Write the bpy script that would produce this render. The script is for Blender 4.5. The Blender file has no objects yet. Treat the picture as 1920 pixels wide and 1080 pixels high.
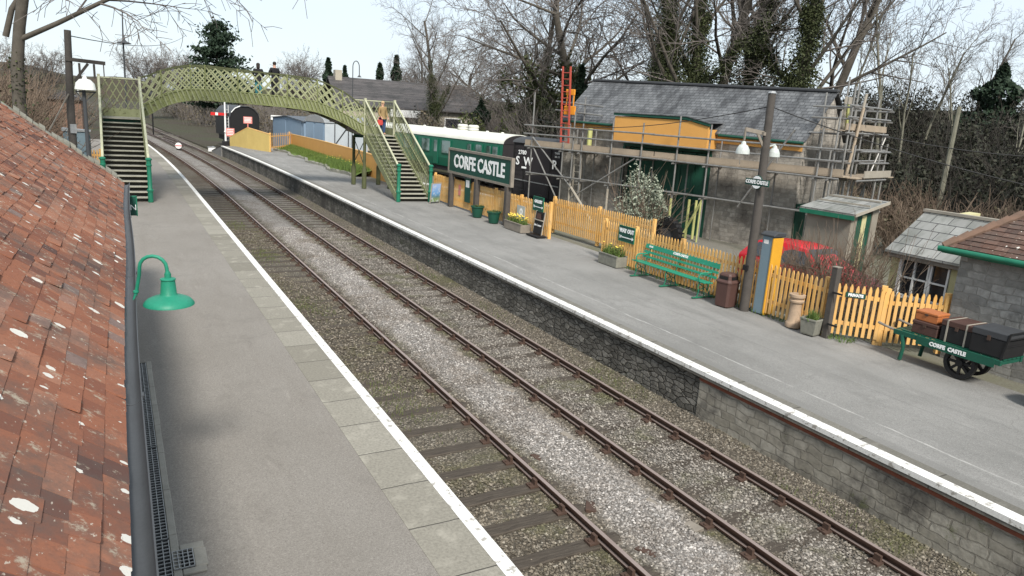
import bpy, bmesh, math, random
import numpy as np
from mathutils import Vector, Matrix
R = math.radians
scene = bpy.context.scene
col = scene.collection
# ---------------------------------------------------------------- camera
cam_d = bpy.data.cameras.new('camera'); cam = bpy.data.objects.new('camera', cam_d); col.objects.link(cam)
scene.camera = cam
CR = Vector((0.87784028, -0.47493212, 0.06193481)); CU = Vector((0.05887833, 0.23533987, 0.97012808)); CF = Vector((0.47532071, 0.84797089, -0.23455402))
m = Matrix(((CR.x, CU.x, -CF.x, -3.2815), (CR.y, CU.y, -CF.y, 0.0), (CR.z, CU.z, -CF.z, 4.39), (0, 0, 0, 1)))
cam.matrix_world = m
cam_d.sensor_width = 36.0; cam_d.lens = 36.0 * 1344.2 / 1920.0
cam_d.clip_start = 0.1; cam_d.clip_end = 3000
# ---------------------------------------------------------------- world and sun
SUN_EL, SUN_AZ = 44.0, 194.0      # azimuth clockwise from +Y; light arrives from behind the camera
w = bpy.data.worlds.new('World'); scene.world = w; w.use_nodes = True
nt = w.node_tree; nt.nodes.clear()
def wn(t, **k):
    n = nt.nodes.new(t)
    for a, b in k.items(): setattr(n, a, b)
    return n
out = wn('ShaderNodeOutputWorld'); bg = wn('ShaderNodeBackground'); bg.inputs[1].default_value = 0.1
sky = wn('ShaderNodeTexSky', sky_type='NISHITA', sun_disc=False); sky.sun_elevation = R(SUN_EL); sky.sun_rotation = R(SUN_AZ)
tc = wn('ShaderNodeTexCoord'); mp = wn('ShaderNodeMapping'); mp.inputs['Scale'].default_value = (1.0, 1.0, 3.2)
nz = wn('ShaderNodeTexNoise'); nz.inputs['Scale'].default_value = 2.3; nz.inputs['Detail'].default_value = 7; nz.inputs['Roughness'].default_value = 0.55
rp = wn('ShaderNodeValToRGB'); rp.color_ramp.elements[0].position = 0.32; rp.color_ramp.elements[0].color = (0.66,)*3 + (1,)
rp.color_ramp.elements[1].position = 0.62; rp.color_ramp.elements[1].color = (0.98,)*3 + (1,)
mx = wn('ShaderNodeMix', data_type='RGBA'); mx.inputs[7].default_value = (5.0, 5.6, 6.1, 1)
nt.links.new(tc.outputs['Generated'], mp.inputs[0]); nt.links.new(mp.outputs[0], nz.inputs['Vector']); nt.links.new(nz.outputs['Fac'], rp.inputs[0])
nt.links.new(rp.outputs[0], mx.inputs[0]); nt.links.new(sky.outputs[0], mx.inputs[6]); nt.links.new(mx.outputs[2], bg.inputs[0]); nt.links.new(bg.outputs[0], out.inputs[0])
sd = bpy.data.lights.new('sun', 'SUN'); so = bpy.data.objects.new('sun', sd); col.objects.link(so)
sd.energy = 3.0; sd.angle = R(11); sd.color = (1.0, 0.95, 0.87)
sdir = Vector((math.sin(R(SUN_AZ)) * math.cos(R(SUN_EL)), math.cos(R(SUN_AZ)) * math.cos(R(SUN_EL)), math.sin(R(SUN_EL))))
so.rotation_euler = sdir.to_track_quat('Z', 'Y').to_euler(); so.location = sdir * 60
vs = scene.view_settings; vs.view_transform = 'Standard'; vs.look = 'None'; vs.exposure = 0.84; vs.gamma = 1.0; vs.use_curve_mapping = False
scene.render.engine = 'CYCLES'
scene.cycles.use_denoising = True
scene.cycles.max_bounces = 6; scene.cycles.diffuse_bounces = 3; scene.cycles.glossy_bounces = 2; scene.cycles.transmission_bounces = 3; scene.cycles.transparent_max_bounces = 6

# ---------------------------------------------------------------- materials
MATS = {}
class NT:
    def __init__(s, name):
        s.m = bpy.data.materials.new(name); s.m.use_nodes = True; s.t = s.m.node_tree
        s.b = s.t.nodes['Principled BSDF']; s.b.inputs['Specular IOR Level'].default_value = 0.3
        MATS[name] = s.m
    def n(s, t, ins=None, **k):
        x = s.t.nodes.new(t)
        for a, b in k.items(): setattr(x, a, b)
        for a, b in (ins or {}).items():
            if isinstance(b, bpy.types.NodeSocket): s.t.links.new(b, x.inputs[a])
            else: x.inputs[a].default_value = b
        return x
    def L(s, a, b): s.t.links.new(a, b)
    def pos(s): return s.n('ShaderNodeNewGeometry').outputs['Position']
    def obj(s): return s.n('ShaderNodeTexCoord').outputs['Object']
    def noise(s, sc, v=None, det=5, rough=0.6, dist=0.0):
        return s.n('ShaderNodeTexNoise', {'Vector': v or s.pos(), 'Scale': sc, 'Detail': det, 'Roughness': rough, 'Distortion': dist}).outputs['Fac']
    def ramp(s, f, stops):
        r = s.n('ShaderNodeValToRGB', {0: f}); cr = r.color_ramp
        while len(cr.elements) < len(stops): cr.elements.new(0.5)
        for e, (p, c) in zip(cr.elements, stops):
            e.position = p; e.color = tuple(c) + (1,) if hasattr(c, '__len__') else (c, c, c, 1)
        return r.outputs[0]
    def mix(s, f, a, b, bt='MIX'):
        x = s.n('ShaderNodeMix', {0: f}, data_type='RGBA', blend_type=bt)
        for i, q in ((6, a), (7, b)):
            if isinstance(q, bpy.types.NodeSocket): s.L(q, x.inputs[i])
            else: x.inputs[i].default_value = tuple(q) + (1,)
        return x.outputs[2]
    def math(s, op, a, b=0.0, c=0.0):
        x = s.n('ShaderNodeMath', {0: a, 1: b, 2: c}, operation=op); return x.outputs[0]
    def sep(s, v): return s.n('ShaderNodeSeparateXYZ', {0: v}).outputs
    def comb(s, x, y, z=0.0): return s.n('ShaderNodeCombineXYZ', {0: x, 1: y, 2: z}).outputs[0]
    def bump(s, h, st=0.3, d=0.01):
        s.L(s.n('ShaderNodeBump', {'Height': h, 'Strength': st, 'Distance': d}).outputs[0], s.b.inputs['Normal'])
    def col(s, c, rough=0.85, metal=0.0, spec=None):
        if isinstance(c, bpy.types.NodeSocket): s.L(c, s.b.inputs['Base Color'])
        else: s.b.inputs['Base Color'].default_value = tuple(c) + (1,)
        s.b.inputs['Roughness'].default_value = rough; s.b.inputs['Metallic'].default_value = metal
        if spec is not None: s.b.inputs['Specular IOR Level'].default_value = spec
        return s.m
def sc3(c, k): return tuple(x * k for x in c)
def paint(name, c, c2=None, sc=6.0, rough=0.6, bump=0.15, bsc=40, metal=0.0, wear=None, wthr=0.66):
    t = NT(name); f = t.noise(sc, t.obj()); c2 = c2 or sc3(c, 0.72)
    q = t.mix(t.ramp(f, [(0.35, 0.0), (0.65, 1.0)]), c, c2)
    g = t.noise(bsc, t.obj(), det=3)
    q = t.mix(0.35, q, t.mix(t.ramp(g, [(0.3, 0.0), (0.7, 1.0)]), sc3(c, 0.8), sc3(c, 1.2)))
    if wear: q = t.mix(t.ramp(t.noise(sc * 2.3, t.obj(), det=8, rough=0.7), [(wthr, 0.0), (wthr + 0.06, 1.0)]), q, wear)
    t.bump(g, bump, 0.004); return t.col(q, rough, metal)
t = NT('ochre_paint'); p = t.obj(); sv = t.n('ShaderNodeMapping', {'Vector': p, 'Scale': (8.5, 1.0, 0.25)}).outputs[0]
q = t.mix(t.ramp(t.noise(1.0, sv, 2), [(0.35, 0.0), (0.65, 1.0)]), (0.74, 0.43, 0.135), (0.62, 0.33, 0.09)); q = t.mix(t.ramp(t.noise(1.5, p, 6), [(0.4, 0.0), (0.65, 0.6)]), q, (0.56, 0.38, 0.18))
sv = t.n('ShaderNodeMapping', {'Vector': p, 'Scale': (22, 4.0, 2.2)}).outputs[0]; q = t.mix(t.ramp(t.noise(1.6, sv, 7, 0.7), [(0.57, 0.0), (0.66, 0.8)]), q, (0.27, 0.19, 0.11)); t.bump(t.noise(1.6, sv, 5), 0.3, 0.004); t.col(q, 0.7)
paint('cream_panel', (0.58, 0.43, 0.15), (0.50, 0.36, 0.12), 1.2, 0.7, wear=(0.38, 0.30, 0.13))
paint('orange_boarding', (0.60, 0.31, 0.085), (0.55, 0.28, 0.075), 1.2, 0.6)
paint('rail_green', (0.018, 0.16, 0.095), (0.012, 0.12, 0.07), 5, 0.4, wear=(0.05, 0.11, 0.07))
paint('shade_green', (0.018, 0.215, 0.135), (0.014, 0.18, 0.11), 4, 0.48, wear=(0.10, 0.17, 0.12), wthr=0.66)
paint('trolley_green', (0.012, 0.085, 0.055), (0.01, 0.065, 0.042), 4, 0.5, wear=(0.05, 0.07, 0.05))
paint('bench_green', (0.02, 0.24, 0.15), (0.02, 0.20, 0.12), 9, 0.4, wear=(0.16, 0.33, 0.25), wthr=0.62)
paint('dark_green', (0.012, 0.07, 0.045), (0.010, 0.055, 0.036), 2, 0.5)
paint('sign_green', (0.012, 0.068, 0.05), (0.010, 0.055, 0.042), 2, 0.45)
paint('bridge_paint', (0.20, 0.22, 0.095), (0.125, 0.145, 0.055), 1.9, 0.75, wear=(0.09, 0.085, 0.05), wthr=0.58)
paint('bridge_pale', (0.24, 0.255, 0.145), (0.155, 0.17, 0.08), 2.2, 0.75, wear=(0.095, 0.095, 0.05), wthr=0.58)
paint('bridge_cream', (0.42, 0.42, 0.30), (0.32, 0.33, 0.22), 2.2, 0.7, wear=(0.16, 0.155, 0.09), wthr=0.6)
paint('bridge_lattice', (0.30, 0.315, 0.185), (0.19, 0.205, 0.10), 2.2, 0.75, wear=(0.13, 0.13, 0.07), wthr=0.58)
paint('shade_glass', (0.50, 0.53, 0.50), (0.36, 0.39, 0.37), 9, 0.3)
paint('bridge_dark', (0.085, 0.095, 0.045), (0.06, 0.065, 0.03), 3, 0.8)
paint('twig_dark', (0.045, 0.04, 0.034), (0.03, 0.027, 0.023), 0.8, 0.95, 0.0)
paint('hip_clay', (0.20, 0.125, 0.09), (0.12, 0.085, 0.065), 5, 0.9, wear=(0.06, 0.055, 0.045))
paint('weathered_timber', (0.24, 0.21, 0.175), (0.16, 0.14, 0.115), 4, 0.9, 0.4, 30)
paint('tread_timber', (0.27, 0.26, 0.21), (0.16, 0.155, 0.12), 3, 0.85, 0.3)
paint('tread_pale', (0.36, 0.35, 0.29), (0.24, 0.235, 0.19), 3, 0.85, 0.3)
paint('tread_gap_shade', (0.085, 0.08, 0.065), None, 3, 0.9)  # colour imitates the shade seen through the open stair gaps
paint('brown_post', (0.082, 0.073, 0.065), (0.055, 0.049, 0.044), 4, 0.9, 0.4, 30)
paint('scaffold_board', (0.36, 0.29, 0.215), (0.25, 0.205, 0.155), 2, 0.9, 0.3)
paint('scaffold_tube', (0.30, 0.295, 0.28), (0.17, 0.16, 0.15), 5, 0.5, 0.1, metal=0.55)
paint('yellow_foam', (0.46, 0.47, 0.19), (0.40, 0.40, 0.15), 3, 0.7)
paint('white_paint', (0.78, 0.78, 0.76), (0.68, 0.68, 0.66), 4, 0.5)
paint('letter_white', (0.82, 0.83, 0.82), (0.8, 0.8, 0.8), 4, 0.5, 0.0)
paint('platform_white', (0.72, 0.715, 0.69), (0.58, 0.57, 0.54), 3.4, 0.75, wear=(0.33, 0.31, 0.28), wthr=0.545)
paint('cabinet_grey', (0.17, 0.235, 0.275), (0.155, 0.215, 0.25), 2, 0.55)
paint('cabinet_yellow', (0.62, 0.32, 0.03), (0.55, 0.27, 0.025), 2, 0.55)
paint('bin_brown', (0.085, 0.045, 0.038), (0.07, 0.038, 0.032), 4, 0.5)
paint('black_paint', (0.013, 0.013, 0.014), (0.018, 0.017, 0.017), 3, 0.5)
paint('black_wagon', (0.028, 0.024, 0.026), (0.02, 0.018, 0.02), 2, 0.7)
paint('gutter_grey', (0.055, 0.058, 0.062), (0.045, 0.047, 0.05), 2, 0.42)
paint('galvanised', (0.36, 0.37, 0.37), (0.26, 0.265, 0.27), 7, 0.5, metal=0.5)
paint('concrete', (0.30, 0.285, 0.25), (0.21, 0.20, 0.175), 5, 0.9, 0.4, 60)
paint('terracotta', (0.40, 0.29, 0.20), (0.28, 0.21, 0.15), 6, 0.85, wear=(0.16, 0.13, 0.09))
paint('planter_stone', (0.22, 0.215, 0.18), (0.13, 0.13, 0.11), 8, 0.95, 0.5, 60)
paint('trunk_brown', (0.40, 0.135, 0.045), (0.33, 0.105, 0.035), 6, 0.55)
paint('trunk_dark', (0.075, 0.038, 0.03), (0.055, 0.03, 0.024), 6, 0.6)
paint('case_grey', (0.05, 0.052, 0.056), (0.038, 0.04, 0.043), 5, 0.55)
paint('coach_green', (0.012, 0.115, 0.07), (0.010, 0.10, 0.06), 1, 0.35)
paint('coach_roof', (0.66, 0.66, 0.60), (0.56, 0.56, 0.50), 1, 0.7)
paint('shed_blue', (0.20, 0.275, 0.36), (0.175, 0.245, 0.325), 1, 0.6)
paint('shed_pale', (0.46, 0.50, 0.53), (0.38, 0.42, 0.46), 1, 0.6)
paint('shed_roof', (0.10, 0.115, 0.135), (0.08, 0.09, 0.105), 1, 0.7)
paint('car_red', (0.52, 0.012, 0.022), (0.5, 0.011, 0.02), 1, 0.22, 0.0)
paint('signal_red', (0.55, 0.02, 0.02), (0.5, 0.02, 0.02), 3, 0.45)
paint('ladder_red', (0.42, 0.075, 0.05), (0.34, 0.06, 0.04), 3, 0.55)
paint('orange_plastic', (0.70, 0.27, 0.025), (0.6, 0.22, 0.02), 2, 0.5)
paint('rust', (0.075, 0.045, 0.033), (0.05, 0.033, 0.026), 9, 0.9, 0.4, 60)
paint('rubber', (0.012, 0.012, 0.013), None, 5, 0.8)
paint('bark', (0.10, 0.088, 0.072), (0.06, 0.053, 0.043), 3, 0.95, 0.6, 14)
paint('bark_pale', (0.20, 0.19, 0.15), (0.12, 0.12, 0.085), 2, 0.95, 0.6, 14)
paint('twig', (0.15, 0.132, 0.12), (0.11, 0.097, 0.088), 0.6, 0.95, 0.0)
paint('twig_brown', (0.155, 0.115, 0.085), (0.10, 0.075, 0.055), 0.8, 0.95, 0.0)
paint('soil', (0.06, 0.048, 0.035), (0.04, 0.035, 0.025), 3, 0.98, 0.5, 30)
paint('skin', (0.50, 0.29, 0.21), (0.46, 0.26, 0.19), 8, 0.6, 0.0)
paint('coat_tan', (0.30, 0.21, 0.10), (0.24, 0.165, 0.08), 6, 0.9)
paint('coat_black', (0.017, 0.017, 0.02), None, 6, 0.9)
paint('coat_teal', (0.05, 0.20, 0.22), (0.04, 0.16, 0.18), 6, 0.9)
paint('jeans', (0.045, 0.085, 0.19), (0.03, 0.06, 0.14), 8, 0.9)
paint('hair_fair', (0.46, 0.33, 0.19), (0.35, 0.24, 0.13), 20, 0.7)
paint('hair_dark', (0.03, 0.022, 0.018), None, 20, 0.7)
paint('bag_red', (0.5, 0.06, 0.05), None, 6, 0.6)
paint('notice_pink', (0.62, 0.22, 0.19), (0.6, 0.2, 0.18), 3, 0.6)
paint('notice_grey', (0.42, 0.44, 0.42), (0.36, 0.38, 0.36), 3, 0.5)
paint('render_cream', (0.40, 0.36, 0.29), (0.33, 0.30, 0.24), 1.5, 0.9)
paint('outhouse_render', (0.25, 0.225, 0.185), (0.18, 0.16, 0.13), 1.8, 0.95, 0.4, 40, wear=(0.13, 0.115, 0.095))
paint('timber_pale', (0.33, 0.30, 0.25), (0.25, 0.225, 0.185), 2, 0.9)
paint('brick_red', (0.25, 0.085, 0.05), (0.16, 0.06, 0.04), 6, 0.9, 0.4)
paint('wire', (0.03, 0.03, 0.03), None, 5, 0.7)
paint('lamp_white', (0.72, 0.73, 0.70), (0.6, 0.61, 0.58), 6, 0.35)
paint('daffodil', (0.75, 0.55, 0.03), (0.7, 0.6, 0.2), 30, 0.7)
paint('cream_frame', (0.50, 0.46, 0.26), (0.42, 0.39, 0.2), 4, 0.7)
t = NT('glass'); t.col((0.02, 0.024, 0.03), 0.08, spec=0.8)
t = NT('coach_glass'); t.col(t.mix(t.ramp(t.noise(0.9), [(0.4, 0.0), (0.6, 1.0)]), (0.03, 0.07, 0.06), (0.22, 0.30, 0.30)), 0.1, spec=0.8)
def leafmat(name, a, b, c, sc=0.9):
    t = NT(name); f = t.noise(sc, det=3); g = t.noise(sc * 9, det=2)
    q = t.mix(t.ramp(f, [(0.38, 0.0), (0.62, 1.0)]), a, b); q = t.mix(t.ramp(g, [(0.5, 0.0), (0.66, 1.0)]), q, c)
    t.b.inputs['Specular IOR Level'].default_value = 0.25; return t.col(q, 0.7)
leafmat('ivy_leaf', (0.030, 0.040, 0.017), (0.055, 0.066, 0.026), (0.085, 0.095, 0.042))
leafmat('conifer_leaf', (0.014, 0.028, 0.017), (0.025, 0.045, 0.025), (0.035, 0.055, 0.03))
leafmat('holly_leaf', (0.018, 0.022, 0.014), (0.032, 0.034, 0.022), (0.055, 0.055, 0.036))
leafmat('moss_leaf', (0.075, 0.10, 0.03), (0.11, 0.13, 0.045), (0.12, 0.12, 0.05))
leafmat('dead_leaf', (0.115, 0.09, 0.06), (0.08, 0.075, 0.042), (0.15, 0.12, 0.085))
leafmat('variegated_leaf', (0.10, 0.125, 0.08), (0.28, 0.31, 0.24), (0.5, 0.52, 0.42), 4)
leafmat('flower_leaf', (0.06, 0.11, 0.025), (0.10, 0.16, 0.035), (0.16, 0.2, 0.06), 5)
leafmat('grass', (0.07, 0.12, 0.02), (0.11, 0.16, 0.03), (0.13, 0.15, 0.05), 3)
# --- masonry: coursed rubble on (x+y, z)
def masonry(name, c1, c2, mortar, bw=0.36, rh=0.155, dark=None, dthr=0.55, moss=None, dist=0.05, brickband=None):
    t = NT(name); p = t.obj(); n1 = t.n('ShaderNodeTexNoise', {'Vector': p, 'Scale': 2.1, 'Detail': 3}).outputs['Color']
    o = t.sep(t.n('ShaderNodeVectorMath', {0: p, 1: t.n('ShaderNodeVectorMath', {0: n1, 'Scale': dist * 2}, operation='SCALE').outputs[0]}, operation='ADD').outputs[0])
    uv = t.comb(t.math('ADD', o[0], o[1]), o[2])
    br = t.n('ShaderNodeTexBrick', {'Vector': uv, 'Color1': (0, 0, 0, 1), 'Color2': (1, 1, 1, 1), 'Mortar': (0.5, 0.5, 0.5, 1), 'Scale': 1.0, 'Mortar Size': 0.012, 'Mortar Smooth': 0.4, 'Bias': 0.0, 'Brick Width': bw, 'Row Height': rh}, offset=0.37, squash=0.7, squash_frequency=3)
    q = t.mix(br.outputs['Color'], c1, c2)
    f = t.noise(7, p, 6); q = t.mix(t.ramp(f, [(0.35, 0.0), (0.7, 0.6)]), q, sc3(c1, 0.55))
    q = t.mix(br.outputs['Fac'], q, mortar)
    if dark: q = t.mix(t.ramp(t.noise(0.8, p, 7, 0.7), [(dthr - 0.12, 0.0), (dthr + 0.05, 1.0)]), q, dark)
    if moss: q = t.mix(t.ramp(t.noise(1.3, p, 7, 0.75), [(0.6, 0.0), (0.68, 0.8)]), q, moss)
    h = t.math('SUBTRACT', t.math('MULTIPLY', f, 0.5), br.outputs['Fac'])
    t.bump(h, 0.9, 0.03); return t.col(q, 0.92)
masonry('shed_stone', (0.29, 0.265, 0.23), (0.44, 0.405, 0.355), (0.33, 0.305, 0.27), 0.42, 0.17, (0.125, 0.112, 0.098), 0.6, None, 0.1)
masonry('house_stone', (0.22, 0.215, 0.20), (0.43, 0.42, 0.395), (0.27, 0.262, 0.24), 0.40, 0.16, (0.11, 0.108, 0.10), 0.6, None, 0.09)
def rubble(name, stops, joint, stain, sthr, moss, sc=4.2):
    t = NT(name); p = t.obj(); o = t.sep(p); w_ = t.n('ShaderNodeTexNoise', {'Vector': p, 'Scale': 3.0, 'Detail': 3}).outputs['Color']
    uv = t.n('ShaderNodeVectorMath', {0: t.comb(t.math('ADD', o[0], o[1]), t.math('MULTIPLY', o[2], 2.3)), 1: t.n('ShaderNodeVectorMath', {0: w_, 'Scale': 0.22}, operation='SCALE').outputs[0]}, operation='ADD').outputs[0]
    v = t.n('ShaderNodeTexVoronoi', {'Vector': uv, 'Scale': sc, 'Randomness': 0.85}); e = t.n('ShaderNodeTexVoronoi', {'Vector': uv, 'Scale': sc, 'Randomness': 0.85}, feature='DISTANCE_TO_EDGE').outputs['Distance']
    q = t.ramp(t.sep(v.outputs['Color'])[0], stops); f = t.noise(11, p, 7, 0.7)
    q = t.mix(t.ramp(f, [(0.38, 0.0), (0.66, 0.75)]), q, sc3(stops[0][1], 0.6)); q = t.mix(t.ramp(t.noise(23, p, 5, 0.7), [(0.6, 0.0), (0.7, 0.5)]), q, sc3(stops[-1][1], 1.5))
    q = t.mix(t.ramp(e, [(0.015, 1.0), (0.06, 0.0)]), q, joint)
    sv = t.n('ShaderNodeMapping', {'Vector': p, 'Scale': (1, 1.0, 0.45)}).outputs[0]
    q = t.mix(t.ramp(t.noise(0.75, sv, 8, 0.72), [(sthr - 0.1, 0.0), (sthr + 0.06, 0.9)]), q, stain); q = t.mix(t.ramp(t.noise(1.1, p, 7, 0.75), [(0.6, 0.0), (0.7, 0.7)]), q, moss)
    t.bump(t.math('ADD', t.ramp(e, [(0.0, 0.0), (0.12, 1.0)]), t.math('MULTIPLY', f, 0.5)), 1.0, 0.035); return t.col(q, 0.93)
rubble('dark_stone', [(0.0, (0.11, 0.104, 0.09)), (0.5, (0.19, 0.18, 0.158)), (1.0, (0.30, 0.285, 0.255))], (0.05, 0.047, 0.04), (0.06, 0.057, 0.05), 0.56, (0.05, 0.062, 0.028))
rubble('pale_stone', [(0.0, (0.155, 0.145, 0.12)), (0.5, (0.21, 0.195, 0.165)), (1.0, (0.29, 0.27, 0.235))], (0.085, 0.08, 0.068), (0.05, 0.046, 0.042), 0.57, (0.095, 0.10, 0.05), 3.3)
masonry('pale_stone', (0.29, 0.268, 0.22), (0.40, 0.375, 0.32), (0.24, 0.222, 0.186), 0.36, 0.15, (0.07, 0.064, 0.057), 0.6, (0.10, 0.11, 0.05), 0.1)
masonry('house_brick', (0.22, 0.12, 0.085), (0.28, 0.16, 0.11), (0.2, 0.17, 0.14), 0.22, 0.075)
# --- roof coverings
def slates(name, a, b, stain, bw, rh, vs=1.35):
    t = NT(name); o = t.sep(t.obj()); uv = t.comb(o[1], t.math('MULTIPLY', o[2], vs))
    br = t.n('ShaderNodeTexBrick', {'Vector': uv, 'Color1': (0, 0, 0, 1), 'Color2': (1, 1, 1, 1), 'Mortar': (0.3, 0.3, 0.3, 1), 'Scale': 1.0, 'Mortar Size': 0.008, 'Mortar Smooth': 0.2, 'Bias': 0.0, 'Brick Width': bw, 'Row Height': rh})
    q = t.mix(br.outputs['Color'], a, b)
    sv = t.n('ShaderNodeMapping', {'Vector': t.obj(), 'Scale': (1, 2.2, 0.5)}).outputs[0]
    q = t.mix(t.ramp(t.noise(0.9, sv, 6, 0.65), [(0.44, 0.0), (0.64, 0.9)]), q, stain)
    q = t.mix(t.ramp(t.noise(6, t.obj(), 6, 0.7), [(0.6, 0.0), (0.72, 0.6)]), q, sc3(b, 1.35))
    q = t.mix(br.outputs['Fac'], q, (0.03, 0.03, 0.032))
    saw = t.math('FRACT', t.math('DIVIDE', t.math('MULTIPLY', o[2], vs), rh))
    t.bump(t.math('SUBTRACT', t.math('MULTIPLY', saw, -0.6), br.outputs['Fac']), 0.8, 0.02); return t.col(q, 0.62)
slates('slate', (0.095, 0.099, 0.104), (0.155, 0.16, 0.166), (0.040, 0.041, 0.044), 0.24, 0.16)
slates('stone_slate', (0.20, 0.20, 0.19), (0.29, 0.29, 0.275), (0.13, 0.135, 0.12), 0.45, 0.22, 1.2)
slates('dark_tile', (0.065, 0.06, 0.06), (0.10, 0.09, 0.088), (0.045, 0.043, 0.042), 0.30, 0.22)
def tilemat(name, stops, lichen=0.5, lthr=0.71):
    t = NT(name); a = t.n('ShaderNodeAttribute', attribute_name='rnd'); p = t.obj()
    q = t.ramp(a.outputs['Fac'], stops)
    q = t.mix(t.ramp(t.noise(44, p, 7, 0.75), [(0.5, 0.0), (0.72, 0.55)]), q, (0.12, 0.065, 0.05))
    q = t.mix(t.ramp(t.noise(1.9, p, 6, 0.7), [(0.48, 0.0), (0.66, 0.75)]), q, (0.105, 0.085, 0.075))
    q = t.mix(t.ramp(t.noise(9, p, 8, 0.75), [(lthr - 0.09, 0.0), (lthr, lichen)]), q, (0.40, 0.36, 0.28))
    v = t.n('ShaderNodeTexVoronoi', {'Vector': t.n('ShaderNodeVectorMath', {0: p, 1: t.n('ShaderNodeVectorMath', {0: t.n('ShaderNodeTexNoise', {'Vector': p, 'Scale': 30.0, 'Detail': 2}).outputs['Color'], 'Scale': 0.03}, operation='SCALE').outputs[0]}, operation='ADD').outputs[0], 'Scale': 5.5, 'Randomness': 1.0}, voronoi_dimensions='2D')
    sz = t.math('MULTIPLY', t.math('POWER', t.sep(v.outputs['Color'])[0], 9.0), 0.27)
    q = t.mix(t.math('LESS_THAN', v.outputs['Distance'], sz), q, (0.60, 0.575, 0.52))
    q = t.mix(t.ramp(t.noise(34, t.n('ShaderNodeMapping', {'Vector': p, 'Scale': (1.0, 0.5, 1.0)}).outputs[0], 4, 0.6), [(0.66, 0.0), (0.69, 0.8)]), q, (0.46, 0.40, 0.33))
    t.bump(t.noise(70, p, 5), 0.2, 0.003); return t.col(q, 0.96, spec=0.08)
tilemat('red_tile', [(0.0, (0.10, 0.058, 0.05)), (0.25, (0.20, 0.086, 0.058)), (0.55, (0.27, 0.114, 0.07)), (0.8, (0.32, 0.158, 0.105)), (1.0, (0.20, 0.145, 0.128))], 0.75, 0.655)
tilemat('brown_tile', [(0.0, (0.07, 0.046, 0.04)), (0.5, (0.115, 0.07, 0.055)), (1.0, (0.16, 0.105, 0.086))], 0.4, 0.70)
# --- ground surfaces
def asphalt(name, a, b, speck, stain, seam=False):
    t = NT(name); p = t.pos(); q = t.mix(t.ramp(t.noise(0.35, p, 6, 0.6), [(0.35, 0.0), (0.65, 1.0)]), a, b)
    sv = t.n('ShaderNodeMapping', {'Vector': p, 'Scale': (1.6, 0.35, 1)}).outputs[0]
    q = t.mix(t.ramp(t.noise(1.0, sv, 7, 0.65), [(0.48, 0.0), (0.7, 0.7)]), q, stain)
    fine = t.noise(140, p, 3, 0.7); agg = t.noise(48, p, 4, 0.8)
    q = t.mix(t.ramp(agg, [(0.36, 0.65), (0.5, 0.0)]), q, sc3(a, 0.55)); q = t.mix(t.ramp(agg, [(0.56, 0.0), (0.68, 0.75)]), q, speck)
    q = t.mix(t.ramp(t.noise(0.9, p, 8, 0.75), [(0.55, 0.0), (0.68, 0.55)]), q, sc3(a, 0.72)); q = t.mix(t.ramp(t.noise(2.3, sv, 8, 0.7), [(0.60, 0.0), (0.72, 0.5)]), q, sc3(b, 1.28))
    q = t.mix(t.ramp(fine, [(0.36, 0.55), (0.5, 0.0)]), q, sc3(a, 0.5)); q = t.mix(t.ramp(fine, [(0.58, 0.0), (0.7, 0.8)]), q, speck)
    if seam:
        sx = t.math('ADD', t.sep(p)[0], t.math('MULTIPLY', t.noise(0.6, p, 5), 0.22)); nb = t.noise(1.1, p, 6, 0.7)
        q = t.mix(t.math('MULTIPLY', t.math('LESS_THAN', t.math('ABSOLUTE', t.math('SUBTRACT', sx, 7.2)), 0.022), t.ramp(nb, [(0.4, 0.0), (0.6, 0.8)])), q, sc3(b, 1.45))
        q = t.mix(t.math('MULTIPLY', t.math('LESS_THAN', sx, 6.75), 0.45), q, sc3(a, 0.8)); q = t.mix(t.math('MULTIPLY', t.math('LESS_THAN', t.math('ABSOLUTE', t.math('SUBTRACT', sx, 8.55)), 0.012), 0.4), q, sc3(a, 0.55))
    d = t.noise(9, p, 4, 0.8); q = t.mix(t.ramp(d, [(0.72, 0.0), (0.76, 0.7)]), q, sc3(b, 1.6))
    cr = t.n('ShaderNodeTexVoronoi', {'Vector': t.n('ShaderNodeVectorMath', {0: p, 1: t.n('ShaderNodeVectorMath', {0: t.n('ShaderNodeTexNoise', {'Vector': p, 'Scale': 1.2, 'Detail': 6}).outputs['Color'], 'Scale': 1.1}, operation='SCALE').outputs[0]}, operation='ADD').outputs[0], 'Scale': 0.33}, feature='DISTANCE_TO_EDGE').outputs['Distance']
    q = t.mix(t.math('MULTIPLY', t.ramp(cr, [(0.002, 0.5), (0.007, 0.0)]), t.ramp(t.noise(0.5, p, 3), [(0.5, 0.0), (0.62, 0.6)])), q, sc3(a, 0.5))
    t.bump(fine, 0.25, 0.006); return t.col(q, 0.9)
asphalt('asphalt_brown', (0.212, 0.194, 0.172), (0.242, 0.223, 0.200), (0.34, 0.315, 0.285), (0.19, 0.17, 0.148))
asphalt('asphalt_grey', (0.198, 0.193, 0.182), (0.268, 0.261, 0.247), (0.33, 0.322, 0.305), (0.145, 0.142, 0.134), True)
t = NT('yard'); p = t.pos()
q = t.mix(t.ramp(t.noise(0.15, p, 6), [(0.4, 0.0), (0.6, 1.0)]), (0.19, 0.18, 0.155), (0.12, 0.125, 0.075)); q = t.mix(t.ramp(t.noise(30, p, 4), [(0.4, 0.0), (0.65, 0.6)]), q, (0.10, 0.09, 0.075)); t.bump(t.noise(40, p), 0.5, 0.02); t.col(q, 0.95)
t = NT('earth'); p = t.pos()
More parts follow.
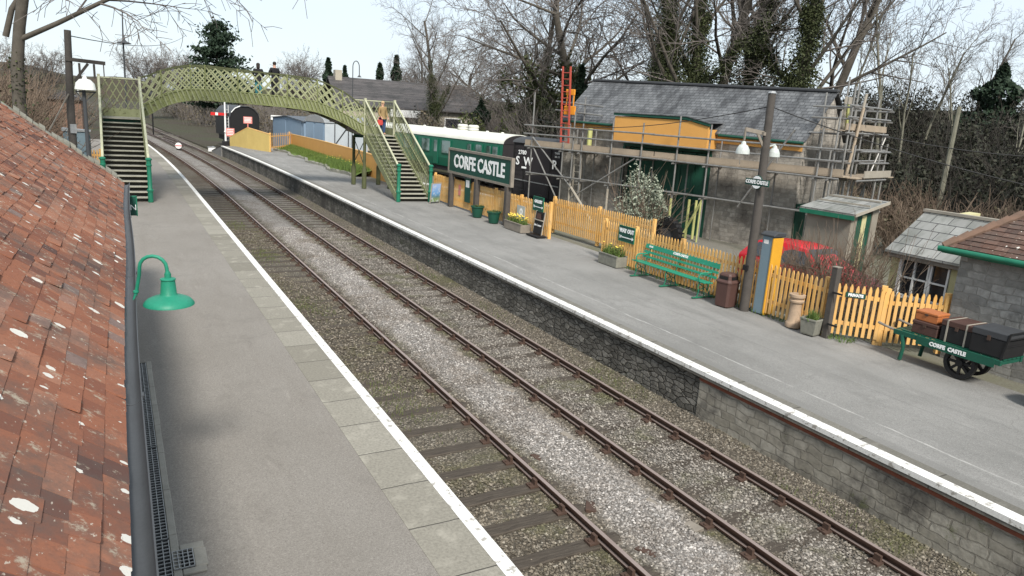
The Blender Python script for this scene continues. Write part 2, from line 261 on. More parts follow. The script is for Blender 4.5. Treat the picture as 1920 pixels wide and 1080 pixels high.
q = t.mix(t.ramp(t.noise(0.12, p, 6), [(0.4, 0.0), (0.62, 1.0)]), (0.055, 0.043, 0.032), (0.05, 0.056, 0.026)); q = t.mix(t.ramp(t.noise(5, p, 6), [(0.4, 0.0), (0.65, 0.7)]), q, (0.05, 0.04, 0.03)); t.bump(t.noise(6, p, 8), 0.8, 0.2); t.col(q, 0.97)
# coping slabs: joints along y
def coping(name, a, b, jl):
    t = NT(name); p = t.pos(); s = t.sep(p); nn = t.noise(0.8, t.comb(0.0, t.math('FLOOR', t.math('DIVIDE', s[1], jl)), 3.0), 0)
    q = t.mix(t.ramp(nn, [(0.35, 0.0), (0.65, 1.0)]), a, b); f = t.noise(28, p, 6, 0.7)
    q = t.mix(t.ramp(f, [(0.4, 0.0), (0.66, 0.6)]), q, sc3(a, 0.6)); q = t.mix(t.ramp(t.noise(3, p, 6), [(0.55, 0.0), (0.7, 0.6)]), q, sc3(b, 1.25))
    fr = t.math('FRACT', t.math('DIVIDE', t.math('ADD', s[1], t.math('MULTIPLY', t.noise(4, p, 3), 0.03)), jl))
    j = t.math('LESS_THAN', fr, 0.018); q = t.mix(j, q, (0.06, 0.055, 0.048))
    t.bump(t.math('SUBTRACT', t.math('MULTIPLY', f, 0.5), j), 0.5, 0.01); return t.col(q, 0.9)
coping('coping_slab', (0.20, 0.185, 0.152), (0.29, 0.272, 0.23), 0.92)
coping('coping_dark', (0.13, 0.122, 0.105), (0.19, 0.18, 0.155), 1.22)
# ballast: colours by strip of the track bed (clean six-foot, oily four-foot), by stone
def gravel(name, attr=False):
    t = NT(name); p = t.pos(); s = t.sep(p)
    if attr: a = t.n('ShaderNodeAttribute', attribute_name='rnd').outputs['Fac']
    else:
        v = t.n('ShaderNodeTexVoronoi', {'Vector': p, 'Scale': 36.0}); a = t.sep(v.outputs['Color'])[0]
    xx = t.math('ADD', s[0], t.math('MULTIPLY', t.math('SUBTRACT', t.noise(1.4, p, 4), 0.5), 0.55))
    x2 = t.math('ADD', xx, t.math('MULTIPLY', t.math('POWER', t.math('MAXIMUM', t.math('SUBTRACT', s[1], 38.0), 0.0), 2.0), 0.0007))
    clean = t.ramp(t.math('DIVIDE', x2, 8.0), [(0.285, 0.0), (0.325, 1.0), (0.425, 1.0), (0.465, 0.0)])
    right = t.ramp(t.math('DIVIDE', x2, 8.0), [(0.50, 0.0), (0.54, 1.0), (0.62, 1.0), (0.68, 0.15)])
    dirty = t.ramp(a, [(0.0, (0.05, 0.042, 0.032)), (0.6, (0.135, 0.115, 0.088)), (0.9, (0.22, 0.19, 0.15)), (1.0, (0.32, 0.29, 0.24))])
    mid = t.ramp(a, [(0.0, (0.085, 0.075, 0.063)), (0.6, (0.18, 0.16, 0.14)), (1.0, (0.38, 0.35, 0.31))])
    cl = t.ramp(a, [(0.0, (0.135, 0.123, 0.112)), (0.5, (0.255, 0.235, 0.217)), (0.85, (0.38, 0.352, 0.328)), (1.0, (0.54, 0.51, 0.48))])
    cl = t.mix(t.ramp(t.noise(0.8, p, 6, 0.7), [(0.45, 0.0), (0.68, 0.7)]), cl, t.mix(0.5, dirty, (0.12, 0.085, 0.06)))
    q = t.mix(clean, t.mix(right, dirty, mid), cl)
    q = t.mix(t.math('MULTIPLY', t.math('SUBTRACT', 1.0, clean), t.ramp(t.noise(0.7, p, 7, 0.7), [(0.51, 0.0), (0.68, 0.75)])), q, (0.088, 0.09, 0.034))
    if not attr:
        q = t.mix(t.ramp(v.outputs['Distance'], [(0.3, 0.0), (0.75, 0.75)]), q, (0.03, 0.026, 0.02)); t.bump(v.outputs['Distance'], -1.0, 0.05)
    return t.col(q, 0.92)
gravel('ballast_bed'); gravel('ballast_stone', True)
t = NT('rail_steel'); p = t.pos(); nrm = t.sep(t.n('ShaderNodeNewGeometry').outputs['Normal'])[2]
q = t.mix(t.ramp(nrm, [(0.75, 0.0), (0.9, 1.0)]), t.mix(t.noise(12, p), (0.075, 0.04, 0.028), (0.045, 0.03, 0.024)), t.mix(t.noise(3, p), (0.30, 0.25, 0.23), (0.22, 0.165, 0.145)))
t.col(q, 0.5, 0.15)
t = NT('sleeper_wood'); p = t.obj(); sv = t.n('ShaderNodeMapping', {'Vector': p, 'Scale': (1.2, 14, 6)}).outputs[0]
q = t.mix(t.ramp(t.noise(2.2, sv, 7, 0.7), [(0.35, 0.0), (0.65, 1.0)]), (0.035, 0.028, 0.022), (0.085, 0.07, 0.055)); t.bump(t.noise(2.2, sv, 7, 0.7), 0.7, 0.015); t.col(q, 0.9)
t = NT('picture_blue'); p = t.obj(); z = t.sep(p)[2]
q = t.ramp(z, [(0.2, (0.20, 0.28, 0.12)), (0.3, (0.10, 0.20, 0.22)), (0.45, (0.12, 0.32, 0.62)), (0.8, (0.30, 0.45, 0.75))]); q = t.mix(t.ramp(t.noise(7, p, 5), [(0.5, 0.0), (0.62, 0.7)]), q, (0.55, 0.6, 0.65)); t.col(q, 0.4)
def G(n): return MATS[n]
# ---------------------------------------------------------------- geometry helpers
class MB:
    def __init__(s): s.v = []; s.f = []; s.mi = []; s.n = 0
    def add(s, v, f, m=0):
        s.v.extend(tuple(p) for p in v); s.f.extend([tuple(i + s.n for i in q) for q in f]); s.mi.extend([m] * len(f)); s.n += len(v); return s
    def box(s, x0, y0, z0, x1, y1, z1, m=0):
        if x0 > x1: x0, x1 = x1, x0
        if y0 > y1: y0, y1 = y1, y0
        if z0 > z1: z0, z1 = z1, z0
        return s.add([(x0,y0,z0),(x1,y0,z0),(x1,y1,z0),(x0,y1,z0),(x0,y0,z1),(x1,y0,z1),(x1,y1,z1),(x0,y1,z1)],
                     [(0,3,2,1),(4,5,6,7),(0,1,5,4),(1,2,6,5),(2,3,7,6),(3,0,4,7)], m)
    def bar(s, p, q, w, h, m=0, up=(0, 0, 1)):
        p = Vector(p); q = Vector(q); d = (q - p).normalized(); u = Vector(up)
        if abs(d.dot(u)) > 0.98: u = Vector((1, 0, 0))
        r = d.cross(u).normalized(); u = r.cross(d); r = r * w / 2; u = u * h / 2
        return s.add([p-r-u, p+r-u, p+r+u, p-r+u, q-r-u, q+r-u, q+r+u, q-r+u], [(0,1,2,3),(7,6,5,4),(4,5,1,0),(5,6,2,1),(6,7,3,2),(7,4,0,3)], m)
    def tube(s, pts, r, n=8, m=0, cap=True):
        pts = [Vector(p) for p in pts]; rs = r if hasattr(r, '__len__') else [r] * len(pts)
        vs, fs = [], []; pr = None
        for i, p in enumerate(pts):
            d = (pts[min(i+1, len(pts)-1)] - pts[max(i-1, 0)]).normalized()
            if pr is None: pr = d.cross(Vector((0, 0, 1)) if abs(d.z) < 0.95 else Vector((1, 0, 0)))
            a = (pr - d * pr.dot(d)).normalized(); pr = a; b = d.cross(a)
            for k in range(n):
                t = 2 * math.pi * k / n; vs.append(p + (a * math.cos(t) + b * math.sin(t)) * rs[i])
        for i in range(len(pts) - 1):
            for k in range(n):
                fs.append((i*n+k, i*n+(k+1) % n, (i+1)*n+(k+1) % n, (i+1)*n+k))
        if cap: fs.append(tuple(range(n-1, -1, -1))); fs.append(tuple((len(pts)-1)*n + k for k in range(n)))
        return s.add(vs, fs, m)
    def lathe(s, prof, o=(0, 0, 0), n=20, m=0, sx=1, sy=1):
        vs, fs = [], []
        for (r, z) in prof:
            for k in range(n):
                t = 2 * math.pi * k / n; vs.append((o[0] + sx * r * math.cos(t), o[1] + sy * r * math.sin(t), o[2] + z))
        for i in range(len(prof) - 1):
            for k in range(n): fs.append((i*n+k, i*n+(k+1) % n, (i+1)*n+(k+1) % n, (i+1)*n+k))
        fs.append(tuple(range(n-1, -1, -1))); fs.append(tuple((len(prof)-1)*n + k for k in range(n)))
        return s.add(vs, fs, m)
    def prism(s, poly, ext, m=0):
        e = Vector(ext); n = len(poly); a = [Vector(p) for p in poly]
        return s.add(a + [p + e for p in a], [tuple(range(n-1, -1, -1)), tuple(range(n, 2*n))] + [(i, (i+1) % n, n+(i+1) % n, n+i) for i in range(n)], m)
    def loft(s, rings, m=0, cap=True, closed=True):
        n = len(rings[0]); vs = [p for r in rings for p in r]; fs = []
        for i in range(len(rings)-1):
            for k in range(n if closed else n-1): fs.append((i*n+k, i*n+(k+1) % n, (i+1)*n+(k+1) % n, (i+1)*n+k))
        if cap and closed: fs.append(tuple(range(n-1, -1, -1))); fs.append(tuple((len(rings)-1)*n+k for k in range(n)))
        return s.add(vs, fs, m)
    def text(s, body, size, o, right, up, depth=0.006, sx=1.0, bold=0.0, m=0):
        c = bpy.data.curves.new('txt', 'FONT'); c.body = body; c.size = size; c.align_x = 'CENTER'; c.align_y = 'CENTER'; c.extrude = depth; c.offset = bold; c.resolution_u = 2
        ob = bpy.data.objects.new('txt', c); col.objects.link(ob); me = ob.to_mesh()
        Rv = Vector(right).normalized(); U = Vector(up).normalized(); N = Rv.cross(U); O = Vector(o)
        s.add([O + Rv * (v.co.x * sx) + U * v.co.y + N * v.co.z for v in me.vertices], [tuple(p.vertices) for p in me.polygons], m)
        ob.to_mesh_clear(); bpy.data.objects.remove(ob); bpy.data.curves.remove(c); return s
    def build(s, name, mat, parent=None, smooth=False, bevel=0.0, label=None):
        me = bpy.data.meshes.new(name); me.from_pydata(s.v, [], s.f)
        ms = mat if isinstance(mat, (list, tuple)) else [mat]
        for q in ms: me.materials.append(MATS[q])
        if len(ms) > 1: me.polygons.foreach_set('material_index', s.mi)
        if smooth: me.shade_smooth()
        if smooth == 'auto': me.set_sharp_from_angle(angle=R(40))
        bm = bmesh.new(); bm.from_mesh(me); bmesh.ops.recalc_face_normals(bm, faces=bm.faces); bm.to_mesh(me); bm.free()
        o = bpy.data.objects.new(name, me); col.objects.link(o)
        if bevel:
            b = o.modifiers.new('bevel', 'BEVEL'); b.width = bevel; b.segments = 1; b.limit_method = 'ANGLE'; b.angle_limit = R(50)
        if parent: o.parent = parent
        if label: o['label'] = label
        return o
def tag(o, label, cat, group=None, kind=None):
    o['label'] = label; o['category'] = cat
    if group: o['group'] = group
    if kind: o['kind'] = kind
    return o
def struct(o): o['kind'] = 'structure'; return o
def thing(name, label, cat, loc=(0, 0, 0), rz=0.0, group=None):
    o = bpy.data.objects.new(name, None); o.empty_display_size = 0.2; col.objects.link(o); o.location = loc; o.rotation_euler = (0, 0, rz)
    return tag(o, label, cat, group)
KIDS = {}
def copy_thing(src, loc, rz, label, scale=1.0, group=None):
    r = src.copy(); col.objects.link(r); r.location = loc; r.rotation_euler = (0, 0, rz); r.scale = (scale,) * 3; r['label'] = label
    if group: r['group'] = group
    for c in src.children:
        d = c.copy(); col.objects.link(d); d.parent = r
        for g in c.children:
            e = g.copy(); col.objects.link(e); e.parent = d
    return r
def np_mesh(name, V, F, mat, parent=None, rnd=None, smooth=False):
    V = np.asarray(V, dtype=np.float32); F = np.asarray(F, dtype=np.int32); k = F.shape[1]
    me = bpy.data.meshes.new(name); me.vertices.add(len(V)); me.vertices.foreach_set('co', V.ravel())
    me.loops.add(F.size); me.loops.foreach_set('vertex_index', F.ravel()); me.polygons.add(len(F))
    me.polygons.foreach_set('loop_start', np.arange(0, F.size, k, dtype=np.int32))
    if rnd is not None:
        a = me.attributes.new('rnd', 'FLOAT', 'FACE'); a.data.foreach_set('value', np.asarray(rnd, dtype=np.float32))
    me.update(calc_edges=True); me.validate()
    if smooth: me.shade_smooth()
    else: me.shade_flat()
    for q in (mat if isinstance(mat, (list, tuple)) else [mat]): me.materials.append(MATS[q])
    o = bpy.data.objects.new(name, me); col.objects.link(o)
    if parent: o.parent = parent
    return o
def cx(y):
    u = min(max(y - 38.0, 0.0), 40.0); return -0.0007 * u * u - (max(y - 78.0, 0.0)) * 0.056
def sweep(prof, ys, closed=False, m=None, cap=False):
    """profile of (x, z) swept along the gently curving track"""
    b = MB(); b.loft([[(x + cx(y), y, z) for x, z in prof] for y in ys], cap=cap, closed=closed); return b
def frange(a, b, st): return [a + (b - a) * i / max(1, round((b - a) / st)) for i in range(max(1, round((b - a) / st)) + 1)]
rng = np.random.default_rng(7)

# ---------------------------------------------------------------- ground
def hill(x, y):
    s = lambda a, b, v: (lambda t: t * t * (3 - 2 * t))(min(max((v - a) / (b - a), 0.0), 1.0))
    base = -0.22 if x > 8 else -0.15
    trk = s(74, 82, y)
    inside = 1.0 if -0.3 < x - cx(y) < 6.35 else 0.0
    z = -1.25 if inside else base + (-0.85 - base) * trk * (1 - s(24, 32, x)) * (1 - s(2, 9, -3 - x))
    if y < 74 and 16.5 < x < 24 and y > 31: z = min(z, -0.75)
    z += s(30, 75, x - 0.05 * y) * 8.0 * (1 - 0.6 * s(60, 140, y)) + s(9, 30, -x) * 3.0
    return z
xs = sorted(set([-900, -400, -200, -120, -80, -60] + list(range(-45, -3, 3)) + [-3, -1.5, -0.31, -0.29, 2, 4, 6.3, 6.4, 8, 10, 12, 14, 16.4, 16.6, 20, 23.9, 24.1] + list(range(26, 80, 3)) + [90, 110, 140, 200, 320, 500, 900]))
ys = sorted(set([-300, -100, -40, -15, -5] + [0.0] + list(range(3, 130, 3)) + [30.9, 31.1, 73, 75, 77] + list(range(140, 260, 15)) + [300, 400, 600, 1000, 2000]))
V = [(x + (cx(y) if -1 < x < 7 else 0), y, hill(x + (cx(y) if -1 < x < 7 else 0), y)) for y in ys for x in xs]; nx = len(xs)
F = [(j*nx+i, j*nx+i+1, (j+1)*nx+i+1, (j+1)*nx+i) for j in range(len(ys)-1) for i in range(nx-1)]
struct(np_mesh('ground', V, F, 'earth'))
Y1, Y2 = -8.0, 74.5
YS = frange(Y1, 34, 2.0) + frange(34, Y2, 1.0)[1:]
# yard behind the far platform
struct(np_mesh('yard', [(11.0, 4, -0.15), (11.0, 60, -0.15), (30, 60, -0.15), (30, 4, -0.15), (16.4, 31, -0.15), (16.4, 60, -0.15), (30, 31, -0.15)], [(0, 3, 6, 4), (0, 4, 5, 1)], 'yard'))
# platforms: body, surface, coping, white edge line, retaining wall
struct(sweep([(-9.0, -0.02), (-0.72, -0.004)], YS).build('platform_pavement', 'asphalt_brown'))
struct(sweep([(-0.75, -0.10), (-0.75, 0.0), (-0.002, 0.0), (-0.002, -0.10)], YS).build('platform_kerb', 'coping_slab'))
struct(sweep([(-0.16, 0.004), (0.0, 0.004), (0.006, -0.012), (0.006, -0.07)], YS).build('platform_edge_line', 'platform_white'))
struct(sweep([(-0.06, -1.25), (-0.06, -0.09)], YS).build('platform_wall', 'dark_stone'))
YE = frange(Y1, 34, 2.0) + frange(34, 71.0, 1.0)[1:]
struct(sweep([(6.35, -0.004), (11.2, -0.03)], YE).build('platform_pavement', 'asphalt_grey'))
struct(sweep([(6.03, -0.13), (6.03, 0.0), (6.42, 0.0), (6.42, -0.1)], YE).build('platform_kerb', 'coping_dark'))
struct(sweep([(6.022, -0.075), (6.022, 0.004), (6.23, 0.004)], YE).build('platform_edge_line', 'platform_white'))
b = MB(); b.loft([[(6.1 + cx(y), y, -1.25), (6.1 + cx(y), y, -0.12)] for y in frange(9.3, 34, 2) + frange(34, 71, 1)[1:]], closed=False); struct(b.build('platform_wall', 'dark_stone'))
b = MB(); b.loft([[(6.085 + cx(y), y, -1.25), (6.085 + cx(y), y, -0.21)] for y in (Y1, 0, 9.3)], closed=False); struct(b.build('platform_wall', 'pale_stone'))
b = MB(); b.box(6.07, Y1, -0.21, 6.5, 9.3, -0.125)
struct(b.build('platform_brick_course', 'brick_red'))
# far platform ramp
b = MB(); b.loft([[(6.02 + cx(y), y, -1.2), (6.02 + cx(y), y, z), (9.4 + cx(y), y, z), (9.4 + cx(y), y, -1.2)] for y, z in ((71.0, 0.0), (76.5, -0.85))]); struct(b.build('platform_ramp', 'asphalt_grey'))
b = MB(); b.loft([[(x + cx(y), y, z) for x in (5.98, 6.22)] for y, z in ((71.0, 0.006), (76.0, -0.76))], closed=False); struct(b.build('platform_edge_line', 'platform_white'))
b = MB(); b.loft([[(-9, y, -1.2), (-9, y, z), (0 + cx(y), y, z), (0 + cx(y), y, -1.2)] for y, z in ((74.5, 0.0), (80, -0.85))]); struct(b.build('platform_ramp', 'asphalt_brown'))

# ---------------------------------------------------------------- track bed, rails, sleepers, stones
RX = (0.57, 2.07, 3.83, 5.33)
def bury(x, y):
    k = np.where((x > 0.0) & (x < 1.95), np.where(y > 8.5, 0.055, 0.012), np.where((x > 3.9) & (x < 5.25), 0.012, 0.0)); return k * (0.5 + 0.5 * np.sin(y * 0.63 + x * 1.1) * np.cos(y * 0.21 + 1.0))
YT = frange(-4, 36, 0.4) + frange(36, 190, 3.0)[1:]
prof = [(-0.2, -1.11), (0.3, -1.09), (0.8, -1.09), (1.3, -1.085), (1.85, -1.09), (2.3, -1.07), (2.6, -1.01), (2.95, -0.985), (3.3, -1.01), (3.6, -1.07), (4.0, -1.09), (4.6, -1.065), (5.1, -1.09), (5.6, -1.05), (6.0, -0.97), (6.15, -0.93)]
bed = []
for y in YT: bed.append([(x + cx(y), y, z + 0.02 * (rng.random() - 0.5)) for x, z in [(x, z + (0.028 * (0.5 + 0.5 * math.sin(y * 0.55 + x)) * (1 if y > 9 else 0.2) if 0.2 < x < 1.9 else 0)) for x, z in prof]])
b = MB(); b.loft(bed, closed=False); o = struct(b.build('ballast_ground', 'ballast_bed', smooth=True))
rp_ = [(-0.035, -0.012), (-0.03, 0.0), (0.03, 0.0), (0.035, -0.012), (0.033, -0.045), (0.01, -0.055), (0.01, -0.10), (0.035, -0.115), (0.035, -0.145), (-0.035, -0.145), (-0.035, -0.115), (-0.01, -0.10), (-0.01, -0.055), (-0.033, -0.045)]
def sleeper_mesh(seed):
    rs = random.Random(seed); b = MB(); h = 0.125; L = 1.3
    ring = lambda x, dz, wy: [(x, -wy, -0.13), (x, wy, -0.13), (x, wy, dz - 0.012), (x, wy - 0.018, dz), (x, -wy + 0.018, dz), (x, -wy, dz - 0.012)]
    b.loft([ring(-L + 2 * L * i / 10, rs.uniform(-0.012, 0.004), h + rs.uniform(-0.008, 0.006)) for i in range(11)]); return b
chair = MB()
for sx in (0.0,):
    chair.box(sx - 0.17, -0.075, 0, sx + 0.17, 0.075, 0.03); chair.box(sx - 0.085, -0.05, 0.03, sx - 0.04, 0.05, 0.115); chair.box(sx + 0.04, -0.05, 0.03, sx + 0.085, 0.05, 0.115)
    for k in (-0.135, 0.135): chair.lathe([(0.018, 0.03), (0.02, 0.05), (0.008, 0.056)], (sx + k, 0.0, 0), 6)
for name, ra, rb, lab, off, vis in (('near', 0, 1, 'track beside the brown tarmac platform, with rusty rails and dark oily sleepers', 0.35, 1), ('far', 2, 3, 'track beside the stone platform wall, with bright worn rails on half buried sleepers', 0.1, 0)):
    tr = thing('railway_track', lab, 'railway track', (0, 0, 0), 0, 'tracks between the platforms')
    for k in (ra, rb):
        b = MB(); b.loft([[(x + RX[k] + cx(y), y, z - 0.9) for x, z in rp_] for y in YT]); b.build('rail', 'rail_steel', tr)
    meshes = [sleeper_mesh(s_ + ra) for s_ in range(4)]; protos = []
    mid = (RX[ra] + RX[rb]) / 2; rest = MB(); cnt = 0; y = 3.2 + off
    while y < 150:
        a = -math.atan((cx(y + 1) - cx(y - 1)) / 2)
        zt = -1.045 if vis else -1.062
        if cnt < 96:
            q = rng.integers(4)
            if len(protos) < 4:
                o = meshes[cnt % 4].build('sleeper', 'sleeper_wood', tr); c = chair.build('rail_chair', 'rust', o); c2 = c.copy(); col.objects.link(c2); c2.parent = o; protos.append((o, c))
            else:
                o = protos[q][0].copy(); col.objects.link(o); o.parent = tr; c = protos[q][1].copy(); col.objects.link(c); c.parent = o; c2 = c.copy(); col.objects.link(c2); c2.parent = o
            o.location = (mid + cx(y) + rng.normal(0, 0.015), y, zt); o.rotation_euler = (0, 0, a + rng.normal(0, 0.008)); c.location = (-0.75, 0, 0); c2.location = (0.75, 0, 0)
        else: rest.box(mid + cx(y) - 1.3, y - 0.125, zt - 0.12, mid + cx(y) + 1.3, y + 0.125, zt)
        y += 0.80 + rng.normal(0, 0.015); cnt += 1
    rest.build('sleeper_row', 'sleeper_wood', tr)['kind'] = 'stuff'
# siding beyond the platform end and crossover rails
b = MB()
for (xa, ya), (xb, yb), (xc, yc) in (((2.1, 100), (3.4, 90), (4.3, 78)), ((6.5, 77), (4.0, 100), (0.2, 140)), ((8.0, 77), (5.5, 100), (1.7, 140)), ((0.6, 105), (2.0, 95), (3.1, 84))):
    b.loft([[(x + px, py, z - 0.88) for x, z in rp_] for px, py in [((1-t)**2*xa+2*t*(1-t)*xb+t*t*xc, (1-t)**2*ya+2*t*(1-t)*yb+t*t*yc) for t in [i/8 for i in range(9)]]])
tag(b.build('siding_rails', 'rail_steel'), 'rusty crossover and siding rails curving away beyond the platform ramp', 'railway track')
# loose stones
N = 85000
def stones(N, ylo, yhi, pw, smin, smax):
    yy = ylo + (yhi - ylo) * rng.random(N) ** pw; xx = rng.uniform(-0.15, 6.1, N)
    zz = np.interp(xx, [p[0] for p in prof], [p[1] for p in prof]); zz = zz + bury(xx, yy); sz = rng.uniform(smin, smax, N)
    base = np.array([(1,0,0),(-1,0,0),(0,1,0),(0,-1,0),(0,0,1),(0,0,-1)], float)
    ff = np.array([(0,2,4),(2,1,4),(1,3,4),(3,0,4),(2,0,5),(1,2,5),(3,1,5),(0,3,5)])
    v = base[None] * rng.uniform(0.6, 1.25, (N, 6, 1)) + rng.normal(0, 0.18, (N, 6, 3)); v[:, :, 2] *= 0.75
    a = rng.uniform(0, 6.28, N); c, s = np.cos(a)[:, None], np.sin(a)[:, None]
    v = np.stack([v[:, :, 0]*c - v[:, :, 1]*s, v[:, :, 0]*s + v[:, :, 1]*c, v[:, :, 2]], 2) * sz[:, None, None]
    v += np.stack([xx, yy, zz + sz * 0.25], 1)[:, None, :]
    return v.reshape(-1, 3), (ff[None] + (np.arange(N) * 6)[:, None, None]).reshape(-1, 3), np.repeat(rng.random(N), 8)
V, F, rr = stones(N, 3.6, 32, 1.5, 0.014, 0.029)
m_ = np.ones(len(rr), bool)
o = np_mesh('ballast_gravel', V, F, 'ballast_stone', rnd=rr); o['kind'] = 'stuff'
# ---------------------------------------------------------------- footbridge
fb = thing('footbridge', 'arched green lattice iron footbridge over both tracks with two flights of stairs', 'footbridge')
BX = [-1.95, -1.25, -0.3, 0.7, 2.2, 4.5, 6.0, 7.25, 7.9, 8.5]
ZB = [3.2, 3.73, 4.09, 4.16, 4.14, 4.06, 3.92, 3.48, 3.16, 2.78]
ZT = [5.0, 5.39, 5.70, 5.78, 5.71, 5.64, 5.55, 5.10, 4.73, 4.2]
def curve_pts(n=60):
    xs_ = np.linspace(BX[0], BX[-1], n); k = np.ones(5) / 5
    f = lambda a: np.convolve(np.pad(np.interp(xs_, BX, a), 2, mode='edge'), k, 'valid')
    return xs_, f(ZB), f(ZT)
cxs, czb, czt = curve_pts()
def lattice(b, P, s0, s1, h, sp, w=0.042, th=0.014, seg=3, m=0, double=True):
    """P(s, t) -> point; diagonals both ways from t=0 to t=1, running h along s"""
    for sgn in (1, -1):
        k = s0 - h
        while k < s1 + h:
            pts = []
            for i in range(seg + 1):
                t = i / seg; sv = k + (h * t if sgn > 0 else h * (1 - t)); pts.append((sv, t))
            for (sa, ta), (sb, tb) in zip(pts, pts[1:]):
                lo, hi = min(sa, sb), max(sa, sb)
                if hi <= s0 + 1e-4 or lo >= s1 - 1e-4: continue
                def cl(sv): return min(max(sv, s0), s1)
                def at(sv): return ta + (tb - ta) * (sv - sa) / (sb - sa)
                ca, cb_ = cl(sa), cl(sb)
                p, q = P(ca, at(ca)), P(cb_, at(cb_)); nrm = P.nrm
                off = Vector(nrm) * (0.009 * sgn); b.bar(Vector(p) + off, Vector(q) + off, th, w, m, up=(Vector(q) - Vector(p)).cross(Vector(nrm)))
            k += sp
class PF:
    def __init__(s, f, nrm): s.f = f; s.nrm = nrm
    def __call__(s, a, t): return s.f(a, t)
def span(y, side):
    f = lambda x, t: (x, y, (lambda zb, zt: zb + 0.5 + (zt - 0.04 - zb - 0.5) * t)(np.interp(x, cxs, czb), np.interp(x, cxs, czt)))
    b = MB(); lattice(b, PF(f, (0, 1, 0)), BX[0], BX[-1], 0.95, 0.40, 0.062); b.build('lattice_panel', 'bridge_lattice', fb)
    b = MB()    # plated girder with raking ribs, top rail and flanges
    b.loft([[(x, y - 0.012, zb), (x, y + 0.012, zb), (x, y + 0.012, zb + 0.5), (x, y - 0.012, zb + 0.5)] for x, zb in zip(cxs, czb)])
    for zc, hw, hh in ((0.0, 0.07, 0.03), (0.5, 0.045, 0.02)):
        b.loft([[(x, y - hw, zb + zc - hh), (x, y + hw, zb + zc - hh), (x, y + hw, zb + zc + hh), (x, y - hw, zb + zc + hh)] for x, zb in zip(cxs, czb)])
    b.build('girder', 'bridge_paint', fb); b = MB()
    for i in range(52):
        x = BX[0] + 0.1 + i * 0.2; zb = np.interp(x, cxs, czb)
        b.bar((x + 0.08, y + side * 0.04, zb + 0.02), (x - 0.10, y + side * 0.04, zb + 0.49), 0.07, 0.075, up=(0, 1, 0))
    b.build('girder_lattice', 'bridge_pale', fb)
    b = MB(); b.loft([[(x, y - 0.045, zt - 0.07), (x, y + 0.045, zt - 0.07), (x, y + 0.045, zt), (x, y - 0.045, zt)] for x, zt in zip(cxs, czt)]); b.build('top_rail', 'bridge_dark', fb)
    for x in (-1.2, 0.06, 0.7, 2.16, 4.5, 6.0, 7.3):
        zb, zt = np.interp(x, cxs, czb), np.interp(x, cxs, czt); b = MB()
        b.box(x - 0.03, y + side * 0.05, zb, x + 0.03, y + side * 0.02, zt + 0.01); b.box(x - 0.012, y + side * 0.09, zb, x + 0.012, y + side * 0.02, zt - 0.05); b.build('stiffener', 'bridge_paint', fb)
NY, FY = 38.2, 40.2
span(NY, -1); span(FY, 1)
b = MB(); b.loft([[(x, NY, zb + 0.28), (x, FY, zb + 0.28), (x, FY, zb + 0.34), (x, NY, zb + 0.34)] for x, zb in zip(cxs, czb)])
b.build('deck', 'tread_timber', fb)
for x in (-1.0, 0.1, 1.3, 2.5, 3.7, 4.9, 6.1, 7.2, 8.1):
    b = MB(); zb = np.interp(x, cxs, czb); b.box(x - 0.06, NY + 0.02, zb - 0.08, x + 0.06, FY - 0.02, zb + 0.26); b.build('cross_beam', 'weathered_timber', fb)
def flat_panel(p0, p1, zb, zt, nrm, h=0.5, plate=0.38):
    """straight lattice panel between two plan points at heights zb(s), zt(s)"""
    p0, p1 = Vector(p0), Vector(p1); L = (p1 - p0).length; d = (p1 - p0) / L
    z0, z1 = zb; t0, t1 = zt
    def f(s_, t):
        u = s_ / L; lo = z0 + (z1 - z0) * u + plate; hi = t0 + (t1 - t0) * u - 0.03; p = p0 + d * s_; return (p.x, p.y, lo + (hi - lo) * t)
    b = MB(); lattice(b, PF(f, nrm), 0, L, 0.74 if abs(z1 - z0) < 0.3 else h, 0.30 if abs(z1 - z0) < 0.3 else 0.21, seg=1); o = b.build('lattice_panel', 'bridge_pale', fb)
    b = MB()
    if plate > 0.05: b.prism([(p0.x, p0.y, z0), (p1.x, p1.y, z1), (p1.x, p1.y, z1 + plate), (p0.x, p0.y, z0 + plate)], Vector(nrm) * 0.02); b.build('kick_plate', 'bridge_pale', fb)
    b = MB(); b.bar((p0.x, p0.y, t0), (p1.x, p1.y, t1), 0.085, 0.06); b.build('handrail', 'bridge_cream', fb)
def newel(x, y, z=0.0, top=1.8):
    b = MB(); pr = [(0.10, 0), (0.10, 0.42), (0.125, 0.44), (0.13, 0.5), (0.105, 0.53), (0.085, 0.56), (0.082, top - 0.36), (0.105, top - 0.34), (0.11, top - 0.28), (0.09, top - 0.26), (0.09, top - 0.12), (0.12, top - 0.1), (0.12, top - 0.05), (0.06, top)]
    b.lathe(pr, (x, y, z), 16); b.build('newel_post', 'rail_green', fb, smooth='auto')
YB = 32.75
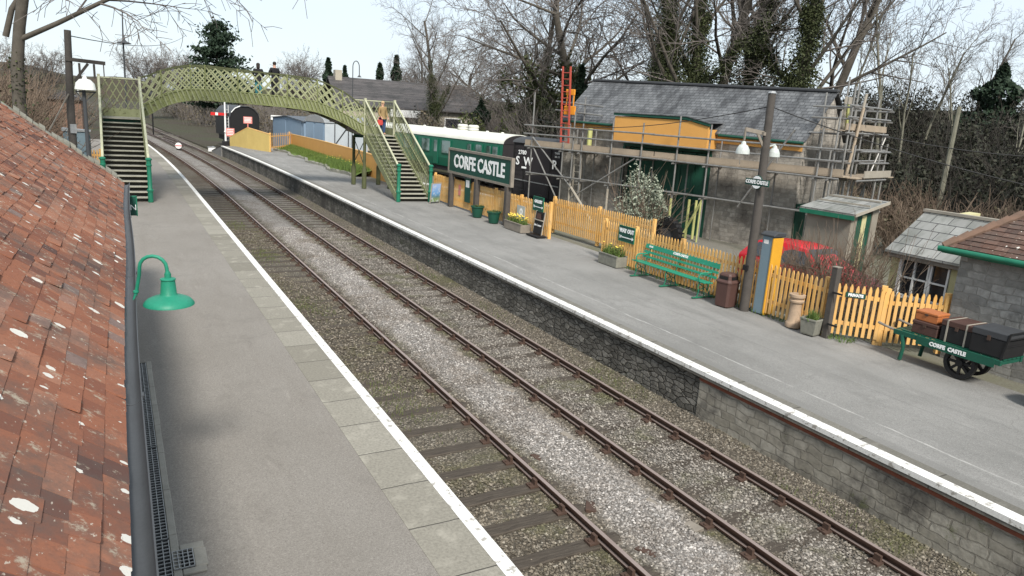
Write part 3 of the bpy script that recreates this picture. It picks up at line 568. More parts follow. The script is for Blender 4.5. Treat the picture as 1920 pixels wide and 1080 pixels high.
for xa, xb, zl in ((8.52, 10.15, 2.88), (-3.72, -2.10, 3.14)):
    n = 17
    for i in range(n):
        t = (i + 0.6) / n; y = YB + 0.1 + (NY - YB) * i / n; z = zl * (i + 1) / n
        b = MB(); b.box(xa + 0.03, y, z - 0.045, xb - 0.03, y + 0.27, z); b.build('tread', 'tread_pale', fb); b = MB(); b.box(xa + 0.03, y + 0.2, z - 0.2, xb - 0.03, y + 0.215, z - 0.06); b.build('gap_shade_plate', 'tread_gap_shade', fb)  # open stairs: added dark plate behind each tread stands in for shade
    for x in (xa, xb):
        b = MB(); b.prism([(x - 0.025, YB, -0.02), (x - 0.025, YB + 0.25, -0.02), (x - 0.025, NY, zl - 0.28), (x - 0.025, NY, zl + 0.12), (x - 0.025, YB, 0.22)], (0.05, 0, 0)); b.build('stringer', 'bridge_pale', fb)
        flat_panel((x, YB + 0.05, 0), (x, NY, 0), (0.22, zl + 0.12), (1.66, zl + 1.78), (1, 0, 0), 0.5, 0.0)
        b = MB(); b.bar((x, YB, 0.95), (x, NY, zl + 1.02), 0.05, 0.05); b.build('mid_rail', 'bridge_pale', fb)
        newel(x, YB - 0.02)
        b = MB(); b.box(x - 0.06, NY - 0.06, zl - 0.3, x + 0.06, NY + 0.06, zl + 1.88); b.build('landing_post', 'bridge_cream', fb)
        for y in (NY, FY):
            b = MB(); b.lathe([(0.13, 0), (0.13, 1.0), (0.09, 1.1), (0.085, 1.2), (0.085, zl - 0.15)], (x - (0.18 if x > 9 else -0.0), y, 0), 10); b.build('column', 'bridge_dark' if x > 0 else 'bridge_pale', fb, smooth='auto')
    b = MB(); b.box(xa, NY, zl - 0.07, xb, FY + 0.05, zl); b.build('landing', 'tread_timber', fb)
    for y in (NY + 0.02, FY - 0.02): b = MB(); b.box(xa, y - 0.05, zl - 0.26, xb, y + 0.05, zl - 0.075); b.build('landing_beam', 'dark_green', fb)
    b = MB(); b.bar((xa, NY, 1.2), (xa, FY, zl - 0.3), 0.03, 0.03); b.bar((xa, FY, 1.2), (xa, NY, zl - 0.3), 0.03, 0.03); b.build('cross_brace', 'dark_green', fb)
    flat_panel((xa, FY, 0), (xb, FY, 0), (zl, zl), (zl + 1.78, zl + 1.78), (0, 1, 0))
    xo = xb if xa > 0 else xa
    flat_panel((xo, NY, 0), (xo, FY, 0), (zl, zl), (zl + 1.78, zl + 1.78), (1, 0, 0))
# ---------------------------------------------------------------- people
def person(label, loc, rz, h, cloth, legs, hair, long_hair=False, bag=None, arms='rail'):
    P = thing('person', label, 'person', loc, rz); k = h / 1.75
    def skinmesh(name, verts, edges, rad, mat, root=0, sub=1):
        me = bpy.data.meshes.new(name); me.from_pydata([tuple(c * k for c in v) for v in verts], edges, [])
        o = bpy.data.objects.new(name, me); col.objects.link(o); s_ = o.modifiers.new('skin', 'SKIN'); s_.use_smooth_shade = True
        for i, r in enumerate(rad):
            sv = me.skin_vertices[0].data[i]; rr_ = r if hasattr(r, '__len__') else (r, r); sv.radius = (rr_[0] * k, rr_[1] * k); sv.use_root = (i == root)
        u = o.modifiers.new('sub', 'SUBSURF'); u.levels = sub; u.render_levels = sub
        dg = bpy.context.evaluated_depsgraph_get(); m2 = bpy.data.meshes.new_from_object(o.evaluated_get(dg)); m2.name = name
        bpy.data.objects.remove(o); m2.materials.clear(); m2.materials.append(MATS[mat]); m2.shade_smooth()
        q = bpy.data.objects.new(name, m2); col.objects.link(q); q.parent = P; return q
    # forward is -y; standing
    if arms == 'rail': E_, W_ = (0.27, -0.06, 1.14), (0.17, -0.30, 1.12)
    else: E_, W_ = (0.25, 0.02, 1.13), (0.22, -0.16, 0.92)
    V = [(0,0,0.95),(0,0.0,1.12),(0,0.01,1.32),(0,0.02,1.45),(0,0.01,1.53),(0,-0.005,1.62),(0,0.0,1.70)]; E = [(0,1),(1,2),(2,3),(3,4),(4,5),(5,6)]
    Rr = [(0.15,0.11),(0.135,0.10),(0.165,0.115),(0.10,0.08),(0.055,0.055),(0.078,0.095),(0.065,0.075)]
    for sg in (1, -1):
        i = len(V); V += [(sg*0.18,0.02,1.41),(sg*E_[0],E_[1],E_[2]),(sg*W_[0],W_[1],W_[2])]; E += [(2,i),(i,i+1),(i+1,i+2)]; Rr += [0.062,0.045,0.032]
        wv = Vector(V[-1]); dv = (wv - Vector(V[-2])).normalized(); j = len(V); V.append(tuple(wv + dv*0.07)); E.append((j-1, j)); Rr.append((0.036,0.018))
        for q in range(5):
            o1 = Vector((sg*(-0.03 + 0.018*q), 0, 0)) if q < 4 else Vector((-sg*0.05, 0, 0.01)); l_ = (0.035, 0.042, 0.038, 0.03, 0.02)[q]
            a = len(V); V += [tuple(wv + dv*(0.085 if q < 4 else 0.05) + o1), tuple(wv + dv*(0.085 + l_) + o1*1.15 + Vector((0,0,-0.012)))]; E += [(j, a), (a, a+1)]; Rr += [0.010, 0.008]
        i = len(V); V += [(sg*0.09,0,0.86),(sg*0.10,-0.01,0.48),(sg*0.10,0.02,0.09),(sg*0.11,-0.12,0.04)]; E += [(0,i),(i,i+1),(i+1,i+2),(i+2,i+3)]; Rr += [0.092,0.06,0.045,0.04]
    body = skinmesh('body', V, E, Rr, 'skin', 0, 1)
    b = MB()    # face: brow, nose, mouth, ears
    b.lathe([(0.002,-0.03),(0.014,-0.022),(0.006,0.012)], (0,-0.093*k,1.635*k), 8)
    for sg in (1,-1): b.lathe([(0.004,-0.03),(0.016,-0.01),(0.018,0.015),(0.004,0.03)], (sg*0.079*k,0.005,1.64*k), 8, sx=0.5); b.lathe([(0.002,-0.007),(0.011,0),(0.002,0.007)], (sg*0.03*k,-0.084*k,1.655*k), 8)
    b.box(-0.022*k,-0.09*k,1.583*k,0.022*k,-0.078*k,1.59*k); b.build('face', 'skin', P, smooth=True)
    J = [(0,0,0.84),(0,0,0.98),(0,0.0,1.14),(0,0.01,1.33),(0,0.02,1.46)]; JE = [(0,1),(1,2),(2,3),(3,4)]; JR = [(0.19,0.145),(0.18,0.135),(0.165,0.13),(0.19,0.14),(0.095,0.085)]
    for sg in (1,-1):
        i = len(J); J += [(sg*0.185,0.02,1.415),(sg*E_[0],E_[1],E_[2]),(sg*(W_[0]+0.004),W_[1]+0.02,W_[2]+0.004)]; JE += [(3,i),(i,i+1),(i+1,i+2)]; JR += [0.082,0.064,0.05]
    skinmesh('jacket', J, JE, JR, cloth, 1, 1)
    T = [(0,0,0.93)]; TE = []; TR = [(0.165,0.125)]
    for sg in (1,-1):
        i = len(T); T += [(sg*0.09,0,0.82),(sg*0.10,-0.01,0.48),(sg*0.10,0.015,0.08)]; TE += [(0,i),(i,i+1),(i+1,i+2)]; TR += [0.105,0.078,0.068]
    skinmesh('trousers', T, TE, TR, legs, 0, 1)
    b = MB(); b.lathe([(0.085,-0.02),(0.094,0.03),(0.085,0.08),(0.05,0.115),(0.01,0.125)], (0,0.018*k,1.65*k), 14, sy=1.1)
    if long_hair: b.lathe([(0.055,-0.20),(0.085,-0.12),(0.09,0.0),(0.07,0.05)], (0,0.05*k,1.66*k), 12, sy=0.75)
    b.build('hair', hair, P, smooth=True)
    if bag:
        B = MB(); B.loft([[(x, y, z) for x, y in ((-w_, -0.06), (w_, -0.06), (w_, 0.06), (-w_, 0.06))] for w_, z in ((0.10, 0.0), (0.15, 0.06), (0.14, 0.24), (0.10, 0.28))]); B.tube([(-0.09,0,0.27),(-0.07,0,0.40),(0.07,0,0.40),(0.09,0,0.27)], 0.012, 6)
        o = B.build('handbag', bag, None, bevel=0.01); o.location = Vector(loc) + Vector((-0.22 if arms else 0.2, -0.20, 0.52)); tag(o, 'red handbag held by the person at the top of the stairs', 'handbag')
    return P
person('person in a tan coat and jeans standing at the top of the bridge stairs', (9.62, 38.55, 2.88), R(20), 1.78, 'coat_tan', 'jeans', 'hair_fair', True, 'bag_red', 'down')
person('person in a dark top and teal trousers crossing the footbridge', (3.3, 39.25, 4.44), R(170), 1.66, 'coat_black', 'coat_teal', 'hair_dark', True)
person('person in black clothes, taller, at the middle of the footbridge', (4.1, 39.3, 4.41), R(200), 1.83, 'coat_black', 'coat_black', 'hair_dark')
# ---------------------------------------------------------------- left building with the tiled roof
bd = thing('station_building', 'station building on the near platform under a worn red clay tile roof', 'building', (-3.3, 0, 0))
PIT = math.tan(R(36.5)); E0Z, YV = 2.50, 17.35
def ex(y): return -3.35 + 0.0125 * (y - 3.0) + 0.012 * math.sin(y * 0.8)
def roof_pt(sl, y):   # sl metres up the slope from the eave
    ca, sa = math.cos(R(36.5)), math.sin(R(36.5)); bell = 0.05 * max(0, 1 - sl / 0.7) ** 2
    sag = 0.05 * math.sin((y - 1.0) * 0.42) * min(1, sl)
    return (ex(y) - sl * ca + 3.3, y, E0Z + sl * sa - bell * 0.3 - 0.02 * sag)
tv, tf, tr_ = [], [], []
TW, GA = 0.19, 0.132
for r in range(0, 35):
    y = -3.5 + (0.5 * TW if r % 2 else 0) + rng.normal(0, 0.006)
    while y < YV - 0.02:
        wd = TW - 0.004; y1 = min(y + wd, YV + 0.02)
        lift = abs(rng.normal(0, 0.0025)); sk = rng.normal(0, 0.003); dz0 = 0.009 + lift; drop = rng.normal(0, 0.0025)
        if rng.random() < 0.13: dz0 += rng.uniform(0.006, 0.022)
        if r and rng.random() < 0.01: drop -= 0.02
        a = roof_pt(r * GA - 0.02 + drop, y); c = roof_pt(r * GA + GA * 1.25, y); th = 0.010
        tw_ = rng.normal(0, 0.001)
        P = [(a[0], y + sk, a[2] + dz0 - th), (a[0], y1 + sk, a[2] + dz0 - th + tw_), (c[0], y1, c[2] + 0.004 - th), (c[0], y, c[2] + 0.004 - th)]
        n0 = len(tv); tv += P + [(p[0] + th * 0.595, p[1], p[2] + th * 0.8) for p in P]
        tf += [tuple(n0 + i for i in q) for q in ((0,3,2,1),(4,5,6,7),(0,1,5,4),(1,2,6,5),(2,3,7,6),(3,0,4,7))]; tr_ += [min(max(rng.normal(0.5 + 0.16 * math.sin(y * 1.3 + r * 0.31), 0.2), 0), 1)] * 6
        y += TW
o = np_mesh('roof_tiles', tv, tf, 'red_tile', bd, rnd=tr_)
b = MB()   # sarking deck, mortared verge and ridge
pa, pb = roof_pt(0.05, 0), roof_pt(4.6, 0)
b.prism([(pa[0], -3.6, pa[2] - 0.03), (pb[0], -3.6, pb[2] - 0.03), (pb[0], -3.6, pb[2] - 0.10), (pa[0], -3.6, pa[2] - 0.10)], (0, YV + 3.55, 0)); b.build('roof_deck', 'weathered_timber', bd)
b = MB()
for i in range(36):
    sl = 0.02 + i * 0.125; p = roof_pt(sl, YV); q = roof_pt(sl + 0.12, YV); s_ = rng.uniform(0.01, 0.10); ww = rng.uniform(0.07, 0.2); yo = rng.normal(0, 0.02)
    b.loft([[(x + dx, YV - 0.02 + yo + dy * ww, z + dz_) for dx, dy, dz_ in ((0,-0.6,-0.05),(0,0.7,-0.08),(0.01,0.75,s_*0.5),(0.01,-0.1,s_+0.03),(0.01,-0.6,s_*0.6))] for x, _, z in (p, q)])
b.build('verge_mortar', 'planter_stone', bd)
b = MB(); b.box(-0.95, -3.6, -0.1, -0.28, YV - 0.25, 2.52); b.box(-6.2, YV - 0.6, -0.1, -0.28, YV - 0.25, 2.5); b.prism([(-0.28, YV - 0.6, 2.5), (-6.2, YV - 0.6, 2.5), (-3.9, YV - 0.6, 5.1)], (0, 0.34, 0)); b.build('wall', 'house_stone', bd)
# half-round gutter of joined lengths, bowed a little, with brackets
def gx(y): return ex(y) + 3.3 + 0.052
def gz(y): return 2.478
go = None
for y0, y1 in ((-3.5, 1.4), (1.4, 4.9), (4.9, 8.6), (8.6, 12.6), (12.6, YV + 0.08)):
    prof_ = [(0.058 * math.cos(a), 0.058 * math.sin(a)) for a in [math.pi + math.pi * i / 10 for i in range(11)]] + [(0.066 * math.cos(a), 0.066 * math.sin(a)) for a in [2 * math.pi - math.pi * i / 10 for i in range(11)]]
    b = MB(); b.loft([[(x + gx(y), y, z + gz(y)) for x, z in prof_] for y in frange(y0 + 0.004, y1 - 0.004, 0.5)])
    for k in range(2):
        yj = y0 + (0.0 if k else 0.04); 
    b.loft([[(x * 1.14 + gx(y), y, z * 1.14 + gz(y)) for x, z in prof_] for y in (y0 + 0.005, y0 + 0.07)]); g = b.build('gutter', 'gutter_grey', bd, smooth='auto')
b = MB(); b.box(-0.075, -3.5, 2.36, -0.06, YV, 2.46); b.build('fascia', 'dark_green', bd)
b = MB(); b.tube([(0.0, YV - 0.3, 2.45), (-0.15, YV - 0.3, 2.2), (-0.2, YV - 0.3, 2.0), (-0.2, YV - 0.3, 0.05)], 0.04, 10); b.build('downpipe', 'gutter_grey', bd, smooth='auto')
# swan-neck lamp
wl = thing('wall_lamp', 'green swan-neck lamp with an enamel shade leaning out over the near platform', 'lamp', (-3.28, 7.6, 2.4))
o_ = Vector((-3.28, 7.6, 2.4))
pts = [Vector((-0.3, 0, -0.06)), Vector((-0.02, 0, -0.05)), Vector((0.07, -0.02, -0.02))]
pts += [Vector((0.10, -0.03, 0.10)), Vector((0.135, -0.05, 0.28))] + [Vector((0.255 - 0.115 * math.cos(a), -0.09 - 0.04 * (1 - math.cos(a)) , 0.36 + 0.115 * math.sin(a))) for a in [math.pi * i / 8 for i in range(9)]] + [Vector((0.375, -0.175, 0.28))]
b = MB(); b.tube(pts, 0.017, 10); b.build('neck', 'shade_green', wl, smooth='auto')
so_ = pts[-1]
b = MB(); b.lathe([(0.03, 0.03), (0.03, -0.01), (0.068, -0.02), (0.07, -0.03), (0.062, -0.035), (0.073, -0.17), (0.085, -0.185), (0.14, -0.20), (0.195, -0.225), (0.225, -0.26), (0.228, -0.275), (0.215, -0.272), (0.18, -0.24), (0.09, -0.21), (0.05, -0.19)], so_, 36); b.build('shade', 'shade_green', wl, smooth='auto')
b = MB(); b.lathe([(0.02, -0.19), (0.03, -0.21), (0.035, -0.235), (0.02, -0.262), (0.004, -0.266)], so_, 14); b.build('bulb', 'lamp_white', wl, smooth=True)
b = MB(); b.box(-0.31, -0.05, -0.16, -0.285, 0.05, 0.04); b.bar((-0.29, 0, -0.14), (-0.05, 0, -0.06), 0.015, 0.02); b.tube([(-0.03, 0.03, -0.05), (-0.03, -0.03, -0.05)], 0.028, 10); b.build('wall_bracket', 'gutter_grey', wl)
b = MB(); b.lathe([(0.024, 0.0), (0.027, 0.012), (0.024, 0.024)], pts[3], 10); b.lathe([(0.024, 0.0), (0.028, 0.02), (0.02, 0.05)], so_, 12); b.build('collar', 'shade_green', wl, smooth='auto')
# drain gratings by the wall
dg_ = thing('drain_grating', 'long narrow steel drain grating beside the wall of the near platform', 'grating', (-3.27, 6.0, 0.0))
for y0, y1 in ((-0.4, 1.18), (1.22, 3.38), (3.42, 5.0), (5.04, 6.7)):
    b = MB(); 
    for x in (0.0, 0.058, 0.116, 0.174, 0.232): b.box(x - 0.004, y0, 0.001, x + 0.004, y1, 0.016)
    y = y0
    while y <= y1: b.box(0, y - 0.004, 0.002, 0.232, y + 0.004, 0.014); y += 0.062
    b.build('grate_panel', 'galvanised', dg_)
b = MB(); b.box(-0.1, -0.6, 0.0005, 0.235, 6.75, 0.0015); b.build('drain_pit', 'rubber', dg_)
b = MB(); y = -0.6
while y < 6.7:
    l_ = rng.uniform(0.7, 1.1); b.box(0.24, y, -0.01, 0.31 + rng.uniform(-0.005, 0.012), min(y + l_ - 0.008, 6.75), 0.018); y += l_
b.build('kerb_edge', 'concrete', dg_, bevel=0.006)
sg_ = thing('drain_gully', 'square drain gully grate set in a concrete surround', 'grating', (-3.02, 6.62, 0))
b = MB(); 
for x in range(5): b.box(x * 0.045 - 0.004, 0, 0.021, x * 0.045 + 0.004, 0.30, 0.036)
for y in range(6): b.box(0, y * 0.06 - 0.004, 0.023, 0.18, y * 0.06 + 0.004, 0.034)
b.build('grate_panel', 'galvanised', sg_)
b = MB(); b.box(0.0, 0.0, 0.006, 0.18, 0.30, 0.010); b.build('drain_pit', 'rubber', sg_)
b = MB(); b.box(0.07, -0.09, -0.01, 0.28, -0.003, 0.02); b.box(0.185, 0.0, -0.01, 0.30, 0.30, 0.021); b.box(0.07, 0.305, -0.01, 0.29, 0.42, 0.02); b.build('surround', 'concrete', sg_, bevel=0.008)
s2_ = thing('hanging_sign', 'small green sign sticking out past the end of the tiled roof', 'sign', (-3.02, 16.2, 2.14))
b = MB(); b.box(-0.12, -0.02, -0.19, 0.07, 0.02, 0.19); b.build('board', 'sign_green', s2_, bevel=0.005)
b = MB(); b.box(0.055, -0.025, -0.2, 0.075, 0.025, 0.2); b.box(-0.12, -0.025, 0.185, 0.075, 0.025, 0.205); b.build('frame', 'rail_green', s2_)
b = MB(); b.text('N', 0.16, (0.0, -0.022, -0.03), (1, 0, 0), (0, 0, 1)); b.build('lettering', 'letter_white', s2_)
# ---------------------------------------------------------------- picket fences
def fence(name, label, p0, p1, h=1.3, posts=None, group='ochre picket fences along the far platform', both=False, post_top=0.05, mat='ochre_paint', face=-1, z0=(0, 0), sp=0.124, skip=(), rails_out=True, lowgap=0.06):
    a, c = Vector((*p0, 0)), Vector((*p1, 0)); L = (c - a).length; rz = math.atan2(c.y - a.y, c.x - a.x)
    t = thing(name, label, 'fence' if name != 'picket_gate' else 'gate', (p0[0], p0[1], z0[0]), rz, group)
    dz = z0[1] - z0[0]; b = MB(); n = int(L / sp); pw = 0.068
    for i in range(n + 1):
        x = i * (L / max(n, 1)); h_ = h + rng.normal(0, 0.008); zb = dz * x / L + lowgap; lean = rng.normal(0, 0.004)
        b.prism([(x - pw/2, face*0.02, zb), (x + pw/2, face*0.02, zb), (x + pw/2 + lean, face*0.02, zb + h_ - 0.075 - lowgap), (x + 0.012 + lean, face*0.02, zb + h_ - lowgap), (x - 0.012 + lean, face*0.02, zb + h_ - lowgap), (x - pw/2 + lean, face*0.02, zb + h_ - 0.075 - lowgap)], (0, face*0.02, 0))
    b.build('picket_panel', mat, t)
    for zz in (0.32, h - 0.3):
        b = MB(); b.prism([(0, face*0.018, zz), (L, face*0.018, zz + dz), (L, face*0.018, zz + 0.085 + dz), (0, face*0.018, zz + 0.085)], (0, -face*0.05, 0)); b.build('rail', mat, t)
    for x in (posts if posts is not None else frange(0.0, L, 2.4)):
        b = MB(); zz = dz * x / L; b.box(x - 0.055, -face*0.04 - 0.05, zz - 0.1, x + 0.055, -face*0.04 + 0.05, zz + h + post_top); b.build('post', mat, t)
    return t
# the face towards the track is -x; running from far to near the local +y axis points to +x, so the front is local -y
fence('picket_fence', 'long ochre picket fence running behind the big station name board', (10.72, 33.6), (10.72, 22.5))
fence('picket_fence', 'ochre picket fence set back in front of the scaffolding', (11.95, 24.2), (12.15, 18.3), 1.3)
fence('picket_fence', 'ochre picket fence with the way out sign behind the green bench', (10.52, 18.75), (10.52, 12.55), 1.27, [0.0, 1.6, 3.7, 6.1])
fence('picket_fence', 'short ochre picket fence between the grey cabinet and the brown gate post', (10.52, 12.35), (10.5, 10.12), 1.27, [2.1])
fence('picket_gate', 'ochre picket gate carrying the PRIVATE sign, hung on the brown post', (10.56, 9.98), (11.12, 9.30), 1.25, [0.9], sp=0.125, lowgap=0.10)
fence('picket_fence', 'ochre picket fence from the gate back to the corner of the stone building', (11.16, 9.26), (12.3, 8.48), 1.2, [0.05, 1.3])
gp = thing('gate_post', 'brown weathered timber gate post between the fence and the private gate', 'post', (10.47, 10.04, 0))
b = MB(); b.box(-0.075, -0.075, -0.1, 0.075, 0.075, 1.58); b.build('shaft', 'brown_post', gp, bevel=0.01)
b = MB(); b.box(-0.082, -0.082, 1.581, 0.082, 0.082, 1.60); b.build('cap', 'weathered_timber', gp)
for z in (1.02, 0.30): b = MB(); b.box(-0.1, -0.30, z, -0.077, -0.05, z + 0.04); b.build('hinge', 'black_paint', gp)
b = MB(); 
# far cream panels with their sloping tops
def panel(label, pts, mat):
    t = thing('boarded_fence', label, 'fence', (pts[0][0], pts[0][1], 0), 0, 'solid cream fence panels at the far end of the platform')
    o = Vector((pts[0][0], pts[0][1], 0)); b = MB()
    for (x0, y0, z0), (x1, y1, z1) in zip(pts, pts[1:]):
        d = Vector((x1-x0, y1-y0, 0)).normalized(); nrm = Vector((d.y, -d.x, 0)) * 0.06
        b.prism([Vector((x0, y0, -0.15)) - o, Vector((x1, y1, -0.15)) - o, Vector((x1, y1, z1)) - o, Vector((x0, y0, z0)) - o], nrm)
    b.build('panel', mat, t)
    b = MB()
    for (x0, y0, z0), (x1, y1, z1) in zip(pts, pts[1:]): b.bar(Vector((x0, y0, z0 + 0.03)) - o, Vector((x1, y1, z1 + 0.03)) - o, 0.14, 0.06)
    b.build('capping', 'ochre_paint', t); return t
panel('cream boarded fence panel with a peaked top at the far platform end', [(6.25, 72.4, 0.72), (7.25, 68.6, 1.78), (8.45, 65.0, 1.45)], 'cream_panel')
panel('long orange boarded fence dropping behind the grass bank and bridge columns', [(11.2, 69.5, 1.35), (11.15, 58.0, 1.42), (11.1, 47.0, 1.38), (11.0, 42.5, 1.3), (11.0, 37.5, 1.2)], 'orange_boarding')
fence('picket_fence', 'small ochre picket gate panel standing on the grass between the cream and orange boards', (8.55, 65.1), (11.1, 69.3), 1.55, [0.0, 4.7], face=-1, sp=0.42, lowgap=0.2)
# grass bank with daffodils
b = MB(); b.loft([[(9.7 + 0.25*math.sin(y), y, 0.0), (10.2, y, 0.22), (11.1, y, 0.42)] for y in frange(44.5, 69, 1.5)], closed=False); struct(b.build('grass_bank', 'grass', smooth=True))
b = MB(); b.loft([[(x0 + 9.62 + 0.25*math.sin(y), y, zz) for x0, zz in ((-0.13, -0.05), (-0.11, h_), (0.1, h_), (0.13, -0.05))] for y, h_ in [(y, rng.uniform(0.07, 0.2)) for y in frange(45, 68, 0.3)]])
tag(b.build('stone_edging', 'planter_stone', bevel=0.02), 'low rough stone edging along the front of the grass bank', 'edging')
def leaf_quads(C, N, size, rs, flat=0.0):
    """small two-triangle leaves at points C (n,3)"""
    n = len(C); d = rs.normal(0, 1, (n, 3)); d[:, 2] *= (1 - flat); d /= np.linalg.norm(d, axis=1)[:, None]
    e = np.cross(d, rs.normal(0, 1, (n, 3))); e /= np.linalg.norm(e, axis=1)[:, None]
    s_ = (size * rs.uniform(0.6, 1.3, n))[:, None]
    V = np.stack([C - d*s_, C + e*s_*0.55, C + d*s_, C - e*s_*0.55], 1).reshape(-1, 3)
    return V, np.arange(n*4).reshape(-1, 4)
def blades(C, hgt, rs, wid=0.012):
    n = len(C); a = rs.uniform(0, 6.28, n); l_ = rs.normal(0, 0.3, (n, 2)); h = hgt * rs.uniform(0.6, 1.2, n)
    wx = np.stack([np.cos(a)*wid, np.sin(a)*wid, 0*a], 1); tip = C + np.stack([l_[:, 0]*h, l_[:, 1]*h, h], 1)
    V = np.stack([C - wx, C + wx, tip], 1).reshape(-1, 3); return V, np.arange(n*3).reshape(-1, 3)
n = 9000; C = np.stack([rng.uniform(9.8, 11.1, n), rng.uniform(44.8, 69, n), np.zeros(n)], 1); C[:, 2] = np.interp(C[:, 0], [9.7, 10.2, 11.1], [0, 0.22, 0.42])
V, F = blades(C, 0.16, rng, 0.02); o = np_mesh('grass', V, F, 'grass'); tag(o, 'short green grass on the bank before the orange boards', 'grass', kind='stuff')
def flower_clump(name, label, loc, rx, ry, hgt, nb, nf, group=None, fm='daffodil', parent=None, z=0):
    t = thing(name, label, 'plant', loc, 0, group)
    C = np.stack([rng.normal(0, rx*0.5, nb), rng.normal(0, ry*0.5, nb), np.full(nb, z)], 1); V, F = blades(C, hgt, rng, 0.014); np_mesh('foliage', V, F, 'flower_leaf', t)
    if nf:
        b = MB()
        for _ in range(nf):
            x, y, zz = rng.normal(0, rx*0.5), rng.normal(0, ry*0.5), z + hgt*rng.uniform(0.7, 1.15)
            b.lathe([(0.002, -0.012), (0.035, 0.0), (0.018, 0.012), (0.014, 0.03), (0.003, 0.03)], (x, y, zz), 6)
        b.build('blossom', fm, t)
    return t
for i, (x, y, s_) in enumerate(((10.5, 47.5, 1.2), (10.4, 49.5, 1.0), (10.6, 51.3, 1.1), (10.5, 45.8, 1.0), (10.7, 53.5, 0.8))):
    flower_clump('daffodil_clump', ('tall leafy daffodil clump on the bank beside the bridge columns', 'daffodil clump second from the bridge columns on the bank', 'daffodil clump third from the bridge columns on the bank', 'daffodil clump nearest the bridge columns at the foot of the boards', 'small daffodil clump farthest along the grass bank')[i], (x, y, 0.2), 0.8*s_, 0.9*s_, 0.5*s_, 520, 4, 'daffodils on the grass bank')
# ---------------------------------------------------------------- big station name board
ns = thing('station_sign', 'large dark green station name board reading CORFE CASTLE on three timber posts', 'sign', (10.58, 28.4, 0))
b = MB(); b.box(-0.04, -3.05, 1.66, 0.04, 3.05, 2.62); b.build('board', 'sign_green', ns)
b = MB(); b.box(-0.07, -3.15, 2.62, 0.07, 3.15, 2.72); b.box(-0.07, -3.15, 1.56, 0.07, 3.15, 1.66); b.box(-0.07, -3.15, 1.661, 0.07, -3.05, 2.619); b.box(-0.07, 3.05, 1.661, 0.07, 3.15, 2.619); b.build('frame', 'weathered_timber', ns)
for y in (-2.85, 0.0, 2.75):
    b = MB(); b.box(-0.10 - 0.03, y - 0.11, -0.1, 0.11 - 0.03, y + 0.11, 1.56); b.build('post', 'brown_post', ns, bevel=0.01)
b = MB(); b.text('CORFE CASTLE', 0.80, (-0.043, 0.0, 2.13), (0, -1, 0), (0, 0, 1), 0.008, 0.93, 0.022); b.build('lettering', 'letter_white', ns)
def plate_sign(label, loc, rz, w_, h_, lines, mat='sign_green', frame='rail_green', tm='letter_white', arrow=0, name='sign', group=None, cat='sign', fw=0.018, extra=None):
    """flat sign facing local -x, reading along local -y"""
    t = thing(name, label, cat, loc, rz, group)
    b = MB(); b.box(0.0, -w_/2, -h_/2, 0.02, w_/2, h_/2); b.build('board', mat, t)
    if frame:
        b = MB(); b.box(-0.008, -w_/2 - fw, h_/2, 0.024, w_/2 + fw, h_/2 + fw); b.box(-0.008, -w_/2 - fw, -h_/2 - fw, 0.024, w_/2 + fw, -h_/2)
        b.box(-0.008, -w_/2 - fw, -h_/2 + 0.001, 0.024, -w_/2, h_/2 - 0.001); b.box(-0.008, w_/2, -h_/2 + 0.001, 0.024, w_/2 + fw, h_/2 - 0.001); b.build('frame', frame, t)
    b = MB()
    for tx, sz, dy, dz, sx in lines: b.text(tx, sz, (-0.004, dy, dz), (0, -1, 0), (0, 0, 1), 0.003, sx, 0.006 * sz / 0.1)
    if arrow:
        zz = -h_ * 0.24; l_ = w_ * 0.38
        b.box(-0.006, -l_, zz - 0.014, -0.001, l_, zz + 0.014)
        for q in (-l_*arrow, ): b.prism([(-0.006, q - 0.10*arrow, zz), (-0.006, q, zz + 0.05), (-0.006, q, zz - 0.05)], (0.005, 0, 0))
        for k in (0.0, 0.07): b.prism([(-0.006, l_*arrow - k*arrow, zz), (-0.006, l_*arrow - k*arrow + 0.05*arrow, zz + 0.045), (-0.006, l_*arrow - k*arrow + 0.075*arrow, zz + 0.045), (-0.006, l_*arrow - k*arrow + 0.03*arrow, zz), (-0.006, l_*arrow - k*arrow + 0.075*arrow, zz - 0.045), (-0.006, l_*arrow - k*arrow + 0.05*arrow, zz - 0.045)], (0.005, 0, 0))
    if lines or arrow: b.build('lettering', tm, t)
    return t
plate_sign('green WAY OUT sign with a white arrow, fixed to the pickets left of the bench', (10.455, 17.5, 1.02), 0, 0.74, 0.46, [('WAY OUT', 0.165, 0, 0.09, 0.92)], arrow=1)
plate_sign('green GALLERY sign with a white arrow on the fence above the black display stand', (10.655, 23.25, 1.18), 0, 0.72, 0.50, [('GALLERY', 0.15, 0, 0.08, 0.92)], arrow=1)
plate_sign('small dark green PRIVATE sign on the gate', (10.742, 9.672, 1.02), R(39.5), 0.40, 0.11, [('PRIVATE', 0.085, 0, 0.0, 0.95)], frame=None)
plate_sign('grey notice with a white round emblem low on the pickets above the yellow flowers', (10.655, 24.55, 0.62), 0, 0.62, 0.62, [('O', 0.36, -0.02, 0.05, 0.8)], 'notice_grey', None)
plate_sign('tall notice case with a pale sheet in its upper half, behind the big name board', (10.6, 29.45, 0.95), 0, 0.5, 1.05, [], 'sign_green', 'dark_green')
b = MB(); b.box(10.594, 29.27, 1.08, 10.599, 29.63, 1.40); tag(b.build('paper_notice', 'white_paint'), 'pale paper notice pinned inside the notice case', 'notice')
for zc, lab in ((0.98, 'pink paper notice, upper one on the pickets between the two board posts'), (0.72, 'pink paper notice, lower one on the pickets between the two board posts')):
    b = MB(); b.box(10.663, 30.32, zc - 0.11, 10.668, 30.56, zc + 0.11); tag(b.build('paper_notice', 'notice_pink'), lab, 'notice', 'pink notices on the fence')
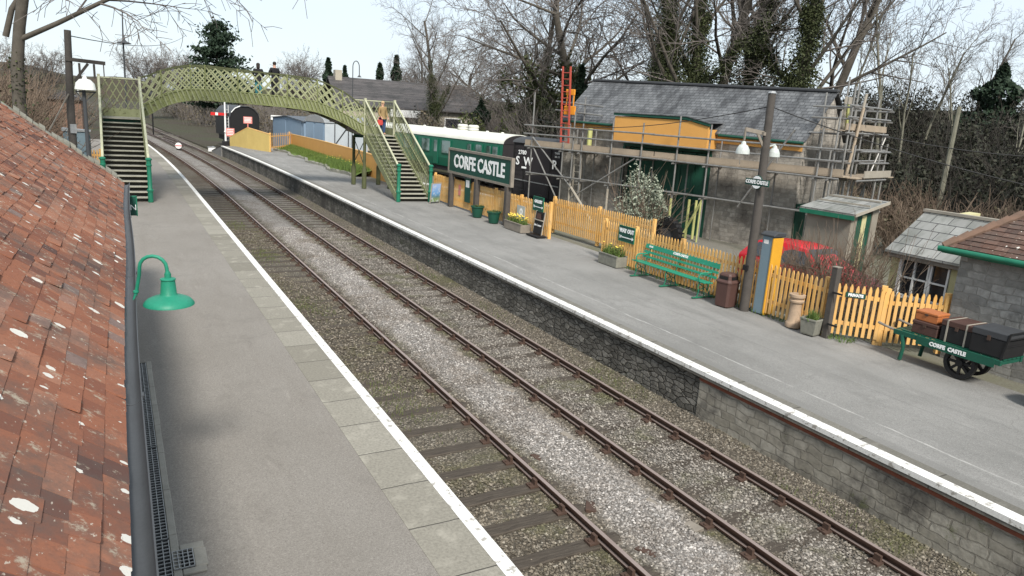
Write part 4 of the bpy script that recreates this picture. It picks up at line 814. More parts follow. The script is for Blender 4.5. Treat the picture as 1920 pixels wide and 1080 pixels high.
# picture board at the stair foot
pb_ = thing('picture_board', 'blue landscape picture board leaning at the foot of the bridge stairs', 'board', (10.22, 32.3, 0), R(-62))
b = MB(); b.prism([(0, -0.30, 0.06), (0, 0.30, 0.06), (0.08, 0.30, 0.92), (0.08, -0.30, 0.92)], (0.03, 0, 0)); b.build('picture', 'picture_blue', pb_)
b = MB(); b.bar((-0.01, -0.34, 0.0), (0.085, -0.34, 0.96), 0.035, 0.05); b.bar((-0.01, 0.34, 0.0), (0.085, 0.34, 0.96), 0.035, 0.05); b.bar((0.08, -0.34, 0.95), (0.08, 0.34, 0.95), 0.05, 0.035); b.build('frame', 'timber_pale', pb_)
# green tubs
def tub(label, x, y):
    t = thing('plant_tub', label, 'planter', (x, y, 0), 0, 'green tubs in front of the name board')
    b = MB(); b.lathe([(0.19, 0.0), (0.20, 0.03), (0.265, 0.42), (0.295, 0.425), (0.295, 0.475), (0.262, 0.475), (0.25, 0.40), (0.01, 0.38)], n=24); b.build('pot', 'dark_green', t, smooth='auto')
    V, F = leaf_quads(np.stack([rng.normal(0, 0.11, 160), rng.normal(0, 0.11, 160), rng.uniform(0.39, 0.52, 160)], 1), 0, 0.035, rng); np_mesh('foliage', V, F, 'moss_leaf', t)
    b = MB(); b.lathe([(0.248, 0.395), (0.1, 0.41), (0.01, 0.415)], n=16); b.build('soil', 'soil', t)
tub('green plant tub under the middle of the big name board', 10.32, 27.75); tub('green plant tub nearer the right hand post of the big name board', 10.30, 26.15)
def trough(label, loc, rz, L, W, H, mat, nb, nf, hh):
    t = thing('flower_trough', label, 'planter', loc, rz, 'flower troughs along the fence'); b = MB()
    for x0, y0, x1, y1 in ((-W/2, -L/2, W/2, -L/2+0.04), (-W/2, L/2-0.04, W/2, L/2), (-W/2, -L/2+0.041, -W/2+0.04, L/2-0.041), (W/2-0.04, -L/2+0.041, W/2, L/2-0.041)): b.box(x0, y0, 0.0, x1, y1, H)
    b.box(-W/2-0.015, -L/2-0.015, H+0.001, -W/2+0.05, L/2+0.015, H+0.03); b.box(W/2-0.05, -L/2-0.015, H+0.001, W/2+0.015, L/2+0.015, H+0.03); b.build('box', mat, t)
    b = MB(); b.box(-W/2+0.045, -L/2+0.045, 0.02, W/2-0.045, L/2-0.045, H-0.03); b.build('soil', 'soil', t)
    n = nb; C = np.stack([rng.uniform(-W*0.4, W*0.4, n), rng.uniform(-L*0.45, L*0.45, n), np.full(n, H-0.03)], 1); V, F = blades(C, hh, rng, 0.012); np_mesh('foliage', V, F, 'flower_leaf', t)
    n2 = nb // 2; V, F = leaf_quads(np.stack([rng.uniform(-W*0.4, W*0.4, n2), rng.uniform(-L*0.45, L*0.45, n2), H + hh * rng.uniform(0, 0.8, n2)], 1), 0, 0.03, rng); np_mesh('leaves', V, F, 'moss_leaf', t)
    b = MB()
    for _ in range(nf): b.lathe([(0.002, -0.01), (0.032, 0.0), (0.016, 0.012), (0.003, 0.025)], (rng.uniform(-W*0.4, W*0.4), rng.uniform(-L*0.42, L*0.42), H + hh*rng.uniform(0.5, 1.05)), 6)
    b.build('blossom', 'daffodil', t)
trough('wooden trough of yellow flowers left of the black display stand', (10.42, 24.35, 0), 0, 1.35, 0.45, 0.30, 'weathered_timber', 260, 70, 0.30)
trough('mossy stone trough of green plants under the way out sign', (10.28, 17.85, 0), 0, 0.95, 0.42, 0.32, 'planter_stone', 300, 10, 0.34)
ab = thing('display_stand', 'black display board on a low base, leaning against the fence beside the yellow flowers', 'display stand', (10.55, 22.95, 0))
b = MB(); b.prism([(-0.05, -0.30, 0.10), (-0.05, 0.30, 0.10), (0.06, 0.30, 0.92), (0.06, -0.30, 0.92)], (0.03, 0, 0)); b.build('board', 'black_paint', ab)
b = MB(); b.box(-0.28, -0.42, 0, 0.12, 0.42, 0.06); b.build('base', 'black_paint', ab, bevel=0.01)
b = MB(); b.box(-0.04, -0.31, 0.60, 0.02, 0.31, 0.63); b.prism([(-0.02, -0.33, 0.08), (-0.02, -0.30, 0.08), (0.09, -0.30, 0.94), (0.09, -0.33, 0.94)], (-0.03, 0, 0)); b.prism([(-0.02, 0.33, 0.08), (-0.02, 0.30, 0.08), (0.09, 0.30, 0.94), (0.09, 0.33, 0.94)], (-0.03, 0, 0)); b.build('frame', 'timber_pale', ab)
b = MB(); b.text('the Corner', 0.11, (-0.032, 0, 0.42), (0, -1, 0), (0.13, 0, 1), 0.003); b.prism([(-0.012, -0.18, 0.66), (-0.012, 0.18, 0.66), (0.022, 0.15, 0.86), (0.022, -0.10, 0.86)], (-0.004, 0, 0), 1); b.build('lettering', ['letter_white', 'trunk_dark'], ab)
# ---------------------------------------------------------------- bench
bn = thing('platform_bench', 'long green slatted platform bench lettered CORFE CASTLE on its top rail', 'bench', (10.22, 15.0, 0))
LB = 1.53
for i in range(3): 
    b = MB(); x = -0.24 + i * 0.115; b.box(x, -LB, 0.425 - 0.008*i, x + 0.095, LB, 0.455 - 0.008*i); b.build('seat_slat', 'bench_green', bn, bevel=0.006)
for i, (x, z, hh) in enumerate(((0.145, 0.53, 0.065), (0.185, 0.665, 0.065), (0.225, 0.795, 0.14))):
    b = MB(); b.prism([(x, -LB, z), (x + 0.028, -LB, z - 0.008), (x + 0.028 + hh*0.28, -LB, z + hh - 0.008), (x + hh*0.28, -LB, z + hh)], (0, 2*LB, 0)); b.build('back_slat', 'bench_green', bn, bevel=0.004)
b = MB(); b.text('CORFE CASTLE', 0.095, (0.240, 0.0, 0.866), (0, -1, 0), (0.28, 0, 1), 0.003, 0.95, 0.004); b.box(0.228, LB - 0.33, 0.84, 0.245, LB - 0.17, 0.885); b.build('lettering', 'letter_white', bn)
for y in (-1.32, 0.0, 1.32):
    f = MB(); q = lambda pts, r=0.017: f.tube([(x, y, z) for x, z in pts], r, 8)
    q([(-0.25, 0.02), (-0.20, 0.16), (-0.24, 0.30), (-0.20, 0.42)]); q([(0.20, 0.02), (0.12, 0.2), (0.13, 0.42), (0.19, 0.6), (0.29, 0.93)])
    q([(-0.22, 0.415), (0.14, 0.395)]); q([(-0.19, 0.2), (-0.02, 0.28), (0.12, 0.2)], 0.012); q([(-0.2, 0.38), (-0.06, 0.30), (0.0, 0.18), (0.0, 0.03)], 0.012)
    f.box(-0.40, y - 0.035, 0.0, 0.36, y + 0.035, 0.025); f.build('iron_frame', 'rail_green', bn, smooth='auto')
    if y:
        f = MB(); f.tube([(-0.22, y, 0.45), (-0.25, y, 0.56), (-0.20, y, 0.64), (-0.11, y, 0.66), (0.05, y, 0.655), (0.21, y, 0.66)], 0.02, 8); f.tube([(-0.14, y, 0.65), (-0.16, y, 0.58), (-0.10, y, 0.57)], 0.012, 6); f.build('armrest', 'bench_green', bn, smooth='auto')
# bin, telegraph pole, cabinet
bi = thing('litter_bin', 'brown litter bin with a dark mouth, standing at the foot of the telegraph pole', 'bin', (10.18, 12.85, 0), R(8))
b = MB(); sq = lambda w_, z: [(sx*w_*(1 if abs(k) else 1), sy*w_, z) for sx, sy, k in ((-0.75,-1,0),(0.75,-1,0),(1,-0.75,0),(1,0.75,0),(0.75,1,0),(-0.75,1,0),(-1,0.75,0),(-1,-0.75,0))]
b.loft([sq(0.205, 0.0), sq(0.22, 0.55), sq(0.225, 0.60)]); b.build('body', 'bin_brown', bi, bevel=0.008)
b = MB(); b.loft([sq(0.235, 0.601), sq(0.235, 0.64), sq(0.19, 0.70), sq(0.18, 0.80), sq(0.15, 0.85)]); b.build('hood', 'bin_brown', bi, bevel=0.008)
b = MB(); b.box(-0.20, -0.12, 0.70, -0.17, 0.12, 0.78); b.box(-0.12, -0.20, 0.70, 0.12, -0.17, 0.78); b.build('mouth', 'black_paint', bi)
tp = thing('telegraph_pole', 'tall weathered telegraph pole with a bracket lamp, beside the grey cabinet', 'pole', (10.36, 12.38, 0))
b = MB(); b.tube([(0, 0, -0.1), (-0.01, 0.0, 2.5), (-0.06, 0.02, 5.25)], [0.12, 0.108, 0.088], 14); b.build('shaft', 'brown_post', tp, smooth='auto')
b = MB(); b.tube([(-0.06, 0.02, 5.25), (-0.06, 0.02, 5.30)], [0.105, 0.07], 12); b.build('cap', 'galvanised', tp)
b = MB(); b.box(-0.20, -0.03, 4.28, -0.09, 0.03, 4.36)
b.bar((-0.02, 0.02, 4.32), (-0.62, 0.15, 4.40), 0.05, 0.09); b.bar((-0.03, 0.02, 3.92), (-0.30, 0.08, 4.34), 0.035, 0.06); b.bar((-0.62, 0.15, 4.44), (-0.62, 0.15, 4.15), 0.035, 0.035); b.build('bracket', 'weathered_timber', tp)
b = MB(); o3 = (-0.62, 0.15, 3.83); b.lathe([(0.02, 0.30), (0.05, 0.27), (0.06, 0.22), (0.10, 0.20), (0.155, 0.10), (0.165, 0.0), (0.15, 0.0), (0.1, 0.09)], o3, 20); b.build('lamp_shade', 'shade_glass', tp, smooth='auto')
b = MB(); o3 = (0.20, -0.06, 3.80); b.lathe([(0.02, 0.27), (0.05, 0.24), (0.06, 0.20), (0.09, 0.18), (0.13, 0.09), (0.14, 0.0), (0.12, 0.0), (0.09, 0.08)], o3, 20); b.bar((0.03, -0.03, 4.04), (0.20, -0.06, 4.09), 0.03, 0.03); b.build('lamp_shade', 'shade_glass', tp, smooth='auto')
b = MB(); b.box(-0.175, -0.07, 1.02, -0.12, 0.07, 1.15); b.build('switch_box', 'black_paint', tp)
to = thing('station_totem', 'small green target sign reading CORFE CASTLE, fixed high on the telegraph pole', 'sign', (10.2, 12.38, 3.18))
b = MB(); b.box(-0.015, -0.36, -0.075, 0.015, 0.36, 0.075); b.lathe([(0.165, -0.0), (0.165, 0.02)], (0, 0, 0), 28); 
vv = b.v[-56:]; b.v[-56:] = [(z - 0.012, x, y) for x, y, z in vv]; b.build('board', ['sign_green'], to)
b = MB(); b.text('CORFE CASTLE', 0.118, (-0.020, 0, 0.0), (0, -1, 0), (0, 0, 1), 0.003, 0.86, 0.005)
for sg in (1, -1):
    pts_ = [(-0.022, 0.15*math.cos(a), sg*0.15*math.sin(a)) for a in [R(33) + (math.pi - 2*R(33))*i/12 for i in range(13)]]; b.prism(pts_, (0.006, 0, 0))
b.build('lettering', 'letter_white', to)
cb = thing('grey_cabinet', 'tall grey cabinet with a bright yellow right side, beside the telegraph pole', 'cabinet', (10.62, 12.02, 0), R(3))
b = MB(); b.box(-0.17, -0.13, 0.0, 0.17, 0.17, 1.93); b.build('body', 'cabinet_grey', cb, bevel=0.01)
b = MB(); b.box(-0.185, -0.17, -0.0, 0.185, -0.131, 1.90); b.build('side_panel', 'cabinet_yellow', cb, bevel=0.006)
b = MB(); b.prism([(-0.22, -0.20, 1.931), (0.22, -0.20, 1.931), (0.22, -0.20, 2.02), (-0.10, -0.20, 2.03), (-0.22, -0.20, 1.97)], (0, 0.41, 0)); b.build('hood', 'case_grey', cb, bevel=0.01)
b = MB(); b.box(-0.05, -0.19, 0.95, 0.05, -0.171, 1.12); b.build('lock', 'black_paint', cb); b = MB(); b.box(-0.174, -0.02, 1.74, -0.171, 0.12, 1.84); b.build('label_plate', 'white_paint', cb)
# chimney pot planter, stone planter
cp = thing('chimney_pot', 'weathered clay chimney pot with a ringed rim, in front of the pickets', 'chimney pot', (10.36, 10.86, 0))
b = MB(); b.lathe([(0.175, 0.0), (0.18, 0.10), (0.165, 0.12), (0.145, 0.15), (0.125, 0.55), (0.13, 0.58), (0.165, 0.60), (0.17, 0.64), (0.14, 0.66), (0.14, 0.70), (0.18, 0.72), (0.18, 0.78), (0.15, 0.79), (0.12, 0.79), (0.12, 0.6), (0.01, 0.55)], n=24); b.build('pot', 'terracotta', cp, smooth='auto')
sp_ = thing('stone_planter', 'square mossy stone planter with a tuft of green leaves beside the chimney pot', 'planter', (10.28, 10.3, 0), R(10))
b = MB(); b.loft([[(-w_, -w_, z), (w_, -w_, z), (w_, w_, z), (-w_, w_, z)] for w_, z in ((0.15, 0.0), (0.16, 0.04), (0.19, 0.33), (0.20, 0.34), (0.20, 0.38), (0.165, 0.38), (0.16, 0.32))]); b.build('pot', 'planter_stone', sp_, bevel=0.008)
V, F = blades(np.stack([rng.normal(0, 0.07, 150), rng.normal(0, 0.07, 150), np.full(150, 0.32)], 1), 0.22, rng, 0.012); np_mesh('foliage', V, F, 'flower_leaf', sp_)
# ---------------------------------------------------------------- luggage trolley and its load
tl = thing('luggage_trolley', 'green station luggage trolley lettered CORFE CASTLE, loaded with trunks', 'trolley', (11.0, 7.55, 0))
b = MB()
for x in (-0.36, 0.33): b.box(x - 0.03, -1.05, 0.50, x + 0.03, 1.05, 0.60)
for y in (-1.0, -0.45, 0.2, 0.9): b.box(-0.329, y - 0.03, 0.505, 0.299, y + 0.03, 0.59)
b.build('frame', 'trolley_green', tl, bevel=0.006)
for i in range(5): 
    b = MB(); x = -0.33 + i * 0.145; b.box(x, -1.06, 0.602, x + 0.125, 1.02, 0.622); b.build('deck_board', 'trolley_green', tl)
for x in (-0.36, 0.33):
    b = MB(); b.tube([(x, 0.86, 0.52), (x, 0.80, 0.25), (x - 0.0, 0.83, 0.0)], [0.05, 0.035, 0.04], 8); b.build('leg', 'trolley_green', tl, smooth='auto')
    b = MB(); b.tube([(x, 1.0, 0.57), (x, 1.25, 0.60), (x, 1.42, 0.63)], [0.03, 0.025, 0.03], 8); b.build('handle', 'weathered_timber', tl, smooth='auto')
    x0_ = x; w_ = MB()
    for r0, r1, hw in ((0.27, 0.23, 0.035),):
        x = x * 0.72
        ring = lambda r_, yy: [(yy, -0.30 + r_*math.cos(a), 0.30 + r_*math.sin(a)) for a in [2*math.pi*k/32 for k in range(32)]]
        w_.loft([ring(0.30, x - 0.05), ring(0.30, x + 0.05), ring(0.23, x + 0.05), ring(0.23, x - 0.05), ring(0.30, x - 0.05)], cap=False)
    o = w_.build('wheel', 'black_paint', tl); w_ = MB()
    for k in range(8): a = math.pi*2*k/8; w_.bar((x, -0.30, 0.30), (x, -0.30 + 0.235*math.cos(a), 0.30 + 0.235*math.sin(a)), 0.05, 0.04, up=(1, 0, 0))
    w_.tube([(x - 0.06, -0.30, 0.30), (x + 0.06, -0.30, 0.30)], 0.07, 12); w_.build('spoke', 'black_paint', o)
b = MB(); b.box(-0.40, -0.95, 0.44, -0.391, 0.55, 0.60); b.build('name_board', 'trolley_green', tl)
b = MB(); b.text('CORFE  CASTLE', 0.105, (-0.404, -0.08, 0.52), (0, -1, 0), (0, 0, 1), 0.003, 0.95, 0.006); b.build('lettering', 'letter_white', tl)
b = MB(); b.bar((0.33, -1.02, 0.6), (0.33, -1.10, 1.12), 0.03, 0.03); b.bar((-0.36, -1.02, 0.6), (-0.36, -1.10, 1.12), 0.03, 0.03)
for z in (0.72, 0.86, 1.0, 1.12): b.bar((-0.36, -1.03 - (z - 0.6)*0.15, z), (0.33, -1.03 - (z - 0.6)*0.15, z), 0.02, 0.02, up=(0, 1, 0))
b.build('end_rail', 'black_paint', tl)
def case(label, x, y, z, lx, ly, lz, m, lidm=None, rz=0.0, group=None, straps=True, bands=True):
    t = thing('suitcase', label, 'suitcase', (x, y, z), rz, 'trunks on the luggage trolley')
    b = MB(); b.box(-lx/2, -ly/2, 0, lx/2, ly/2, lz*0.72); b.build('body', m, t, bevel=0.012)
    b = MB(); b.box(-lx/2 - 0.008, -ly/2 - 0.008, lz*0.721, lx/2 + 0.008, ly/2 + 0.008, lz); b.build('lid', lidm or m, t, bevel=0.014)
    for yy in ((-ly*0.3, ly*0.3) if bands else ()): b = MB(); b.box(-lx/2 - 0.012, yy - 0.015, 0.0, lx/2 + 0.012, yy + 0.015, lz + 0.006); b.build('strap', 'timber_pale', t)
    b = MB(); b.box(-lx/2 - 0.018, -0.03, lz*0.6, -lx/2 - 0.003, 0.03, lz*0.8); b.build('clasp', 'rust', t)
case('dark red trunk at the front end of the trolley, under the orange suitcase', 10.90, 8.03, 0.624, 0.42, 0.52, 0.26, 'trunk_dark', bands=False)
case("bright orange brown suitcase on top of the dark red trunk", 10.93, 8.06, 0.888, 0.38, 0.46, 0.2, "trunk_brown", bands=False)
case('black trunk with a pale strap in the middle of the trolley', 11.0, 7.42, 0.624, 0.60, 0.60, 0.43, 'black_paint', 'trunk_dark')
case('large grey black trunk at the wall end of the trolley', 10.98, 6.80, 0.624, 0.68, 0.62, 0.47, 'black_paint', 'case_grey', bands=False)
# ---------------------------------------------------------------- goods shed (local y runs along the front wall, x into the building)
SHL, SHW = 11.85, 4.1
SO, SRZ = (19.28, 18.76, 0.0), R(16)
gs = thing('goods_shed', 'old stone goods shed with a slate roof and an orange boarded canopy', 'building', SO, SRZ)
ez = lambda y: 4.17 + 0.24 * y / SHL; rz_ = lambda y: 5.98 + 0.28 * y / SHL
b = MB()     # front wall pieces round the doorway, gables, rear wall
def wallpiece(x0, x1, y0, y1, z0, zt0, zt1): b.prism([(x0, y0, z0), (x0, y1, z0), (x0, y1, zt1), (x0, y0, zt0)], (x1 - x0, 0, 0))
D0, D1 = 3.85, 8.15
wallpiece(0, 0.4, 0, D0, -0.4, ez(0) - 0.08, ez(D0) - 0.08); wallpiece(0, 0.4, D1, SHL, -0.4, ez(D1) - 0.08, ez(SHL) - 0.08); wallpiece(0.003, 0.4, D0, D1, 3.35, ez(D0) - 0.08, ez(D1) - 0.08)
wallpiece(SHW - 0.4, SHW, 0, SHL, -0.4, 4.1, 4.3)
for y0 in (0.0, SHL - 0.4):
    z0, zr = ez(y0 + 0.2) - 0.1, rz_(y0 + 0.2) - 0.1
    b.prism([(0.401, y0, -0.4), (SHW - 0.401, y0, -0.4), (SHW - 0.401, y0, z0), (SHW/2, y0, zr - 0.02), (0.401, y0, z0)], (0, 0.39, 0))
b.build('wall', 'shed_stone', gs)
b = MB()
for s_ in (0, 1):
    xe, xr = (-0.22, SHW/2) if not s_ else (SHW + 0.22, SHW/2)
    N_ = 8
    rr = []
    for i in range(N_ + 1):
        y = -0.15 + (SHL + 0.3) * i / N_; k = 0.16; e_, r_ = ez(y) - 0.12, rz_(y); rr.append([(xe, y, e_), (xr, y, r_), (xr, y, r_ + 0.05), (xe, y, e_ + 0.05)])
    b.loft(rr)
rf = b.build('roof', 'slate', gs)
b = MB(); b.bar((SHW/2, -0.17, rz_(0) + 0.06), (SHW/2, SHL + 0.17, rz_(SHL) + 0.06), 0.26, 0.12); b.build('ridge', 'case_grey', rf, bevel=0.03)
for ya, yb in ((0.0, D0 - 0.2), (8.3, SHL)): b = MB(); b.prism([(-0.03, ya, ez(ya) - 0.45), (-0.03, yb, ez(yb) - 0.45), (-0.03, yb, ez(yb) - 0.13), (-0.03, ya, ez(ya) - 0.13)], (-0.02, 0, 0)); b.build('soffit_board', 'orange_boarding', gs)
b = MB(); b.tube([(-0.28, -0.1, ez(0) - 0.14), (-0.28, 3.4, ez(3.4) - 0.14)], 0.055, 8); b.tube([(-0.28, 8.5, ez(8.5) - 0.14), (-0.28, SHL + 0.1, ez(SHL) - 0.14)], 0.055, 8); b.build('gutter', 'dark_green', gs, smooth='auto')
# boarded canopy over the doorway
c0, c1, cxx = 3.6, 8.3, -0.75
cn = MB(); cn.prism([(cxx, c0, 3.5), (cxx, c1, 3.58), (cxx, c1, 4.62), (cxx, c0 + 1.0, 4.60), (cxx, c0, 4.40)], (0.06, 0, 0)); cn.box(cxx + 0.061, c0, 3.5, 0.0, c0 + 0.06, 4.3); cn.box(cxx + 0.061, c1 - 0.06, 3.58, 0.0, c1, 4.5)
k_ = cn.build('canopy', 'orange_boarding', gs)
b = MB(); b.prism([(cxx - 0.06, c0 - 0.05, 4.42), (cxx - 0.06, c0 + 1.0, 4.63), (cxx - 0.06, c1 + 0.05, 4.66), (cxx - 0.06, c1 + 0.05, 4.76), (cxx - 0.06, c0 + 1.0, 4.74), (cxx - 0.06, c0 - 0.05, 4.52)], (0.09, 0, 0.0)); b.build('canopy_fascia', 'dark_green', k_)
b = MB(); b.prism([(cxx - 0.09, c0 - 0.08, 4.525), (cxx - 0.09, c0 + 1.0, 4.745), (cxx - 0.09, c1 + 0.08, 4.765), (cxx - 0.09, c1 + 0.08, 4.80), (cxx - 0.09, c0 + 1.0, 4.78), (cxx - 0.09, c0 - 0.08, 4.56)], (1.5, 0, 0.06)); b.build('canopy_roof', 'slate', k_)
b = MB(); b.box(0.15, -0.06, -0.3, 1.0, -0.003, 1.75); b.build('side_door', 'dark_green', gs)
# big green sliding doors, one part open onto the dark inside
b = MB(); b.box(0.16, D0 + 0.02, -0.15, 0.24, D0 + 1.55, 3.3)
for y in (D0 + 0.1, D0 + 0.75, D0 + 1.45): b.box(0.12, y - 0.06, -0.15, 0.159, y + 0.06, 3.3)
b.build('door', 'dark_green', gs)
b = MB(); b.box(0.3, D0 + 1.4, -0.15, 0.37, D1 - 0.02, 3.3)
for y in (D0 + 1.7, D0 + 2.9, D1 - 0.2): b.box(0.27, y - 0.06, -0.15, 0.299, y + 0.06, 3.3)
b.build('door', 'dark_green', gs)
b = MB(); b.box(-0.01, D0 - 0.12, -0.2, 0.1, D0, 3.34); b.box(-0.01, D1, -0.2, 0.1, D1 + 0.12, 3.34); b.box(-0.012, D0 - 0.1, 3.345, 0.1, D1 + 0.1, 3.48); b.build('door_frame', 'dark_green', gs)
# ---------------------------------------------------------------- scaffolding round it
sf = thing('scaffolding', 'tube and board scaffolding round the front and right end of the goods shed', 'scaffolding', SO, SRZ)
r_ = 0.036
def tube(name, p, q, m='scaffold_tube', rr=r_): bb = MB(); bb.tube([p, q], rr, 7); return bb.build(name, m, sf, smooth='auto')
stands = [(12.78, 5.5), (10.75, 3.3), (10.15, 4.7), (9.62, 4.2), (7.93, 4.5), (6.33, 4.4), (4.58, 4.75), (3.15, 4.5), (0.75, 4.3), (-1.2, 4.6), (-1.7, 5.2)]
for y, zt in stands:
    tube('standard', (-1.3, y, -0.2), (-1.3, y, zt))
    if y < 12: tube('standard', (-0.28, y + 0.05, -0.2), (-0.28, y + 0.05, 3.2 if 3.4 < y < 8.5 else 3.95))
    tube('transom', (-1.5, y + 0.06, 2.87), (0.0 if y > 0 else 0.6, y + 0.06, 2.87)); tube('transom', (-1.5, y + 0.06, 1.6), (-0.05, y + 0.06, 1.6))
for z, ya, yb in ((1.67, -1.9, 13.0), (2.93, -2.0, 13.2), (3.52, -2.0, 13.3), (3.92, -2.0, 13.3)):
    tube('ledger', (-1.36, ya, z), (-1.36, 5.2 + (z > 3) * 0.7, z + 0.03)); tube('ledger', (-1.36, 5.0 + (z > 3) * 0.7, z + 0.045), (-1.36, yb, z + 0.03))
tube('ledger', (-0.34, -1.9, 2.93), (-0.34, 12.9, 2.96)); tube('ledger', (-0.34, -1.0, 1.6), (-0.34, 12.6, 1.63))
y = -2.0
for y0, y1 in ((-2.1, 1.8), (1.83, 5.7), (5.73, 9.6), (9.63, 13.3)):
    for k in range(4): bb = MB(); bb.box(-1.26 + k*0.232, y0, 2.99, -1.26 + k*0.232 + 0.222, y1, 3.03); bb.build('scaffold_board', 'scaffold_board', sf)
    bb = MB(); bb.box(-1.265, y0 + 0.02, 3.031, -1.225, y1 - 0.02, 3.26); bb.build('toe_board', 'scaffold_board', sf)
tube('brace', (-1.34, 10.0, 0.8), (-1.34, 6.6, 2.9)); tube('brace', (-1.34, 12.7, 3.4), (-1.34, 9.7, 1.0)); tube('brace', (-1.34, 12.6, 2.9), (-1.34, 10.4, 0.0)); tube('brace', (-1.36, -0.2, 4.5), (-1.36, 1.6, 1.5))
for y, x in ((10.15, -1.3), (7.93, -1.3), (4.6, -1.3), (3.2, -1.3), (4.05, -0.8), (3.75, -0.75)):
    bb = MB(); bb.tube([(x, y, -0.2), (x, y, 1.45)], 0.055, 8); bb.build('foam_sleeve', 'yellow_foam' if y < 6 else 'timber_pale', sf, smooth='auto')
tube('foam_sleeve', (-0.9, 4.2, -0.2), (-0.75, 3.45, 1.6), 'yellow_foam', 0.05); tube('raking_prop', (-1.4, 10.0, 1.3), (-1.4, 8.6, -0.1), 'timber_pale', 0.06)
# right end: two lifts wrapping the gable
for x, y, zt in ((0.0, -1.55, 6.1), (0.45, -1.5, 6.3), (1.4, -1.5, 5.6), (2.6, -1.5, 5.8), (3.6, -1.5, 5.4), (0.5, -0.35, 5.9), (2.4, -0.35, 6.6), (3.6, -0.35, 5.4), (1.0, -2.4, 4.1), (1.6, -2.4, 4.2), (-0.6, -2.1, 4.1)):
    tube('standard', (x, y, -0.2), (x, y, zt))
for z in (1.7, 2.9, 3.5, 3.9, 4.5, 5.05, 5.45):
    tube('ledger', (-0.9 if z < 4.2 else -0.3, -1.58, z), (3.9, -1.58, z + 0.02))
    if z < 4.2: tube('ledger', (-0.9, -2.44, z), (1.9, -2.44, z))
    for x in (0.05, 1.4, 3.6): tube('transom', (x + 0.05, -1.75, z - 0.06), (x + 0.05, -0.1, z - 0.06))
for x, y, zz, l_ in ((-0.2, -1.5, 4.56, 4.0),):
    for k in range(4): bb = MB(); bb.box(x, y + k*0.232, zz, x + l_, y + k*0.232 + 0.222, zz + 0.04); bb.build('scaffold_board', 'scaffold_board', sf)
    bb = MB(); bb.box(x, y - 0.04, zz + 0.041, x + l_, y - 0.001, zz + 0.27); bb.build('toe_board', 'scaffold_board', sf)
for k in range(5): bb = MB(); bb.box(-0.9, -2.42 + k*0.232, 2.96, 2.8, -2.42 + k*0.232 + 0.222, 2.995); bb.build('scaffold_board', 'scaffold_board', sf)
bb = MB(); bb.box(-0.4, -2.5, 2.996, 2.2, -2.46, 3.24); bb.build('toe_board', 'timber_pale', sf)
bb = MB(); bb.prism([(-0.25, -1.2, 4.62), (0.5, -1.2, 4.62), (0.5, -1.2, 5.0), (0.2, -1.2, 5.45), (-0.1, -1.2, 5.0)], (0, 0.03, 0)); bb.box(-0.1, -1.3, 5.5, 0.65, -1.27, 5.75); bb.build('sheet_board', 'timber_pale', sf)
tube('brace', (0.3, -1.62, 3.0), (0.9, -1.62, 5.9), 'timber_pale', 0.05); tube('brace', (0.15, -1.66, 3.0), (0.75, -1.66, 5.4), 'scaffold_board', 0.05); tube('brace', (3.5, -1.64, 4.4), (1.9, -1.64, 2.2)); tube('foam_sleeve', (0.55, -1.25, 4.6), (0.35, -1.25, 5.6), 'yellow_foam', 0.05)
tube('foam_sleeve', (-0.33, 10.0, 3.05), (-0.33, 10.0, 4.0), 'yellow_foam', 0.11)
# ladders
def ladder(label, p, q, w_, mat, loc=SO, group=None):
    t = thing('ladder', label, 'ladder', SO, SRZ, group); p, q = Vector(p), Vector(q)
    for s_ in (-w_/2, w_/2): bb = MB(); bb.bar(p + Vector((0, s_, 0)), q + Vector((0, s_, 0)), 0.05, 0.08, up=(0, 1, 0)); bb.build('rail', mat, t)
    n = int((q - p).length / 0.28)
    bb = MB()
    for i in range(1, n): c = p + (q - p) * i / n; bb.tube([c - Vector((0, w_/2, 0)), c + Vector((0, w_/2, 0))], 0.022, 6)
    bb.build('rungs', mat, t); return t
ladder('tall red ladder rising above the left end of the goods shed roof', (-0.75, 11.15, 3.0), (-0.45, 11.65, 6.75), 0.48, 'ladder_red')
ladder('pale ladder between the ground and the scaffold boards', (-1.0, 10.0, -0.1), (-1.1, 9.98, 3.5), 0.40, 'timber_pale')
lg = thing('safety_gate', 'orange plastic ladder safety gate at the top of the red ladder', 'gate', SO, SRZ)
b = MB(); b.box(-0.5, 11.0, 5.45, -0.42, 11.55, 5.72); b.build('panel', 'orange_plastic', lg, bevel=0.02); b = MB(); b.box(-0.5, 10.9, 4.55, -0.42, 11.6, 4.95); b.build('panel', 'orange_plastic', lg, bevel=0.02)
b = MB(); b.tube([(-0.46, 11.5, 4.96), (-0.46, 11.45, 5.45)], 0.03, 7); b.tube([(-0.46, 11.05, 4.96), (-0.46, 11.05, 5.45)], 0.03, 7); b.build('upright', 'orange_plastic', lg)
for y, zt in ((11.3, 5.6), (10.5, 5.4)): tube('standard', (-0.25, y, 3.0), (-0.25, y, zt))
tube('ledger', (-0.3, 9.4, 5.0), (-0.3, 12.3, 5.15)); tube('ledger', (-0.3, 9.4, 4.6), (-0.3, 12.3, 4.75))
